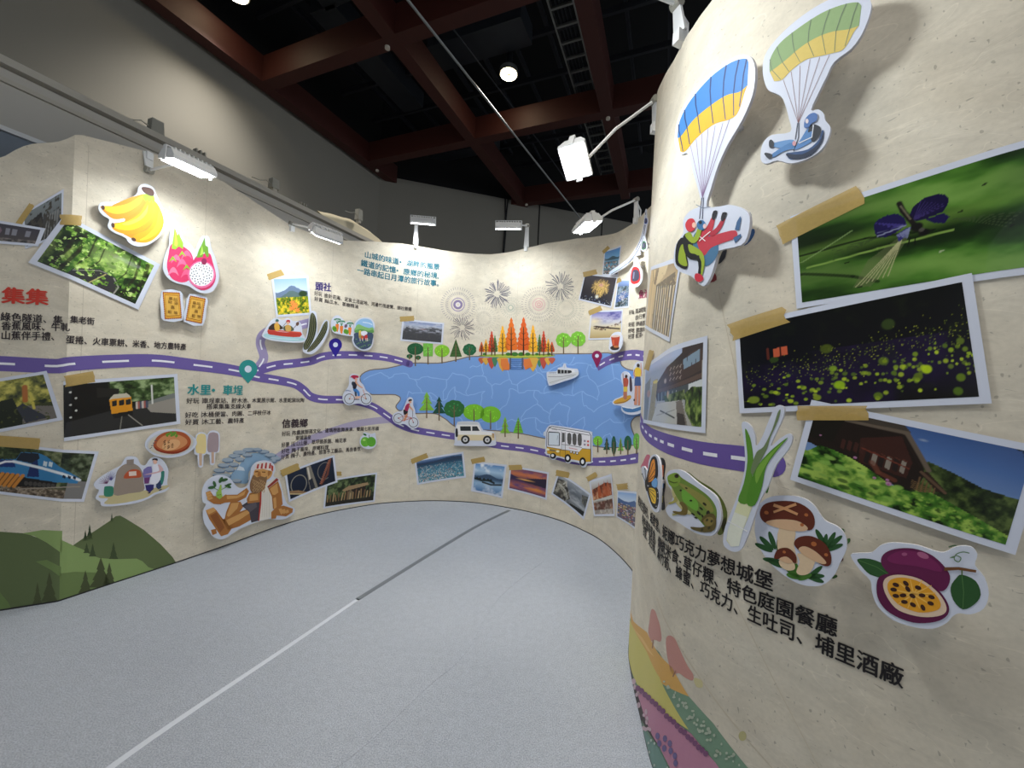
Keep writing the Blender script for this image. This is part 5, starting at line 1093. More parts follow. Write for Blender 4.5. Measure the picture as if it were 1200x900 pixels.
photo(LONG, ((654, 553.2), (692.8, 579), (684.5, 609), (646, 579)), pic_misty_rocks, 'steeply tilted grey picture of rocks in mist', 0, .075, [TP((652, 554), (667, 557), 7, 13)], 2, group=G_)
photo(LONG, ((690.8, 563), (717.3, 555), (721, 604.8), (696.5, 605)), pic_autumn_fall, 'upright picture of red autumn trees above a waterfall', 1, .055, [TP((688.5, 562), (699.5, 555.5), 6, 14)], 2, group=G_)
photo(LONG, ((724, 574.7), (754, 577), (753, 628), (722.8, 606)), pic_crowd, 'narrow picture of a crowd below blue mountains beside the near wall', 0, .055, [TP((723, 571), (736, 569.5), 7, 15)], 2, group=G_)
G2 = 'taped pictures left of the crimson heading'
photo(LONG, ((708.5, 294), (728.5, 287.3), (724.4, 323.5), (706, 322.5)), pic_sky_crowd, 'small upright picture of people under a bright blue sky', 0, .055, [TP((707, 296), (714, 289.5), 4, 16)], 2.5, group=G2)
photo(LONG, ((724.6, 327.6), (739, 326.8), (737.3, 360.3), (719.5, 362)), pic_town_air, 'small blue picture of a town seen from the air', 0, .055, [TP((722, 330), (728, 327.5), 5, 17)], 2.5, group=G2)
photo(LONG, ((685.5, 320), (724.4, 324), (716.8, 361), (678.4, 351.5)), pic_gold_fireworks, 'tilted picture of gold fireworks in a black sky', 1, .055, [TP((684, 322), (700, 318.5), 6, 18)], 2.5, group=G2)
photo(LONG, ((692.7, 364), (730.2, 362.5), (728.6, 396.7), (689.6, 398.3)), pic_boats, 'picture of moored boats on a misty gold and violet lake', 0, .055, [TP((690.5, 367), (705, 361), 6, 19)], 2.5, group=G2)
photo(RIGHT, ((763.5, 313), (800.5, 300.5), (785.5, 401), (756.5, 384)), pic_timber_hall, 'narrow picture of timber columns on the curved near wall', 0, .055, [], 2)
photo(RIGHT, ((757.5, 429), (830.5, 393.4), (828, 507.7), (754.8, 495.5)), pic_building, 'picture of a dark timber building and paved yard beneath the two paragliding figures', 1, .06, [TP((759, 434), (765, 411), 6, 20)], 2)
photo(RIGHT, ((926.4, 254.3), (1252, 152), (1238, 318), (934, 362)), pic_butterfly, 'large green picture of a violet dragonfly', 0, .055, [TP((914, 276), (1010, 228), 23, 21)], .9)
photo(RIGHT, ((862, 382), (1138.8, 320.5), (1161.8, 472.8), (868, 484.5)), pic_fireflies, 'large black picture of yellow-green fireflies at night', 1, .055, [TP((858, 390), (922, 369), 20, 22)], 1.1)
photo(RIGHT, ((952, 468.5), (1224, 524), (1188, 649), (927, 561.7)), pic_lotus_house, 'large picture of a wooden house behind lotus leaves under blue sky', 2, .065, [TP((936, 484), (1017, 484), 17, 23)], 1.1)

# ================================================================== foam-board figures standing off the wall
CUT_NAMES = [q+'_cutout' for q in 'banana dragon_fruit ticket ticket bun ice_lolly baker wooden_figure kayak loofah carrot farm cyclist cyclist green_fruit car boat minibus paddle_boarder ropeway gondola gondola gondola tea paraglider paraglider butterfly frog leek mushroom passion_fruit'.split()]
def cutout(wall, c, d, outline, parts, label, turn=0, thick=.007, group=None, white=True):
    pl = Plane(wall, c, d, turn); r = empty(CUT_NAMES.pop(0), pl.o); tag(r, label, 'wall cutout', group)
    P = np.array(outline, float); sz = pl.map(P[:, 0], P[:, 1]); n = len(sz)
    ar = sum(sz[i][0]*sz[(i+1) % n][1]-sz[(i+1) % n][0]*sz[i][1] for i in range(n))
    if ar < 0: sz = sz[::-1]
    F = [tuple(t) for t in tessellate_polygon([[Vector((a, b, 0)) for a, b in sz]])]
    fr = pl.pos(sz, np.zeros(n)); bk = pl.pos(sz, np.full(n, -thick)); V = [tuple(v) for v in fr]+[tuple(v) for v in bk]; faces = []
    for a, b, q in F:
        nz = (sz[b][0]-sz[a][0])*(sz[q][1]-sz[a][1])-(sz[q][0]-sz[a][0])*(sz[b][1]-sz[a][1])
        faces.append((a, b, q) if nz > 0 else (a, q, b)); faces.append((n+a, n+q, n+b) if nz > 0 else (n+a, n+b, n+q))
    k0 = len(faces)
    for i in range(n): j = (i+1) % n; faces.append((i, i+n, j+n, j))
    o = mesh_obj('foam_board', V, faces, M_WHITE, r); o.data.materials.append(M_FOAM)
    o.data.polygons.foreach_set('material_index', [0]*k0+[1]*n)
    # foam spacers glued behind
    m_ = sz.mean(0); Z = [tuple(q) for q in sz]; spots = [q for q in [m_+(sz[k]-m_)*f_ for f_ in (0, .3, .5) for k in range(0, n, max(1, n//6))] if all(in_poly(q[0]+dx, q[1]+dy, Z) for dx in (-.02, .02) for dy in (-.02, .02))]
    for q in ([spots[0], spots[-1]] if len(spots) > 1 and np.hypot(*(spots[0]-spots[-1])) > .03 else spots[:1]):
        MB().box(pl.pos(q, np.array(-thick-(d-thick)/2)), (.012, .012, d-thick), (pl.t, pl.b, pl.n)).build('foam_spacer', M_FOAM, r)
    k = 0
    for nm, items in parts:
        sh = Sheet(pl, .0004+k*.0001)
        for P_, c_ in items: (sh.polys if isinstance(P_[0][0], (tuple, list)) else sh.poly)(P_, c_)
        k += max(1, len(items)); sh.build(nm, r)
    return r
D = .05
# ---- bananas
a = crop(0, 140, 3)
cutout(LONG, (155, 252), .055, a(*sm([(355, 292), (400, 290), (440, 285), (480, 262), (486, 240), (497, 229), (515, 227), (540, 240), (551, 268), (575, 320), (581, 370), (560, 412), (522, 440), (482, 446), (452, 432), (440, 415), (400, 397), (379, 377), (384, 352), (362, 337), (346, 315)], 4)), [
    ('bunch_base', [(a(*sm([(370, 318), (500, 262), (548, 290), (572, 350), (545, 412), (485, 425), (420, 390), (440, 350)], 3)), (214, 142, 40))]),  # orange ground under the bananas, fills the gaps between them
    ('banana', [(a(*sm([(545, 290), (566, 320), (576, 362), (560, 402), (525, 430), (485, 432), (463, 418), (480, 402), (520, 385), (540, 350)], 4)), (226, 158, 34)), (a(*sm([(560, 318), (570, 362), (552, 398), (520, 420), (490, 424), (520, 405), (548, 370)], 4)), (240, 194, 48)), (a(*ell(470, 422, 9, 6, 30)), (84, 58, 44))]),
    ('banana', [(a(*sm([(396, 384), (398, 366), (420, 362), (450, 353), (490, 328), (513, 292), (530, 285), (543, 295), (550, 330), (535, 362), (500, 392), (460, 404), (420, 398)], 4)), (222, 152, 36)), (a(*sm([(400, 370), (450, 357), (492, 332), (515, 296), (532, 292), (536, 330), (512, 364), (465, 388), (415, 386)], 4)), (240, 192, 34)), (a(*sm([(430, 366), (480, 348), (510, 318), (520, 300), (516, 330), (490, 356), (450, 372)], 4)), (246, 214, 76)), (a(*ell(397, 372, 6, 9, -15)), (84, 58, 44))]),
    ('banana', [(a(*sm([(356, 305), (400, 303), (450, 293), (483, 272), (500, 264), (513, 272), (505, 295), (480, 324), (440, 346), (400, 350), (374, 332), (358, 315)], 4)), (216, 146, 44)), (a(*sm([(362, 306), (400, 306), (450, 296), (490, 272), (503, 272), (490, 298), (450, 324), (410, 332), (378, 324)], 4)), (240, 196, 56)), (a(*ell(362, 310, 6, 8, -20)), (84, 58, 44))]),
    ('stem', [(a((503, 262), (520, 262), (542, 270), (545, 290), (536, 296), (532, 284), (526, 294), (518, 284), (512, 290), (502, 275)), (150, 190, 50)), (a(*sm([(497, 242), (505, 237), (530, 242), (541, 254), (540, 268), (525, 268), (505, 256)], 3)), (88, 60, 52))]),
], 'bunch of yellow bananas cut out of white board, high on the left', turn=-4)
# ---- dragon fruit
a = crop(140, 180, 4.094)
dots = [a(*ell(393+r_*math.cos(t), 578+r_*math.sin(t), 3.2, n=6)) for r_, t in [(8+6.3*math.sqrt(k)*1.02, k*2.4) for k in range(60)] if r_ < 54]
cutout(LONG, (224, 307), .05, a(*sm([(262, 340), (285, 348), (300, 380), (310, 410), (345, 438), (362, 462), (376, 432), (392, 400), (412, 395), (430, 402), (440, 450), (463, 510), (478, 590), (460, 645), (430, 668), (380, 665), (330, 635), (270, 620), (228, 592), (208, 545), (220, 480), (238, 440), (240, 395), (248, 355)], 4)), [
    ('pink_fruit', [(a(*sm([(245, 440), (270, 430), (310, 448), (345, 480), (357, 540), (340, 600), (300, 618), (250, 598), (228, 545), (236, 480)], 4)), (222, 62, 108))]+[(a(*sm([(x-26, y+26), (x-14, y-4), (x, y-16), (x+14, y-4), (x+26, y+26), (x+10, y+12), (x-10, y+12)], 3)), c_) for x, y, c_ in ((258, 560, (240, 130, 160)), (300, 520, (240, 110, 150)), (272, 500, (242, 120, 156)), (320, 570, (236, 100, 140)), (322, 480, (238, 110, 150)))]+[(a((x-20, y+16), (x, y-14), (x+20, y+16), (x, y+2)), (150, 190, 60)) for x, y in ((255, 505), (300, 480), (322, 545))]),
    ('leaf', [(a((250, 455), (258, 400), (264, 352), (278, 392), (286, 382), (292, 400), (306, 430), (304, 458), (285, 445), (268, 460)), (150, 196, 60)), (a((262, 440), (268, 370), (280, 430), (276, 448)), (190, 216, 80))]),
    ('halved_fruit', [(a(*sm([(362, 500), (385, 488), (430, 478), (447, 520), (462, 590), (440, 640), (393, 655), (340, 620), (330, 570)], 4)), (208, 54, 104)), (a(*ell(393, 580, 66)), (232, 120, 164)), (a(*ell(393, 578, 58)), (240, 240, 246)), (dots, (60, 60, 74)), (a(*ell(405, 518, 13, 16)), (142, 40, 82))]),
    ('leaf', [(a((368, 500), (380, 462), (392, 440), (408, 402), (412, 440), (424, 448), (428, 490), (420, 500), (405, 470), (398, 496)), (112, 160, 56)), (a((385, 490), (396, 440), (402, 480)), (170, 206, 90))]),
], 'pink dragon fruit with a halved one, cut out of white board')
# ---- biscuit cards
for q, ins, lb in (([(203, 658), (292, 660), (304, 700), (303, 799), (212, 801), (200, 760)], [(208, 664), (288, 667), (298, 790), (218, 794)], 'left one of two golden ticket-like cards under the dragon fruit'), ([(336, 674), (420, 690), (417, 740), (400, 826), (309, 806), (318, 740)], [(339, 681), (412, 696), (394, 816), (318, 800)], 'right one of two golden ticket-like cards under the dragon fruit')):
    cx_, cy_ = np.mean([p[0] for p in ins]), np.mean([p[1] for p in ins]); f_ = lambda P, k: [(cx_+(x-cx_)*k, cy_+(y-cy_)*k) for x, y in P]
    cc = a((cx_, cy_))[0]
    ref = Plane(LONG, cc, .035)
    it = [(a(*ins), (150, 84, 28)), (a(*f_(ins, .94)), (216, 160, 60)), (a(*f_(ins, .80)), (162, 96, 30)), (a(*f_(ins, .76)), (222, 174, 78))]
    it.append(([a(*ell(ins[k][0]*.97+cx_*.03+(ins[(k+1) % 4][0]-ins[k][0])*.94*t, ins[k][1]*.97+cy_*.03+(ins[(k+1) % 4][1]-ins[k][1])*.94*t, 3.4, n=6)) for k in range(4) for t in np.linspace(.03, .97, 12 if k % 2 else 8)], (170, 84, 24)))
    gl = []
    r_ = cutout(LONG, cc, .035, a(*sm(q, 2)), [('ticket_face', it)], lb, group='golden cards under the dragon fruit')
    sh = Sheet(ref, .0042)
    for ch, gx, gy, s_ in (('車', -.14, -.25, .15), ('站', .02, -.25, .15), ('財', -.15, -.1, .14), ('源', .05, -.1, .14), ('喜', -.07, .1, .16), ('歡', -.15, .30, .14), ('樂', .05, .30, .14)):
        gv, gf = glyph(ch); O = ref.map(np.array(cc[0]), np.array(cc[1])); H_ = .175
        sh.raw([O+np.array([(gx+g_[0]*s_)*H_, (-gy-.03+g_[1]*s_)*H_*1.0]) for g_ in gv], gf, [lin((96, 54, 20))]*len(gv), 0)
    sh.build('lettering', r_)
# ---- stuffed bun on a plate
a = crop(0, 400, 2.8125); b = crop(90, 500, 8.185)
cutout(LONG, (198, 520), .05, b(*sm([(655, 190), (680, 110), (760, 50), (870, 25), (1000, 28), (1080, 70), (1140, 120), (1150, 170), (1100, 230), (1020, 275), (900, 298), (800, 290), (720, 262)], 4)), [
    ('plate', [(b(*ell(900, 162, 235, 118, -6)), (196, 200, 208)), (b(*ell(900, 164, 218, 106, -6)), (206, 198, 182)), ([b(*stroke([(700+k*14, 210-k*26), (722+k*16, 196-k*20)], 6)) for k in range(4)], (70, 76, 92))]),
    ('bun', [(b(*sm([(735, 190), (760, 110), (830, 60), (930, 42), (1030, 60), (1090, 120), (1080, 190), (1000, 240), (880, 255), (790, 235)], 4)), (172, 84, 44)), (b(*sm([(765, 180), (800, 110), (880, 74), (980, 80), (1050, 120), (1050, 170), (960, 220), (850, 226)], 4)), (206, 140, 92)), (b(*ell(905, 175, 90, 50, -18)), (222, 170, 120)), (b(*sm([(740, 190), (800, 225), (900, 240), (1010, 225), (1075, 180), (1060, 215), (960, 258), (840, 255), (760, 225)], 3)), (140, 52, 28))]),
    ('shredded_filling', [([b(*stroke([(830+(k*37) % 110, 215-(k*23) % 80), (850+(k*37) % 110, 190-(k*23) % 80+((k*13) % 30))], 9)) for k in range(14)], (84, 50, 32))]),
    ('herb_garnish', [([b(*ell(x, y, 17, 12, k*40)) for k, (x, y) in enumerate(((880, 70), (905, 58), (930, 72), (955, 88), (910, 84), (940, 60), (865, 82)))], (98, 150, 52))]),
], 'plate with a glossy stuffed bun and green herbs, beside the two ice lollies')
# ---- two ice lollies
a = crop(220, 500, 5)
cutout(LONG, (242, 524), .04, a(*sm([(38, 160), (42, 100), (48, 52), (75, 32), (103, 38), (114, 48), (128, 28), (158, 22), (186, 40), (187, 100), (184, 148), (160, 158), (158, 218), (132, 222), (127, 165), (94, 168), (90, 232), (62, 234), (58, 168)], 2)), [
    ('cream_lolly', [(a(*sm([(47, 145), (52, 65), (66, 44), (90, 42), (106, 58), (106, 150), (76, 156)], 3)), (226, 206, 146)), (a((66, 156), (84, 156), (82, 228), (68, 228)), (206, 176, 150))]),
    ('taro_lolly', [(a(*sm([(115, 140), (120, 52), (140, 34), (164, 36), (180, 52), (178, 140), (146, 148)], 3)), (164, 146, 150)), (a((138, 148), (154, 148), (153, 214), (139, 214)), (200, 168, 146))]),
], 'cream and taro-coloured ice lollies cut out side by side')
# ---- oven and baker
a = crop(90, 500, 8.185)
cutout(LONG, (155, 563), .045, a(*sm([(165, 545), (230, 480), (370, 400), (425, 368), (465, 300), (520, 283), (578, 298), (612, 360), (660, 368), (700, 310), (760, 288), (812, 312), (855, 360), (880, 430), (866, 540), (885, 580), (850, 622), (760, 650), (680, 695), (560, 735), (400, 757), (290, 765), (235, 755), (225, 720), (180, 685), (213, 612), (180, 590)], 3)), [
    ('ground', [(a(*sm([(215, 660), (300, 655), (640, 612), (860, 560), (866, 590), (740, 636), (640, 690), (400, 738), (262, 738), (300, 690), (225, 685)], 3)), (196, 184, 140))]),
    ('brick_oven', [(a(*sm([(356, 655), (370, 500), (388, 425), (430, 378), (480, 355), (545, 355), (600, 388), (634, 450), (640, 530), (640, 614), (500, 640)], 3)), (150, 136, 124)), (a((478, 318), (547, 312), (545, 370), (478, 372)), (140, 128, 120)), (a(*sm([(452, 495), (470, 445), (520, 412), (580, 410), (610, 430), (616, 482), (540, 492)], 3)), (186, 84, 50)), (a((498, 432), (570, 426), (572, 468), (500, 474)), (226, 206, 196))]),
    ('potted_plant', [([a(*stroke([(330, 515), (330+62*math.cos(t), 515+90*math.sin(t))], 5, 2)) for t in np.linspace(3.5, 5.6, 9)], (96, 92, 150)), ([a(*stroke([(290, 545), (290+82*math.cos(t), 545+72*math.sin(t))], 5, 2)) for t in np.linspace(3.2, 5.2, 8)], (122, 74, 110)), (a(*sm([(262, 590), (275, 572), (340, 572), (352, 600), (345, 660), (290, 672), (260, 655)], 3)), (54, 128, 104))]),
    ('crates', [(a(*sm([(640, 410), (715, 380), (712, 480), (642, 492)], 2)), (120, 112, 170)), (a((645, 492), (702, 484), (690, 545), (648, 548)), (112, 62, 116))]),
    ('baker', [(a((655, 560), (738, 552), (735, 600), (700, 632), (665, 610)), (50, 44, 110)), (a((760, 545), (812, 500), (808, 590), (780, 600), (760, 580)), (46, 62, 100)), (a(*sm([(808, 430), (840, 430), (832, 520), (812, 560), (800, 500)], 2)), (52, 124, 110)), (a(*sm([(725, 365), (780, 358), (800, 400), (806, 480), (770, 545), (705, 550), (704, 500), (730, 430)], 3)), (228, 228, 240)), (a(*sm([(775, 365), (800, 370), (830, 410), (808, 432), (735, 452), (640, 462), (735, 438), (790, 420)], 2)), (214, 174, 176)), (a(*ell(750, 335, 20, 24)), (226, 180, 160)), (a(*sm([(720, 322), (735, 304), (770, 306), (774, 326), (745, 318)], 3)), (44, 36, 46)), (a((678, 632), (705, 628), (705, 638), (680, 640)), (60, 50, 60)), (a((784, 606), (812, 596), (814, 604), (790, 614)), (60, 50, 60))]),
], 'white-edged figure of a baker beside a domed brick oven')
# ---- seated wooden figure
a = crop(220, 500, 5)
WD, WL, WK = (168, 110, 56), (206, 154, 92), (112, 66, 32)
cutout(LONG, (292, 585), .05, a(*sm([(88, 440), (84, 380), (105, 325), (150, 292), (200, 283), (245, 300), (272, 332), (300, 358), (342, 352), (362, 318), (372, 245), (405, 208), (458, 198), (500, 214), (514, 255), (502, 290), (538, 312), (562, 400), (582, 450), (624, 478), (622, 508), (572, 540), (520, 545), (478, 540), (415, 556), (370, 572), (300, 602), (240, 642), (197, 660), (150, 646), (125, 610), (95, 560), (90, 495), (108, 455)], 3)), [
    ('near_leg', [(a((250, 440), (310, 440), (325, 470), (300, 505), (262, 535), (215, 545), (225, 500)), WD), (a((255, 448), (300, 445), (290, 480), (240, 530), (228, 520)), WL), (a((200, 545), (300, 500), (360, 478), (385, 500), (372, 545), (300, 585), (235, 605)), WD), (a((225, 548), (350, 488), (372, 500), (300, 548), (240, 580)), WL)]),
    ('foot', [(a((105, 490), (150, 472), (168, 490), (205, 540), (255, 560), (262, 590), (235, 630), (195, 642), (165, 600), (125, 540)), WD), (a((105, 490), (150, 472), (165, 492), (122, 515)), WL), (a((130, 520), (168, 500), (215, 590), (190, 620)), (142, 86, 44)), (a((135, 605), (165, 598), (170, 625), (145, 635)), WD)]),
    ('shorts', [(a((315, 462), (350, 440), (400, 428), (425, 440), (418, 550), (372, 562), (360, 500)), (70, 64, 72)), (a((330, 466), (400, 440), (405, 470), (365, 500)), (92, 86, 94))]),
    ('torso', [(a((345, 425), (362, 390), (425, 370), (430, 440), (395, 445), (350, 450)), WD), (a((362, 400), (410, 388), (412, 430), (360, 436)), WL)]),
    ('holding_arm', [(a((215, 400), (290, 398), (345, 358), (358, 378), (340, 415), (290, 440), (215, 445)), WD), (a((225, 405), (290, 404), (340, 372), (330, 400), (285, 420), (225, 425)), WL), (a((104, 385), (130, 375), (150, 405), (200, 412), (225, 395), (232, 440), (190, 455), (150, 452), (118, 430)), WD)]+[(a((104+k*3, 388+k*16), (130+k*4, 378+k*16), (140+k*4, 388+k*16), (112+k*3, 402+k*15)), WL) for k in range(3)]),
    ('vest', [(a((425, 372), (462, 325), (520, 300), (532, 312), (470, 360), (492, 400), (500, 520), (470, 540), (412, 552), (425, 450)), (222, 216, 206)), (a((425, 372), (432, 372), (430, 450), (418, 552), (411, 552), (420, 450)), (170, 52, 48)), (a((520, 300), (532, 312), (470, 360), (464, 352)), (150, 60, 50)), ([a(*stroke([(440+k*12, 380), (434+k*14, 530)], 2)) for k in range(4)], (196, 188, 176))]),
    ('leaning_arm', [(a((470, 362), (528, 318), (548, 380), (555, 455), (520, 490), (498, 480), (492, 410)), WD), (a((480, 365), (522, 332), (530, 385), (510, 400), (496, 398)), WL), (a((500, 420), (515, 412), (520, 480), (504, 480)), WL), (a((488, 500), (520, 470), (560, 462), (615, 480), (612, 502), (575, 525), (520, 520), (515, 538), (488, 540)), WD)]+[(a((530+k*22, 482+k*3), (548+k*20, 478+k*4), (560+k*16, 505-k*2), (545+k*15, 515-k*3)), WL) for k in range(3)]),
    ('head', [(a(*sm([(385, 280), (395, 250), (440, 240), (485, 250), (495, 270), (480, 300), (440, 320), (395, 310)], 3)), WL), (a(*sm([(468, 262), (482, 250), (486, 272), (470, 290)], 3)), WD), (a((392, 262), (412, 258), (410, 266), (394, 268)), WK), (a((432, 262), (455, 264), (452, 270), (434, 268)), WK), (a((410, 262), (424, 262), (428, 290), (406, 290)), WD)]),
    ('hat', [(a(*sm([(392, 252), (398, 220), (430, 208), (480, 212), (500, 232), (498, 262), (440, 246)], 2)), (224, 214, 206)), ([a((400+k*24, 246-k*1), (406+k*24, 214-k*1+abs(k-2)*3), (417+k*23, 212-k*1+abs(k-2)*3), (412+k*24, 246)) for k in range(4)], (176, 56, 52)), (a((486, 222), (500, 232), (498, 262), (488, 256)), (176, 56, 52))]),
    ('beard', [(a(*sm([(370, 310), (384, 282), (402, 296), (425, 290), (450, 296), (462, 290), (458, 330), (440, 370), (400, 392), (370, 380), (362, 345)], 4)), (132, 98, 66))]+[([a(*stroke([(376+((k*29) % 74), 306+((k*17) % 66)), (384+((k*29) % 74), 318+((k*17) % 66)), (378+((k*29) % 74), 328+((k*17) % 66))], 4)) for k in range(26)], (176, 142, 100))]),
    ('seedling', [(a((165, 385), (178, 372), (188, 340), (196, 340), (196, 385), (202, 410), (185, 425), (165, 412)), (150, 186, 82)), ([a(*ell(x, y, rx, ry, t)) for x, y, rx, ry, t in ((138, 356, 22, 9, -8), (155, 335, 18, 9, 70), (192, 312, 20, 10, -60), (212, 312, 22, 9, -15), (234, 350, 20, 8, 20), (238, 340, 18, 7, -20))], (56, 96, 54)), (a(*stroke([(150, 358), (178, 372)], 4)), (110, 150, 70)), (a(*stroke([(196, 368), (232, 350)], 4)), (110, 150, 70)), (a(*ell(188, 398, 3)), (60, 70, 40)), (a(*ell(176, 400, 3)), (60, 70, 40))]),
], 'large figure of a bearded man carved like wood, seated in a red striped hat')
# ---- kayak, loofahs, vegetables, field card
a = crop(300, 360, 8)
cutout(LONG, (332, 387), .05, a(*sm([(58, 262), (78, 222), (110, 170), (145, 122), (190, 98), (235, 118), (260, 118), (300, 102), (345, 128), (395, 132), (425, 165), (436, 240), (462, 292), (445, 326), (350, 333), (200, 320), (110, 302), (65, 280)], 3)), [
    ('water', [(a(*sm([(72, 262), (110, 245), (260, 268), (440, 288), (444, 312), (340, 318), (200, 306), (100, 286)], 3)), (166, 206, 214)), (a(*stroke([(120, 280), (240, 294), (400, 304)], 5)), (206, 228, 232))]),
    ('canoe', [(a(*sm([(112, 205), (170, 222), (280, 236), (418, 232), (412, 278), (280, 276), (170, 262), (114, 250)], 2)), (190, 62, 50)), (a((112, 206), (418, 232), (416, 242), (114, 218)), (214, 96, 74))]),
    ('paddlers', [(a(*sm([(118, 190), (150, 158), (180, 150), (215, 158), (250, 190), (245, 205), (180, 215), (125, 212)], 3)), (60, 44, 40)), (a(*sm([(172, 160), (205, 150), (220, 175), (218, 215), (180, 218)], 3)), (222, 170, 70)), (a(*ell(195, 140, 13, 14)), (216, 168, 140)), (a(*sm([(182, 134), (190, 112), (210, 118), (210, 134)], 3)), (62, 106, 104)), (a(*sm([(255, 190), (280, 170), (320, 172), (352, 200), (345, 222), (270, 222)], 3)), (86, 92, 72)), (a(*sm([(275, 172), (312, 168), (328, 195), (322, 224), (280, 222)], 3)), (206, 164, 90)), (a(*ell(298, 148, 13, 14)), (224, 176, 150)), (a(*sm([(280, 140), (290, 120), (316, 122), (316, 150), (304, 136)], 3)), (176, 52, 60))]),
    ('paddle', [(a(*stroke([(345, 205), (380, 165)], 5)), (96, 70, 60)), (a(*sm([(372, 162), (380, 142), (400, 138), (402, 160), (385, 176)], 3)), (104, 74, 64)), (a(*stroke([(235, 200), (285, 140)], 4)), (80, 70, 60))]),
], 'two paddlers in a red canoe, casting a shadow on the wall', turn=0, group=None)
LF, LF2 = (44, 52, 34), (140, 136, 100)
def stripes(ctr, w0, n=3): 
    L = []
    for k in range(n):
        f_ = (k+.5)/n*2-1; L.append(stroke([(x+f_*w0*.78*s_, y) for x, y, s_ in ctr], 3.2, 3.2))
    return L
c1 = [(528, 55, .25), (532, 90, .75), (534, 150, 1), (528, 220, 1.05), (510, 290, 1), (480, 350, 1), (465, 395, .5)]; c2_ = [(662, 132, .25), (650, 165, .7), (638, 210, .95), (610, 270, 1.05), (570, 330, 1.1), (520, 390, 1), (490, 418, .4)]
gourd = lambda c_, w_: [(x-w_*s_, y) for x, y, s_ in c_]+[(x+w_*s_, y) for x, y, s_ in c_][::-1]
cutout(LONG, (370, 391), .05, a(*sm([(500, 80), (516, 42), (540, 34), (566, 56), (574, 130), (578, 250), (600, 208), (636, 132), (662, 118), (684, 142), (682, 220), (650, 300), (600, 380), (540, 432), (500, 442), (452, 425), (438, 392), (466, 290), (492, 170)], 3)), [
    ('loofah', [(a(*sm(gourd(c1, 34), 2)), LF), ([a(*p) for p in stripes(c1, 34)], LF2)]), ('loofah', [(a(*sm(gourd(c2_, 30), 2)), LF), ([a(*p) for p in stripes(c2_, 30)], LF2)]),
], 'pair of dark green ridged loofah gourds standing off the wall')
cutout(LONG, (401, 382), .045, a(*sm([(703, 135), (728, 90), (770, 75), (810, 105), (842, 138), (880, 128), (912, 160), (918, 262), (870, 270), (770, 252), (722, 232), (706, 195)], 3)), [
    ('carrots', [([a((x-15, y-32), (x+15, y-32), (x+13, y+10), (x+4, y+42), (x-8, y+38), (x-16, y)) for x, y in ((762, 190), (802, 208), (880, 222))], (228, 128, 48))]),
    ('leafy_tops', [([a(*stroke([(x, y), (x+dx, y-52)], 6, 3)) for x, y in ((762, 158), (802, 176), (882, 190)) for dx in (-18, 0, 20)], (60, 140, 88)), ([a(*ell(x+dx, y-50+abs(dx)*.3, 10, 6, dx*2)) for x, y in ((762, 158), (802, 178), (882, 196)) for dx in (-24, -8, 10, 26)], (52, 124, 84)), ([a(*ell(x, y, 18, 22)) for x, y in ((732, 198), (740, 210), (838, 226), (852, 232))], (108, 170, 60)), (a(*ell(842, 176, 14, 18, 20)), (110, 86, 110))]),
], 'figure of orange carrots and greens growing in a row')
cutout(LONG, (426, 391), .05, a(*sm([(920, 190), (926, 145), (965, 108), (1015, 95), (1070, 102), (1106, 140), (1114, 190), (1092, 248), (1102, 310), (1085, 375), (1040, 405), (985, 405), (930, 372), (903, 320), (908, 275), (926, 235)], 4)), [
    ('sky', [(a(*sm([(934, 190), (942, 145), (985, 112), (1040, 108), (1085, 130), (1100, 180), (1096, 215), (940, 220)], 3)), (146, 188, 228)), (a(*stroke([(1000, 140), (1060, 150), (1090, 165)], 9)), (206, 224, 240))]),
    ('terraces', [(a(*sm([(932, 190), (960, 160), (1010, 180), (1060, 195), (1096, 190), (1092, 245), (935, 235)], 3)), (132, 182, 110)), (a(*sm([(935, 215), (990, 205), (1050, 222), (1095, 210), (1090, 245), (935, 240)], 3)), (96, 150, 78)), (a(*sm([(932, 240), (1088, 240), (1092, 310), (1075, 365), (1030, 392), (985, 392), (940, 362), (916, 320), (920, 280)], 3)), (62, 78, 104)), ([a(*ell(940+(k*41) % 140, 300+(k*29) % 80, 9, 5, k*20)) for k in range(14)], (100, 140, 96))]),
    ('pickers', [(a(*sm([(965, 225), (985, 222), (990, 285), (965, 290)], 2)), (226, 200, 90)), (a(*sm([(985, 230), (1020, 222), (1045, 240), (1020, 268), (990, 260)], 3)), (226, 226, 240)), (a(*sm([(1020, 262), (1044, 262), (1040, 305), (1018, 300)], 2)), (196, 50, 50)), (a(*sm([(985, 270), (1008, 270), (1004, 305), (988, 300)], 2)), (196, 90, 50)), ([a(*stroke([(x, 290), (x+2, 318)], 6)) for x in (975, 998, 1030, 1044)], (226, 216, 206))]),
], 'gourd-shaped card of farmers picking on green terraces')
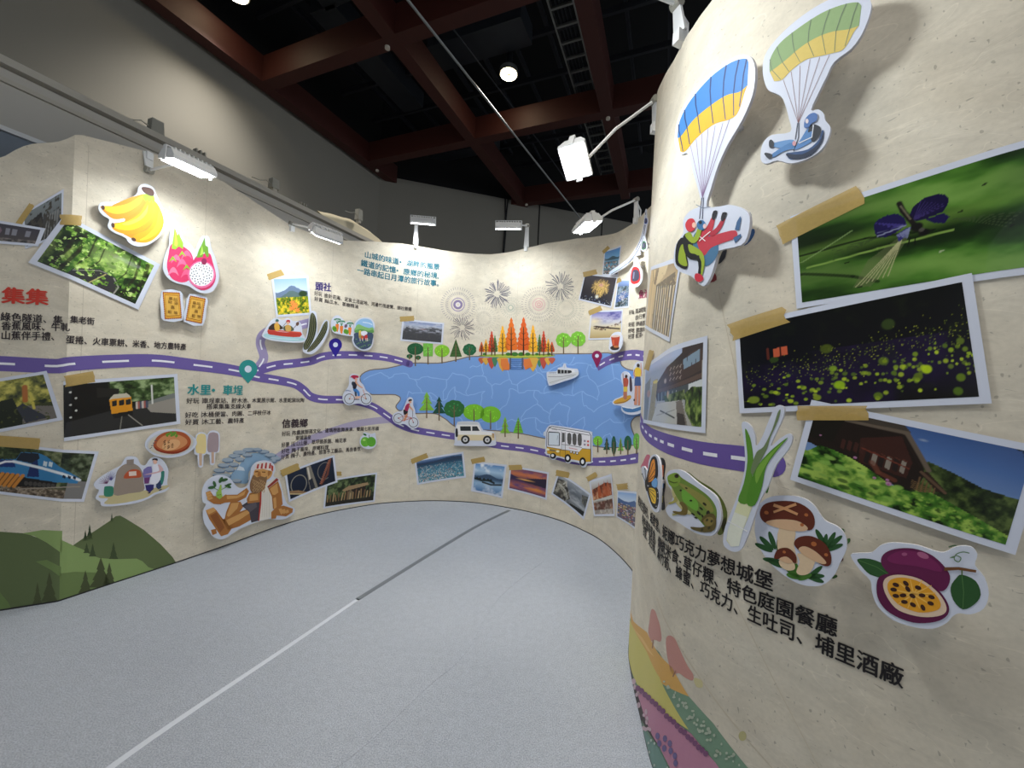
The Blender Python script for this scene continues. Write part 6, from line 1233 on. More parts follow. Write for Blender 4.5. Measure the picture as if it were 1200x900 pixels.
# ---- cyclists
a = crop(390, 430, 10.91)
def wheel(cx, cy, r_, col): return [(a(*ell(cx, cy, r_, n=28)), col), (a(*ell(cx, cy, r_*.88, n=28)), (206, 212, 222)), (a(*ell(cx, cy, r_*.14, n=10)), (40, 40, 46))]
cutout(LONG, (418.5, 459), .045, a(*sm([(208, 150), (222, 105), (260, 88), (310, 98), (343, 130), (345, 180), (392, 232), (425, 300), (470, 335), (500, 400), (492, 450), (460, 482), (410, 490), (340, 468), (270, 476), (200, 492), (150, 462), (124, 405), (138, 335), (185, 270), (208, 215)], 3)), [
    ('bicycle', wheel(213, 408, 67, (52, 44, 50))+wheel(425, 408, 67, (52, 44, 50))+[(a(*stroke([(213, 408), (240, 345), (290, 400), (360, 370), (425, 408)], 6)), (206, 130, 90)), (a(*stroke([(240, 345), (300, 410), (213, 408)], 5)), (206, 130, 90)), (a(*stroke([(270, 415), (340, 415)], 10)), (50, 46, 50)), (a(*stroke([(385, 290), (425, 408)], 6)), (206, 130, 90))]),
    ('rider', [(a(*sm([(258, 280), (290, 270), (340, 320), (342, 380), (320, 385), (310, 335), (275, 320)], 3)), (66, 126, 196)), (a(*sm([(278, 315), (304, 325), (306, 390), (284, 372)], 2)), (60, 70, 90)), (a((286, 375), (350, 372), (356, 395), (300, 408)), (222, 180, 160)), (a(*sm([(258, 210), (280, 190), (306, 200), (302, 260), (280, 282), (255, 268)], 3)), (36, 34, 52)), (a(*sm([(240, 200), (262, 184), (272, 205), (262, 240), (244, 232)], 3)), (44, 56, 74)), (a(*sm([(282, 180), (306, 182), (322, 218), (382, 262), (374, 272), (310, 234)], 2)), (220, 166, 140)), (a(*ell(298, 160, 16, 18)), (226, 176, 152)), (a(*sm([(222, 135), (245, 108), (285, 104), (326, 116), (324, 140), (290, 138), (285, 158), (262, 150), (240, 132)], 3)), (176, 40, 70))]),
    ('scarf', [(a(*sm([(160, 300), (185, 292), (230, 304), (228, 314), (190, 308), (165, 312)], 2)), (150, 160, 190))]),
], 'cyclist with flying red hair at the left tip of the lake')
cutout(LONG, (476, 483.5), .045, a(*sm([(945, 425), (970, 392), (1000, 388), (1028, 415), (1028, 490), (1050, 545), (1060, 620), (1102, 690), (1100, 745), (1060, 785), (1000, 788), (945, 745), (900, 728), (850, 738), (790, 712), (760, 655), (778, 600), (835, 570), (885, 560), (920, 490)], 3)), [
    ('bicycle', wheel(838, 655, 62, (70, 40, 44))+wheel(1030, 710, 62, (70, 40, 44))+[(a(*stroke([(838, 655), (905, 625), (890, 690), (838, 655)], 6)), (190, 74, 70)), (a(*stroke([(905, 625), (1005, 650), (1030, 710)], 7)), (190, 74, 70)), (a(*stroke([(890, 690), (1000, 655)], 6)), (190, 74, 70)), (a(*stroke([(1022, 560), (1020, 640)], 5)), (50, 50, 60))]),
    ('rider', [(a(*sm([(905, 545), (950, 560), (958, 620), (920, 690), (900, 680), (925, 610), (905, 590)], 3)), (206, 150, 116)), (a(*sm([(905, 545), (960, 556), (950, 595), (910, 612)], 2)), (40, 32, 38)), (a(*sm([(918, 545), (935, 490), (965, 465), (988, 478), (975, 520), (955, 565)], 3)), (166, 44, 86)), (a(*sm([(975, 480), (992, 500), (1030, 550), (1022, 560), (980, 520)], 2)), (214, 160, 130)), (a(*ell(990, 445, 17, 20)), (222, 170, 140)), (a(*sm([(965, 440), (975, 416), (1005, 412), (1012, 430), (985, 436)], 3)), (36, 32, 40))]),
], 'cyclist in a magenta shirt on the purple road')
# ---- green plums, jeep, launch, bus
a = crop(380, 400, 4.5)
cutout(LONG, (431.5, 516), .035, a(*sm([(203, 495), (208, 480), (230, 482), (250, 488), (268, 482), (272, 500), (277, 530), (265, 558), (235, 568), (203, 560), (187, 538), (190, 508)], 3)), [
    ('green_fruit', [(a(*ell(216, 530, 24, 26)), (106, 178, 58)), (a(*ell(248, 530, 24, 26)), (92, 166, 50)), (a(*ell(210, 520, 8, 6)), (170, 214, 110))]), ('leaf', [(a(*ell(214, 492, 10, 5, 25)), (40, 110, 60)), (a(*stroke([(236, 508), (236, 494)], 2.5)), (60, 90, 40)), (a(*ell(252, 494, 8, 4, -25)), (206, 214, 230))]),
], 'pair of small round green fruits cut out beside brown lettering')
a = crop(500, 440, 9)
a = crop(380, 400, 4.5)
cutout(LONG, (555.5, 509), .04, a(*sm([(683, 545), (688, 530), (688, 470), (700, 432), (720, 422), (805, 424), (822, 440), (838, 468), (885, 474), (900, 490), (905, 530), (905, 545), (880, 552), (760, 552), (690, 550)], 2)), [
    ('body', [(a((700, 440), (812, 440), (830, 474), (884, 480), (896, 492), (898, 522), (700, 520)), (236, 234, 232)), (a((702, 492), (898, 494), (898, 522), (850, 524), (702, 522)), (222, 206, 168)), (a((700, 424), (805, 426), (812, 440), (705, 438)), (204, 206, 210)), (a((884, 484), (897, 486), (896, 510), (886, 508)), (180, 150, 110))]),
    ('window', [(a((716, 448), (772, 448), (774, 472), (718, 472)), (44, 48, 52)), (a((780, 448), (806, 448), (820, 472), (780, 472)), (54, 58, 62))]), ('spare_wheel', [(a(*sm([(693, 462), (703, 462), (705, 500), (693, 502)], 2)), (40, 40, 42))]),
    ('wheel', [(a(*ell(744, 518, 23, 23)), (36, 36, 38)), (a(*ell(744, 518, 13, 13)), (206, 206, 206)), (a(*ell(744, 518, 5, 5)), (90, 90, 90))]), ('wheel', [(a(*ell(860, 520, 23, 23)), (36, 36, 38)), (a(*ell(860, 520, 13, 13)), (206, 206, 206)), (a(*ell(860, 520, 5, 5)), (90, 90, 90))]),
], 'cream and white off-road car on the purple road')
a = crop(560, 360, 9.23)
cutout(LONG, (659, 439), .04, a(*sm([(742, 720), (760, 698), (850, 692), (866, 656), (915, 645), (925, 615), (950, 612), (960, 652), (1050, 664), (1078, 672), (1090, 722), (1050, 762), (930, 802), (792, 848), (766, 842), (752, 790)], 2)), [
    ('hull', [(a(*sm([(752, 725), (850, 720), (1072, 700), (1080, 722), (1040, 750), (920, 790), (792, 832), (770, 820)], 2)), (206, 208, 212)), (a(*stroke([(758, 752), (900, 752), (1060, 728)], 4)), (90, 94, 100)), (a(*stroke([(775, 818), (920, 775), (1040, 742)], 4)), (150, 152, 156))]),
    ('cabin', [(a((850, 718), (866, 668), (1045, 676), (1050, 705)), (226, 228, 232)), (a((862, 674), (1010, 684), (1018, 704), (990, 716), (864, 718)), (46, 48, 52)), ([a((x, 676), (x+6, 676), (x+6, 716), (x, 716)) for x in (895, 930, 965)], (206, 208, 210)), (a(*stroke([(938, 660), (936, 622)], 6)), (190, 192, 196))]),
    ('railing', [([a(*stroke([(775+k*14, 724), (775+k*14, 708)], 2)) for k in range(6)], (120, 124, 130)), (a(*stroke([(768, 708), (852, 706)], 3)), (130, 134, 140))]),
], 'white sightseeing launch floating on the blue lake')
a = crop(620, 480, 11.25)
cutout(LONG, (666.5, 522), .045, a(*sm([(215, 360), (193, 350), (190, 300), (212, 285), (235, 240), (270, 208), (310, 203), (550, 240), (800, 285), (830, 325), (835, 500), (832, 695), (768, 712), (742, 758), (692, 758), (660, 705), (560, 685), (532, 708), (488, 702), (462, 650), (368, 632), (340, 662), (290, 655), (258, 600), (216, 585)], 2)), [
    ('body', [(a(*sm([(232, 300), (262, 232), (300, 218), (795, 300), (818, 340), (820, 690), (560, 650), (240, 580), (230, 480)], 1)), (44, 46, 52)), (a(*sm([(240, 300), (268, 240), (300, 226), (790, 306), (810, 342), (810, 520), (700, 510), (660, 560), (480, 530), (238, 488)], 1)), (234, 232, 238)), (a((238, 492), (480, 535), (650, 565), (700, 516), (810, 524), (810, 684), (745, 690), (560, 655), (238, 574)), (206, 160, 50))]),
    ('roof_line', [(a(*stroke([(262, 240), (440, 272), (800, 340)], 7)), (62, 64, 70)), (a(*stroke([(300, 258), (370, 268)], 6)), (120, 122, 130))]),
    ('windscreen', [(a(*sm([(252, 300), (262, 288), (395, 298), (408, 312), (405, 478), (250, 474)], 1)), (60, 64, 72)), (a((262, 302), (396, 308), (394, 470), (260, 466)), (214, 222, 232)), (a(*stroke([(380, 340), (370, 400)], 6)), (150, 164, 180))]),
    ('door', [(a(*stroke([(432, 290), (428, 520)], 5)), (70, 72, 78)), (a(*sm([(438, 305), (470, 305), (472, 425), (436, 432)], 1)), (88, 88, 88)), (a(*stroke([(480, 300), (478, 620)], 5)), (70, 72, 78)), (a((430, 462), (472, 465), (470, 530), (430, 525)), (220, 222, 230))]),
    ('window', [([a(*sm([(x, 318+k*5), (x+48, 322+k*5), (x+46, 452+k*8), (x+2, 446+k*8)], 2)) for k, x in enumerate((508, 576, 645))], (92, 90, 90))]),
    ('stripes', [(a(*stroke([(430, 458), (560, 474), (700, 500)], 6)), (70, 72, 78)), (a(*stroke([(410, 530), (480, 540)], 5)), (70, 72, 78)), (a(*stroke([(410, 520), (408, 620)], 4)), (80, 72, 40)), (a(*stroke([(480, 540), (478, 625)], 4)), (80, 72, 40))]),
    ('sign_mark', [([a((x, y), (x+26, y+2), (x+26, y+26), (x, y+24)) for x, y in ((722, 400), (722, 448))], (150, 140, 160))]), ('sign_mark', [([a((x, y), (x+26, y+2), (x+26, y+26), (x, y+24)) for x, y in ((766, 406), (766, 454))], (206, 90, 90))]),
    ('sign_lettering', [([a(*stroke([(530+k*16, 500+k*3), (540+k*16, 512+k*3)], 7)) for k in range(7)], (206, 100, 100)), ([a(*ell(x, y, 17, 19)) for x, y in ((556, 558), (596, 568), (636, 576))], (44, 44, 48)), ([a(*ell(x, y, 11, 13)) for x, y in ((556, 556), (596, 566), (636, 574))], (232, 232, 236))]),
    ('headlamp', [(a(*ell(248, 525, 22, 15, 6)), (240, 236, 206)), (a(*ell(380, 550, 22, 15, 6)), (240, 236, 206)), (a((275, 522), (350, 534), (348, 552), (275, 540)), (120, 112, 92))]),
    ('wheel', [(a(*ell(318, 610, 40, 38)), (24, 24, 26)), (a(*ell(312, 605, 20, 20)), (230, 230, 234))]), ('wheel', [(a(*ell(512, 640, 42, 54)), (24, 24, 26)), (a(*ell(512, 640, 20, 28)), (236, 236, 240))]), ('wheel', [(a(*ell(708, 685, 42, 56)), (24, 24, 26)), (a(*ell(708, 687, 20, 30)), (236, 236, 240))]),
    ('mirror', [(a(*sm([(198, 305), (212, 300), (216, 345), (200, 345)], 2)), (206, 214, 226))]),
], 'white and mustard minibus under the lake')
# ---- paddle boarders, gondolas, tea
a = crop(690, 370, 5.63)
cutout(LONG, (741, 457), .05, a(*sm([(155, 572), (175, 548), (228, 524), (228, 470), (214, 420), (214, 385), (235, 366), (262, 378), (275, 405), (288, 420), (300, 400), (292, 350), (310, 310), (335, 300), (360, 312), (375, 420), (380, 600), (345, 640), (290, 655), (240, 645), (214, 622), (215, 595), (172, 590)], 2)), [
    ('yellow_board', [(a(*sm([(162, 574), (180, 555), (240, 532), (275, 525), (278, 545), (240, 572), (190, 582)], 3)), (214, 162, 50)), (a(*stroke([(170, 580), (240, 568), (276, 545)], 5)), (150, 100, 40))]),
    ('blue_board', [(a(*sm([(218, 600), (260, 612), (340, 600), (360, 590), (362, 612), (300, 636), (240, 632)], 3)), (66, 116, 170)), (a(*stroke([(222, 600), (290, 612), (355, 592)], 7)), (226, 232, 240))]),
    ('boarders', [(a(*sm([(228, 540), (232, 480), (250, 476), (252, 545), (238, 552)], 2)), (186, 116, 88)), (a(*sm([(228, 420), (245, 408), (262, 425), (255, 470), (232, 472)], 3)), (190, 84, 62)), (a((230, 468), (254, 468), (256, 500), (230, 502)), (222, 190, 70)), (a(*ell(248, 400, 9, 11)), (60, 40, 38)), (a(*stroke([(226, 380), (232, 470)], 4)), (150, 92, 70)), (a(*sm([(270, 410), (282, 405), (288, 490), (272, 495)], 2)), (70, 56, 66)),
        (a(*sm([(306, 350), (330, 342), (345, 360), (340, 405), (310, 405)], 3)), (226, 190, 60)), (a((305, 402), (342, 402), (346, 462), (302, 464)), (66, 90, 140)), (a((306, 462), (322, 462), (320, 590), (300, 588)), (206, 140, 112)), (a((326, 462), (342, 462), (340, 592), (326, 592)), (206, 140, 112)), (a(*ell(328, 328, 10, 12)), (60, 44, 40)), (a(*stroke([(305, 355), (298, 385), (310, 410)], 6)), (206, 140, 112)), (a(*stroke([(346, 310), (350, 400)], 4)), (220, 150, 120)), (a(*ell(302, 556, 5, 8)), (30, 30, 34))]),
], 'two stand-up paddle boarders at the right shore of the lake')
a = crop(580, 240, 4.5)
band = [(605, 352), (650, 322), (705, 280), (745, 225), (770, 165), (784, 100), (792, 30), (800, 30), (802, 100), (792, 165), (765, 240), (768, 262), (752, 268), (735, 275), (690, 325), (650, 350), (610, 372)]
cutout(LONG, (735, 296), .055, a(*sm(band, 2)), [
    ('cable_line', [(a(*stroke(catmull([(612, 358), (660, 328), (712, 282), (750, 225), (776, 165), (790, 100), (796, 40)], 4), 3)), (70, 76, 100)), (a(*stroke(catmull([(612, 366), (665, 334), (720, 288), (758, 232), (783, 168), (795, 100)], 4), 3)), (70, 76, 100)), (a(*sm([(608, 356), (690, 300), (740, 240), (745, 250), (700, 306), (612, 364)], 2)), (196, 214, 234))]),
], 'white curving ropeway cable strip at the right end of the back wall')
def gondola(cx, cy, rx, ry, col, lb, hang):
    cutout(LONG, a((cx, cy))[0], .065, a(*sm([(cx-rx*.25, cy-ry*1.55), (cx+rx*.35, cy-ry*1.6), (cx+rx*.6, cy-ry*.95), (cx+rx*1.05, cy-ry*.3), (cx+rx, cy+ry*.5), (cx+rx*.3, cy+ry*1.05), (cx-rx*.7, cy+ry*.95), (cx-rx, cy+ry*.4), (cx-rx*.85, cy-ry*.5), (cx-rx*.35, cy-ry*.9)], 3)), [
        ('hanger', [(a(*stroke([(cx+rx*.05, cy-ry*1.5), (cx, cy-ry*.6)], rx*.18)), (160, 180, 206))]),
        ('car', [(a(*sm([(cx-rx*.3, cy-ry*.75), (cx+rx*.5, cy-ry*.65), (cx+rx*.8, cy), (cx+rx*.6, cy+ry*.6), (cx-rx*.2, cy+ry*.8), (cx-rx*.72, cy+ry*.6), (cx-rx*.7, cy-ry*.2)], 3)), col), (a(*sm([(cx-rx*.25, cy-ry*.5), (cx+rx*.4, cy-ry*.45), (cx+rx*.62, cy), (cx+rx*.45, cy+ry*.4), (cx-rx*.2, cy+ry*.55), (cx-rx*.55, cy+ry*.4), (cx-rx*.5, cy-ry*.15)], 3)), (54, 54, 74)), (a(*stroke([(cx-rx*.2, cy-ry*.3), (cx-rx*.3, cy+ry*.3)], rx*.15)), (120, 126, 150))])], lb)
gondola(741, 372, 34, 58, (176, 40, 42), 'red ropeway cabin in a white outline above the crimson heading', 0); gondola(786, 214, 16, 30, (60, 110, 70), 'small green ropeway cabin below the post of the lamp', 0); gondola(796, 85, 10, 20, (60, 80, 150), 'tiny blue ropeway cabin at the wall top', 0)
cutout(LONG, a((638, 722))[0], .05, a(*sm([(607, 700), (625, 676), (655, 670), (672, 695), (672, 735), (655, 768), (625, 778), (602, 762), (603, 730)], 3)), [
    ('glass_cup', [(a((612, 694), (660, 690), (652, 745), (620, 748)), (176, 62, 40)), (a(*ell(636, 693, 24, 6, -4)), (222, 190, 176)), (a((618, 712), (630, 712), (630, 742), (622, 742)), (206, 96, 62))]), ('saucer', [(a(*ell(632, 755, 24, 12, 0)), (52, 40, 36)), (a(*ell(640, 748, 14, 6)), (190, 120, 70))]),
], 'glass of red tea overlapping the boats picture')

# ---- near wall: what is printed behind the figures shows beside them
R_shapes('printed_shoes', [(sm([(877, 248), (881, 252), (880, 262), (873, 268), (874, 258)], 2), (50, 84, 130)), (sm([(882, 268), (885, 272), (880, 282), (872, 288), (874, 278)], 2), (50, 84, 130)), (sm([(831, 320), (838, 320), (840, 328), (833, 331), (828, 328)], 2), (130, 40, 44)), (sm([(846, 296), (852, 290), (850, 302), (842, 310)], 2), (44, 44, 52))])
R_shapes('printed_butterfly_wing', [(bx(*sm([(160, 225), (172, 212), (184, 222), (188, 250), (182, 300), (188, 330), (182, 380), (186, 430), (178, 442), (168, 430), (165, 330)], 3)), (24, 22, 26)), (bx((165, 240), (180, 245), (178, 295), (166, 300)), (196, 104, 50)), (bx((167, 310), (180, 318), (178, 345), (167, 350)), (96, 150, 206)), (bx((168, 372), (178, 380), (176, 410), (168, 405)), (150, 140, 50))])
R_shapes('printed_frog_back', [(bx(*sm([(272, 278), (290, 276), (330, 308), (400, 352), (440, 400), (458, 450), (455, 500), (440, 545), (415, 545), (430, 480), (400, 400), (300, 320)], 3)), (106, 116, 56)), (bx((430, 500), (452, 470), (456, 500), (440, 540)), (60, 58, 32)), (bx((310, 300), (345, 325), (400, 362), (390, 366), (330, 326)), (70, 76, 40))])
R_shapes('printed_mushroom_cap', [(crop(840, 440, 3)(*sm([(320, 458), (345, 462), (368, 490), (370, 510), (350, 505)], 3)), (84, 42, 28)), (crop(840, 440, 3)(*sm([(430, 545), (445, 538), (450, 556), (440, 566)], 3)), (74, 112, 60)), (crop(840, 440, 3)(*sm([(448, 580), (468, 572), (468, 585), (452, 596)], 3)), (74, 112, 60)), (crop(840, 440, 3)(*sm([(425, 640), (442, 632), (444, 650), (430, 656)], 3)), (84, 42, 28)), (crop(840, 440, 3)(*sm([(400, 706), (420, 700), (424, 708), (408, 714)], 3)), (60, 90, 50))])
R_shapes('printed_leek_leaf', [(crop(840, 440, 3)(*sm([(200, 330), (262, 240), (266, 222), (250, 260), (195, 350), (172, 400), (180, 410)], 3)), (62, 110, 50)), (crop(840, 440, 3)(*stroke([(815, 603), (835, 597), (852, 602), (868, 606)], 4)), (84, 120, 84))])

# ---- paragliders
a = crop(770, 40, 3)
def canopy(top, bot, mid, cA, cB, seam, n=7):
    """top, mid, bot: three rows of points left to right"""
    T_, M_, B_ = [np.array(catmull(q, 8)) for q in (top, mid, bot)]; k = len(T_)
    it = [(a(*[tuple(p) for p in T_], *[tuple(p) for p in M_[::-1]]), cA), (a(*[tuple(p) for p in M_], *[tuple(p) for p in B_[::-1]]), cB)]
    sc_ = []
    for i in range(1, n+1):
        t = i/(n+1)*(k-1); j = int(t); f_ = t-j; g = lambda A: A[j]*(1-f_)+A[min(j+1, k-1)]*f_
        sc_.append(a(*stroke([tuple(g(T_)), tuple((g(T_)+g(M_))/2-np.array([3, 0])), tuple(g(M_)), tuple(g(B_)+np.array([-2, -4]))], 5, 3)))
    it.append((sc_, seam)); return it
cutout(RIGHT, (840, 210), .055, a(*sm([(62, 370), (70, 310), (95, 250), (145, 180), (205, 122), (260, 86), (305, 72), (335, 88), (345, 140), (335, 215), (300, 300), (250, 385), (215, 460), (190, 540), (174, 604), (215, 606), (255, 600), (300, 612), (325, 640), (320, 700), (295, 742), (215, 762), (205, 800), (185, 860), (162, 886), (138, 868), (118, 850), (75, 832), (58, 800), (66, 740), (92, 700), (92, 655), (115, 622), (152, 602), (148, 560), (125, 480), (108, 420), (85, 425), (68, 400)], 3)), [
    ('canopy', canopy([(72, 360), (82, 300), (120, 230), (190, 150), (260, 100), (310, 86), (322, 100)], [(82, 412), (100, 412), (140, 365), (200, 318), (255, 300), (285, 275), (308, 205)], [(74, 366), (88, 355), (130, 300), (190, 250), (245, 215), (290, 203), (318, 180)], (56, 122, 190), (218, 172, 40), (36, 60, 110))),
    ('lines', [([a(*stroke([(x, y), (160, 575)], 1.6)) for x, y in ((118, 392), (138, 370), (158, 350), (180, 332), (205, 322), (232, 312), (255, 300))], (150, 120, 160)), (a(*stroke([(158, 575), (150, 650)], 3)), (60, 60, 90)), (a(*stroke([(164, 575), (160, 650)], 3)), (60, 60, 90)), (a(*stroke([(138, 600), (162, 612), (190, 606)], 2.5)), (120, 130, 150))]),
    ('rear_flyer', [(a(*sm([(130, 705), (165, 690), (210, 720), (215, 770), (185, 812), (150, 808), (128, 760)], 3)), (74, 116, 150)), (a(*sm([(138, 700), (160, 690), (178, 712), (225, 700), (275, 690), (280, 715), (230, 735), (190, 752), (165, 780), (145, 745)], 3)), (190, 60, 74)), (a(*sm([(160, 700), (175, 680), (196, 640), (205, 645), (195, 690), (175, 715)], 3)), (190, 60, 74)), (a(*sm([(185, 700), (210, 680), (232, 645), (240, 652), (222, 690), (195, 712)], 3)), (176, 50, 66)), (a((275, 688), (282, 660), (294, 640), (298, 650), (290, 690)), (66, 100, 140)), (a((270, 716), (276, 735), (298, 712), (296, 702)), (66, 100, 140)), (a(*sm([(194, 645), (200, 622), (214, 622), (210, 640), (200, 655)], 2)), (34, 34, 40)), (a(*sm([(226, 652), (232, 628), (248, 628), (244, 640), (234, 658)], 2)), (34, 34, 40)), (a(*stroke([(150, 710), (172, 728)], 3)), (236, 226, 230)), (a(*stroke([(150, 728), (170, 710), (190, 694)], 3)), (236, 226, 230)), (a(*ell(158, 672, 16, 18)), (62, 112, 160)), (a(*ell(170, 676, 6, 9)), (236, 196, 190))]),
    ('front_flyer', [(a(*sm([(66, 800), (70, 740), (92, 715), (100, 760), (110, 800), (105, 826), (80, 818)], 3)), (30, 30, 34)), (a(*sm([(76, 795), (82, 752), (95, 740), (104, 790), (108, 815), (88, 812)], 3)), (146, 166, 50)), (a(*sm([(92, 720), (105, 700), (125, 712), (130, 750), (150, 765), (165, 790), (160, 850), (146, 850), (148, 800), (120, 792), (100, 770)], 3)), (30, 32, 34)), (a(*sm([(100, 708), (118, 696), (132, 715), (152, 665), (162, 672), (148, 722), (125, 735)], 3)), (146, 166, 50)), (a(*sm([(112, 740), (130, 745), (160, 766), (170, 800), (162, 845), (156, 845), (158, 800), (140, 775), (118, 768)], 3)), (150, 170, 56)), (a(*stroke([(122, 780), (148, 780), (154, 840)], 7)), (30, 32, 34)), (a(*sm([(138, 842), (158, 846), (166, 862), (150, 872), (136, 862)], 3)), (196, 50, 66)), (a(*sm([(102, 672), (112, 652), (130, 650), (138, 668), (132, 690), (112, 694)], 4)), (200, 54, 66)), (a(*ell(133, 672, 7, 10)), (236, 190, 170)), (a(*ell(155, 662, 6, 6)), (44, 44, 48))]),
], 'blue and yellow paraglider carrying two flyers, high on the near wall', thick=.01)
a = crop(870, 0, 4.283)
cutout(RIGHT, (955, 95), .055, a(*sm([(108, 400), (102, 330), (125, 255), (205, 160), (310, 72), (420, 5), (520, -28), (610, -30), (645, 10), (640, 70), (600, 170), (545, 245), (460, 312), (420, 390), (380, 470), (345, 552), (380, 548), (408, 570), (415, 602), (442, 640), (430, 695), (395, 752), (325, 798), (245, 820), (175, 805), (120, 822), (92, 800), (100, 725), (145, 678), (240, 662), (235, 600), (205, 500), (170, 470), (130, 452)], 3)), [
    ('canopy', canopy([(136, 350), (142, 290), (190, 215), (290, 135), (400, 65), (500, 25), (575, 12), (598, 30)], [(160, 408), (200, 400), (250, 350), (320, 300), (400, 280), (450, 268), (510, 245), (560, 160)], [(138, 362), (155, 350), (220, 300), (290, 240), (370, 190), (450, 160), (530, 148), (585, 130)], (142, 168, 118), (212, 188, 104), (116, 132, 108))),
    ('lines', [([a(*stroke([(x, y), (281, 618)], 2)) for x, y in ((205, 400), (245, 360), (290, 330), (340, 298), (388, 288), (436, 278))], (150, 110, 110)), (a(*stroke([(278, 618), (266, 700)], 4)), (70, 74, 92)), (a(*stroke([(284, 618), (282, 690), (258, 760)], 4)), (70, 74, 92))]),
    ('flyer', [(a(*sm([(222, 770), (250, 765), (330, 750), (385, 700), (400, 655), (410, 665), (395, 720), (340, 775), (270, 800), (235, 798)], 3)), (60, 86, 130)), (a(*sm([(218, 772), (300, 775), (380, 725), (408, 660), (402, 715), (345, 782), (260, 802)], 3)), (46, 56, 76)), (a(*sm([(285, 712), (300, 690), (325, 650), (352, 635), (372, 660), (355, 705), (300, 740), (262, 752)], 3)), (92, 136, 190)), (a(*sm([(330, 665), (342, 630), (362, 625), (392, 640), (392, 675), (360, 712), (345, 700), (352, 660)], 3)), (54, 58, 66)), (a(*sm([(155, 735), (162, 718), (240, 702), (265, 712), (262, 745), (240, 752), (190, 745)], 3)), (106, 150, 200)), (a(*sm([(148, 785), (155, 770), (240, 718), (262, 740), (200, 765), (160, 790)], 3)), (84, 130, 184)), (a(*stroke([(285, 720), (350, 690), (358, 628)], 5)), (226, 228, 236)), (a(*sm([(135, 712), (146, 702), (160, 718), (156, 740), (138, 742)], 3)), (50, 54, 62)), (a(*sm([(112, 775), (120, 768), (148, 775), (152, 788), (132, 798)], 3)), (50, 54, 62)), (a(*sm([(315, 605), (335, 578), (362, 568), (378, 580), (372, 608), (348, 622), (335, 640), (312, 642)], 3)), (84, 118, 176)), (a(*ell(326, 610, 8, 12)), (226, 214, 216)), (a(*ell(262, 722, 9, 12)), (214, 160, 166))]),
], 'green and yellow paraglider with a single blue flyer, at the top', thick=.01)
# ---- butterfly, frog, leek, mushrooms, passion fruit
a = bx
cutout(RIGHT, (763, 565), .05, a(*sm([(80, 262), (92, 248), (108, 268), (114, 222), (132, 198), (150, 204), (162, 240), (166, 330), (162, 405), (158, 445), (140, 450), (122, 425), (106, 372), (95, 330)], 3)), [
    ('wing', [(a(*sm([(102, 320), (112, 262), (125, 215), (142, 206), (152, 230), (154, 290), (140, 322), (120, 335)], 3)), (28, 26, 30)), (a(*sm([(107, 315), (116, 262), (128, 225), (140, 222), (142, 280), (130, 312)], 3)), (232, 146, 44)), ([a(*stroke([(105, 322), (x, y)], 2.5)) for x, y in ((124, 230), (134, 235), (142, 262), (140, 290))], (40, 32, 28))]),
    ('hind_wing', [(a(*sm([(108, 340), (135, 335), (155, 352), (158, 400), (148, 436), (130, 425), (114, 382)], 3)), (28, 26, 30)), (a(*sm([(112, 348), (132, 345), (146, 362), (144, 412), (128, 405), (118, 378)], 3)), (240, 196, 56)), ([a(*stroke([(108, 345), (x, y)], 2.5)) for x, y in ((140, 360), (145, 385), (138, 405), (126, 402))], (40, 32, 28)), (a(*sm([(128, 318), (146, 300), (154, 320), (148, 342), (132, 338)], 3)), (110, 166, 222)), ([a(*ell(x, y, 2.2, n=6)) for x, y in ((154, 365), (155, 390), (148, 425))], (232, 232, 236))]),
    ('body', [(a(*sm([(98, 315), (104, 310), (110, 345), (106, 360), (99, 340)], 3)), (52, 46, 46)), (a(*stroke([(100, 315), (86, 285)], 2)), (50, 46, 50)), (a(*stroke([(102, 312), (98, 262)], 2)), (50, 46, 50)), (a(*ell(86, 283, 3, n=8)), (50, 46, 50)), (a(*ell(98, 260, 3, n=8)), (50, 46, 50))]),
], 'orange and blue butterfly standing off the wall edge')
FG, FY, FD = (110, 136, 58), (166, 160, 88), (62, 60, 34)
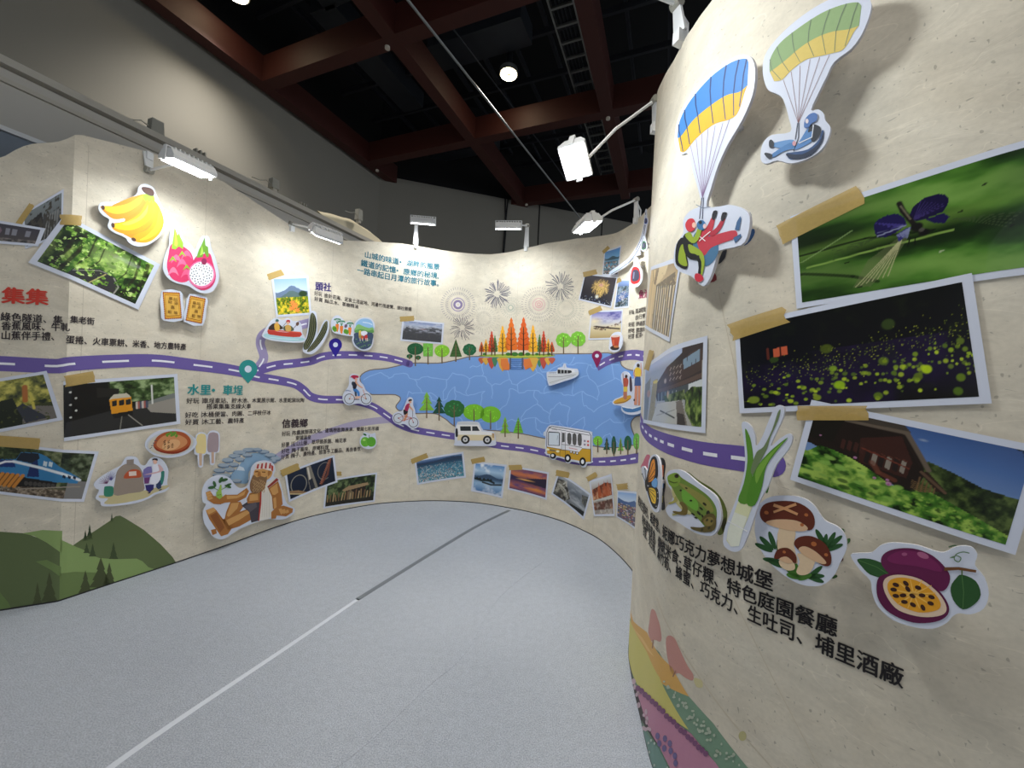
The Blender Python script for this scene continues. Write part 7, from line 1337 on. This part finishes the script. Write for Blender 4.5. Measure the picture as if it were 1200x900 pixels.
cutout(RIGHT, (818, 588), .05, a(*sm([(188, 300), (200, 272), (240, 263), (278, 278), (330, 322), (395, 368), (420, 405), (432, 470), (420, 520), (395, 552), (355, 553), (305, 535), (250, 500), (205, 472), (188, 435), (215, 400), (220, 365), (200, 335)], 3)), [
    ('body', [(a(*sm([(198, 300), (215, 285), (240, 280), (262, 302), (330, 345), (385, 390), (412, 440), (405, 500), (370, 520), (320, 470), (262, 440), (240, 400), (222, 355), (205, 325)], 4)), FG), (a(*sm([(262, 350), (300, 375), (330, 410), (325, 445), (290, 425), (262, 395)], 3)), (112, 170, 62)), (a(*sm([(245, 320), (300, 345), (370, 390), (400, 440), (380, 450), (330, 400), (270, 350)], 3)), (142, 140, 70)), (a(*sm([(215, 340), (235, 380), (262, 420), (300, 452), (285, 460), (245, 425), (222, 385)], 3)), (190, 184, 130))]),
    ('head', [(a(*sm([(196, 298), (210, 284), (235, 278), (252, 295), (250, 325), (230, 340), (205, 330)], 4)), (128, 160, 60)), (a(*ell(237, 292, 10, 9)), (56, 50, 30)), (a(*ell(238, 290, 5, 5)), (20, 18, 14)), (a(*stroke([(200, 312), (225, 322), (242, 318)], 3)), (70, 76, 34))]),
    ('spots', [([a(*ell(x, y, rx, ry, t)) for x, y, rx, ry, t in ((335, 455, 12, 5, 50), (352, 470, 12, 4, 60), (345, 435, 10, 4, 40), (310, 460, 10, 4, 40), (375, 455, 8, 12, 10), (300, 400, 6, 4, 0), (322, 475, 8, 4, 20), (360, 415, 10, 5, 40), (255, 355, 5, 4, 0), (280, 345, 6, 3, 30))], (40, 40, 24))]),
    ('front_leg', [(a(*sm([(232, 380), (222, 400), (205, 408), (202, 416), (222, 412), (242, 400)], 3)), FY), (a(*sm([(262, 405), (285, 430), (280, 462), (248, 462), (222, 452), (225, 445), (255, 448), (262, 430), (250, 410)], 3)), (112, 96, 48)), ([a(*stroke([(240, 460), (218, 458+k*7)], 4)) for k in range(2)], FY)]),
    ('hind_leg', [(a(*sm([(345, 490), (365, 462), (400, 458), (412, 490), (402, 530), (360, 540), (310, 528), (300, 515), (345, 518), (372, 505)], 3)), (96, 84, 42)), (a(*sm([(355, 490), (375, 472), (398, 478), (395, 505), (370, 512)], 3)), (134, 118, 62)), ([a(*ell(x, y, 5, 7, 30)) for x, y in ((372, 485), (392, 490), (380, 520), (350, 528))], FD)]),
], 'green and brown frog in a white outline on the near wall')
a = crop(840, 440, 3)
cutout(RIGHT, (884, 562), .075, a(*sm([(22, 585), (30, 530), (70, 430), (98, 330), (96, 240), (87, 175), (98, 162), (120, 178), (134, 210), (138, 248), (160, 215), (182, 160), (208, 108), (236, 112), (232, 150), (202, 215), (190, 248), (222, 222), (255, 204), (266, 222), (250, 262), (208, 315), (182, 385), (152, 440), (112, 555), (88, 608), (62, 620), (34, 608)], 3)), [
    ('white_shaft', [(a((78, 435), (128, 455), (92, 545), (78, 600), (50, 602), (34, 580), (40, 540), (62, 480)), (222, 222, 180)), (a((62, 480), (108, 498), (92, 545), (78, 600), (50, 602), (36, 575), (42, 535)), (228, 230, 214)), (a(*stroke([(40, 512), (75, 530), (108, 548)], 3)), (240, 240, 240))]),
    ('leaf', [(a(*sm([(75, 440), (95, 380), (108, 300), (104, 240), (100, 186), (118, 220), (128, 280), (128, 330), (118, 400), (108, 450)], 3)), (92, 142, 50)), (a(*sm([(120, 330), (140, 270), (165, 250), (195, 190), (215, 130), (225, 122), (215, 160), (190, 215), (178, 255), (160, 290), (140, 330), (128, 350)], 3)), (112, 130, 92)), (a(*sm([(105, 448), (120, 370), (150, 310), (190, 265), (235, 228), (250, 220), (215, 262), (175, 320), (160, 390), (135, 455)], 3)), (84, 138, 44)), (a(*sm([(140, 330), (190, 272), (240, 228), (195, 280), (160, 340), (140, 380)], 3)), (122, 168, 64))]),
], 'tall leek with split green leaves over the end of the purple road')
def shroom(cap, under, stem, spots): return [(a(*sm(stem, 3)), (222, 196, 162)), (a(*sm(cap, 4)), (98, 44, 28)), (a(*sm(under, 4)), (214, 176, 140)), ([a(*ell(x, y, r_, r_*.8, 20)) for x, y, r_ in spots], (178, 104, 58))]
cutout(RIGHT, (937, 635), .055, a(*sm([(134, 520), (140, 470), (175, 432), (235, 422), (300, 430), (342, 458), (378, 508), (425, 532), (452, 565), (455, 610), (432, 660), (410, 705), (368, 738), (300, 736), (240, 705), (188, 660), (150, 605), (135, 560)], 4)), [
    ('leaves', [([a(*ell(x, y, 34, 9, t)) for x, y, t in ((195, 580, 70), (175, 590, 45), (165, 605, 25), (220, 585, 100), (205, 660, 25), (195, 650, 10), (365, 570, 60), (380, 590, 100), (400, 580, 120), (412, 605, 160), (415, 585, 140), (345, 692, -40), (345, 705, 0), (345, 715, 20))], (44, 84, 44)), ([a(*ell(x, y, 26, 10, t)) for x, y, t in ((262, 690, 45), (280, 685, 85), (300, 692, 130), (310, 708, 160), (270, 705, 15))], (70, 118, 44))]),
    ('tall_mushroom', shroom([(152, 490), (165, 455), (210, 442), (280, 445), (330, 475), (345, 515), (325, 545), (240, 528), (175, 520)], [(172, 518), (210, 506), (280, 510), (320, 535), (300, 548), (230, 540)], [(220, 535), (275, 540), (272, 600), (285, 660), (240, 650), (215, 620)], [(175, 482, 8), (315, 490, 7), (300, 525, 7)])+[(a(*stroke([(200, 455), (240, 468), (285, 488)], 11, 9)), (206, 150, 104)), (a(*stroke([(280, 452), (240, 466), (200, 480)], 10, 8)), (206, 150, 104))]),
    ('side_mushroom', shroom([(272, 590), (290, 568), (335, 565), (380, 590), (402, 630), (400, 665), (375, 668), (330, 640), (290, 615)], [(288, 612), (310, 600), (350, 620), (385, 655), (370, 662), (320, 640)], [(285, 625), (345, 640), (330, 690), (300, 702), (280, 690), (292, 655)], [(342, 592, 10), (385, 630, 7)])),
    ('small_mushroom', shroom([(202, 640), (215, 612), (250, 606), (278, 630), (280, 658), (265, 655), (240, 640), (215, 645)], [(220, 645), (245, 636), (268, 655), (250, 660)], [(222, 648), (268, 656), (275, 680), (250, 685), (225, 670)], [(238, 620, 6)])),
], 'brown mushrooms with green leaves in a rounded white outline')
cutout(RIGHT, (1078, 685), .05, a(*sm([(470, 632), (500, 625), (545, 622), (575, 598), (620, 588), (700, 596), (760, 615), (800, 622), (842, 602), (892, 602), (916, 630), (908, 668), (942, 712), (956, 770), (938, 820), (892, 840), (852, 836), (828, 848), (808, 870), (760, 890), (695, 885), (620, 860), (566, 812), (546, 762), (540, 722), (502, 682)], 3)), [
    ('leaf', [(a(*sm([(494, 646), (540, 645), (590, 665), (618, 700), (590, 712), (540, 700), (510, 672)], 3)), (46, 86, 44)), (a(*stroke([(500, 650), (560, 672), (612, 704)], 2.5)), (80, 120, 66))]), ('leaf', [(a(*sm([(862, 700), (910, 722), (928, 770), (905, 805), (865, 822), (832, 790), (822, 745), (842, 712)], 3)), (44, 84, 42)), (a(*stroke([(862, 702), (868, 760), (865, 818)], 2.5)), (84, 124, 70))]),
    ('whole_fruit', [(a(*sm([(580, 665), (585, 630), (625, 610), (690, 608), (750, 628), (795, 665), (820, 705), (810, 745), (780, 758), (700, 730), (620, 705)], 4)), (98, 28, 72)), (a(*sm([(600, 640), (650, 615), (720, 625), (770, 655), (790, 690), (700, 670), (620, 660)], 3)), (118, 36, 86)), (a(*ell(725, 632, 22, 10, 22)), (170, 96, 132)), (a(*ell(660, 628, 10, 6)), (160, 84, 124))]),
    ('halved_fruit', [(a(*sm([(562, 740), (575, 705), (625, 695), (700, 705), (770, 745), (812, 800), (812, 840), (770, 865), (690, 868), (610, 835), (570, 790)], 4)), (92, 24, 66)), (a(*sm([(585, 735), (600, 708), (650, 700), (720, 718), (780, 765), (808, 815), (790, 842), (720, 848), (640, 825), (600, 780)], 4)), (222, 196, 170)), (a(*sm([(600, 738), (615, 716), (660, 710), (720, 728), (768, 768), (788, 805), (770, 826), (710, 832), (645, 808), (610, 772)], 4)), (226, 158, 40)), ([a(*stroke([(692, 768), (692+78*math.cos(t), 768+52*math.sin(t))], 6, 3)) for t in np.linspace(.2, 6.2, 12)], (240, 190, 90)), ([a(*ell(x, y, 12, 7, t)) for x, y, t in ((630, 735, 20), (665, 730, 40), (708, 745, 20), (722, 772, 10), (755, 778, 20), (752, 800, 20), (725, 815, 60), (690, 805, 30), (660, 795, 10), (655, 772, 0), (688, 774, 30), (630, 774, 10), (622, 752, 10), (672, 750, 50))], (60, 34, 26))]),
    ('vine', [(a(*stroke([(800, 680), (850, 678), (912, 688)], 12, 9)), (112, 72, 40)), (a(*stroke(catmull([(808, 672), (812, 645), (835, 632), (858, 640), (850, 655), (835, 645), (842, 628), (865, 620), (888, 624)], 4), 3.5)), (92, 124, 84)), (a(*stroke([(862, 700), (862, 684)], 5)), (84, 110, 60))]),
], 'purple passion fruit cut open with two leaves, beside the black lettering')
bpy.data.objects.remove(_fo); bpy.data.curves.remove(_fc)
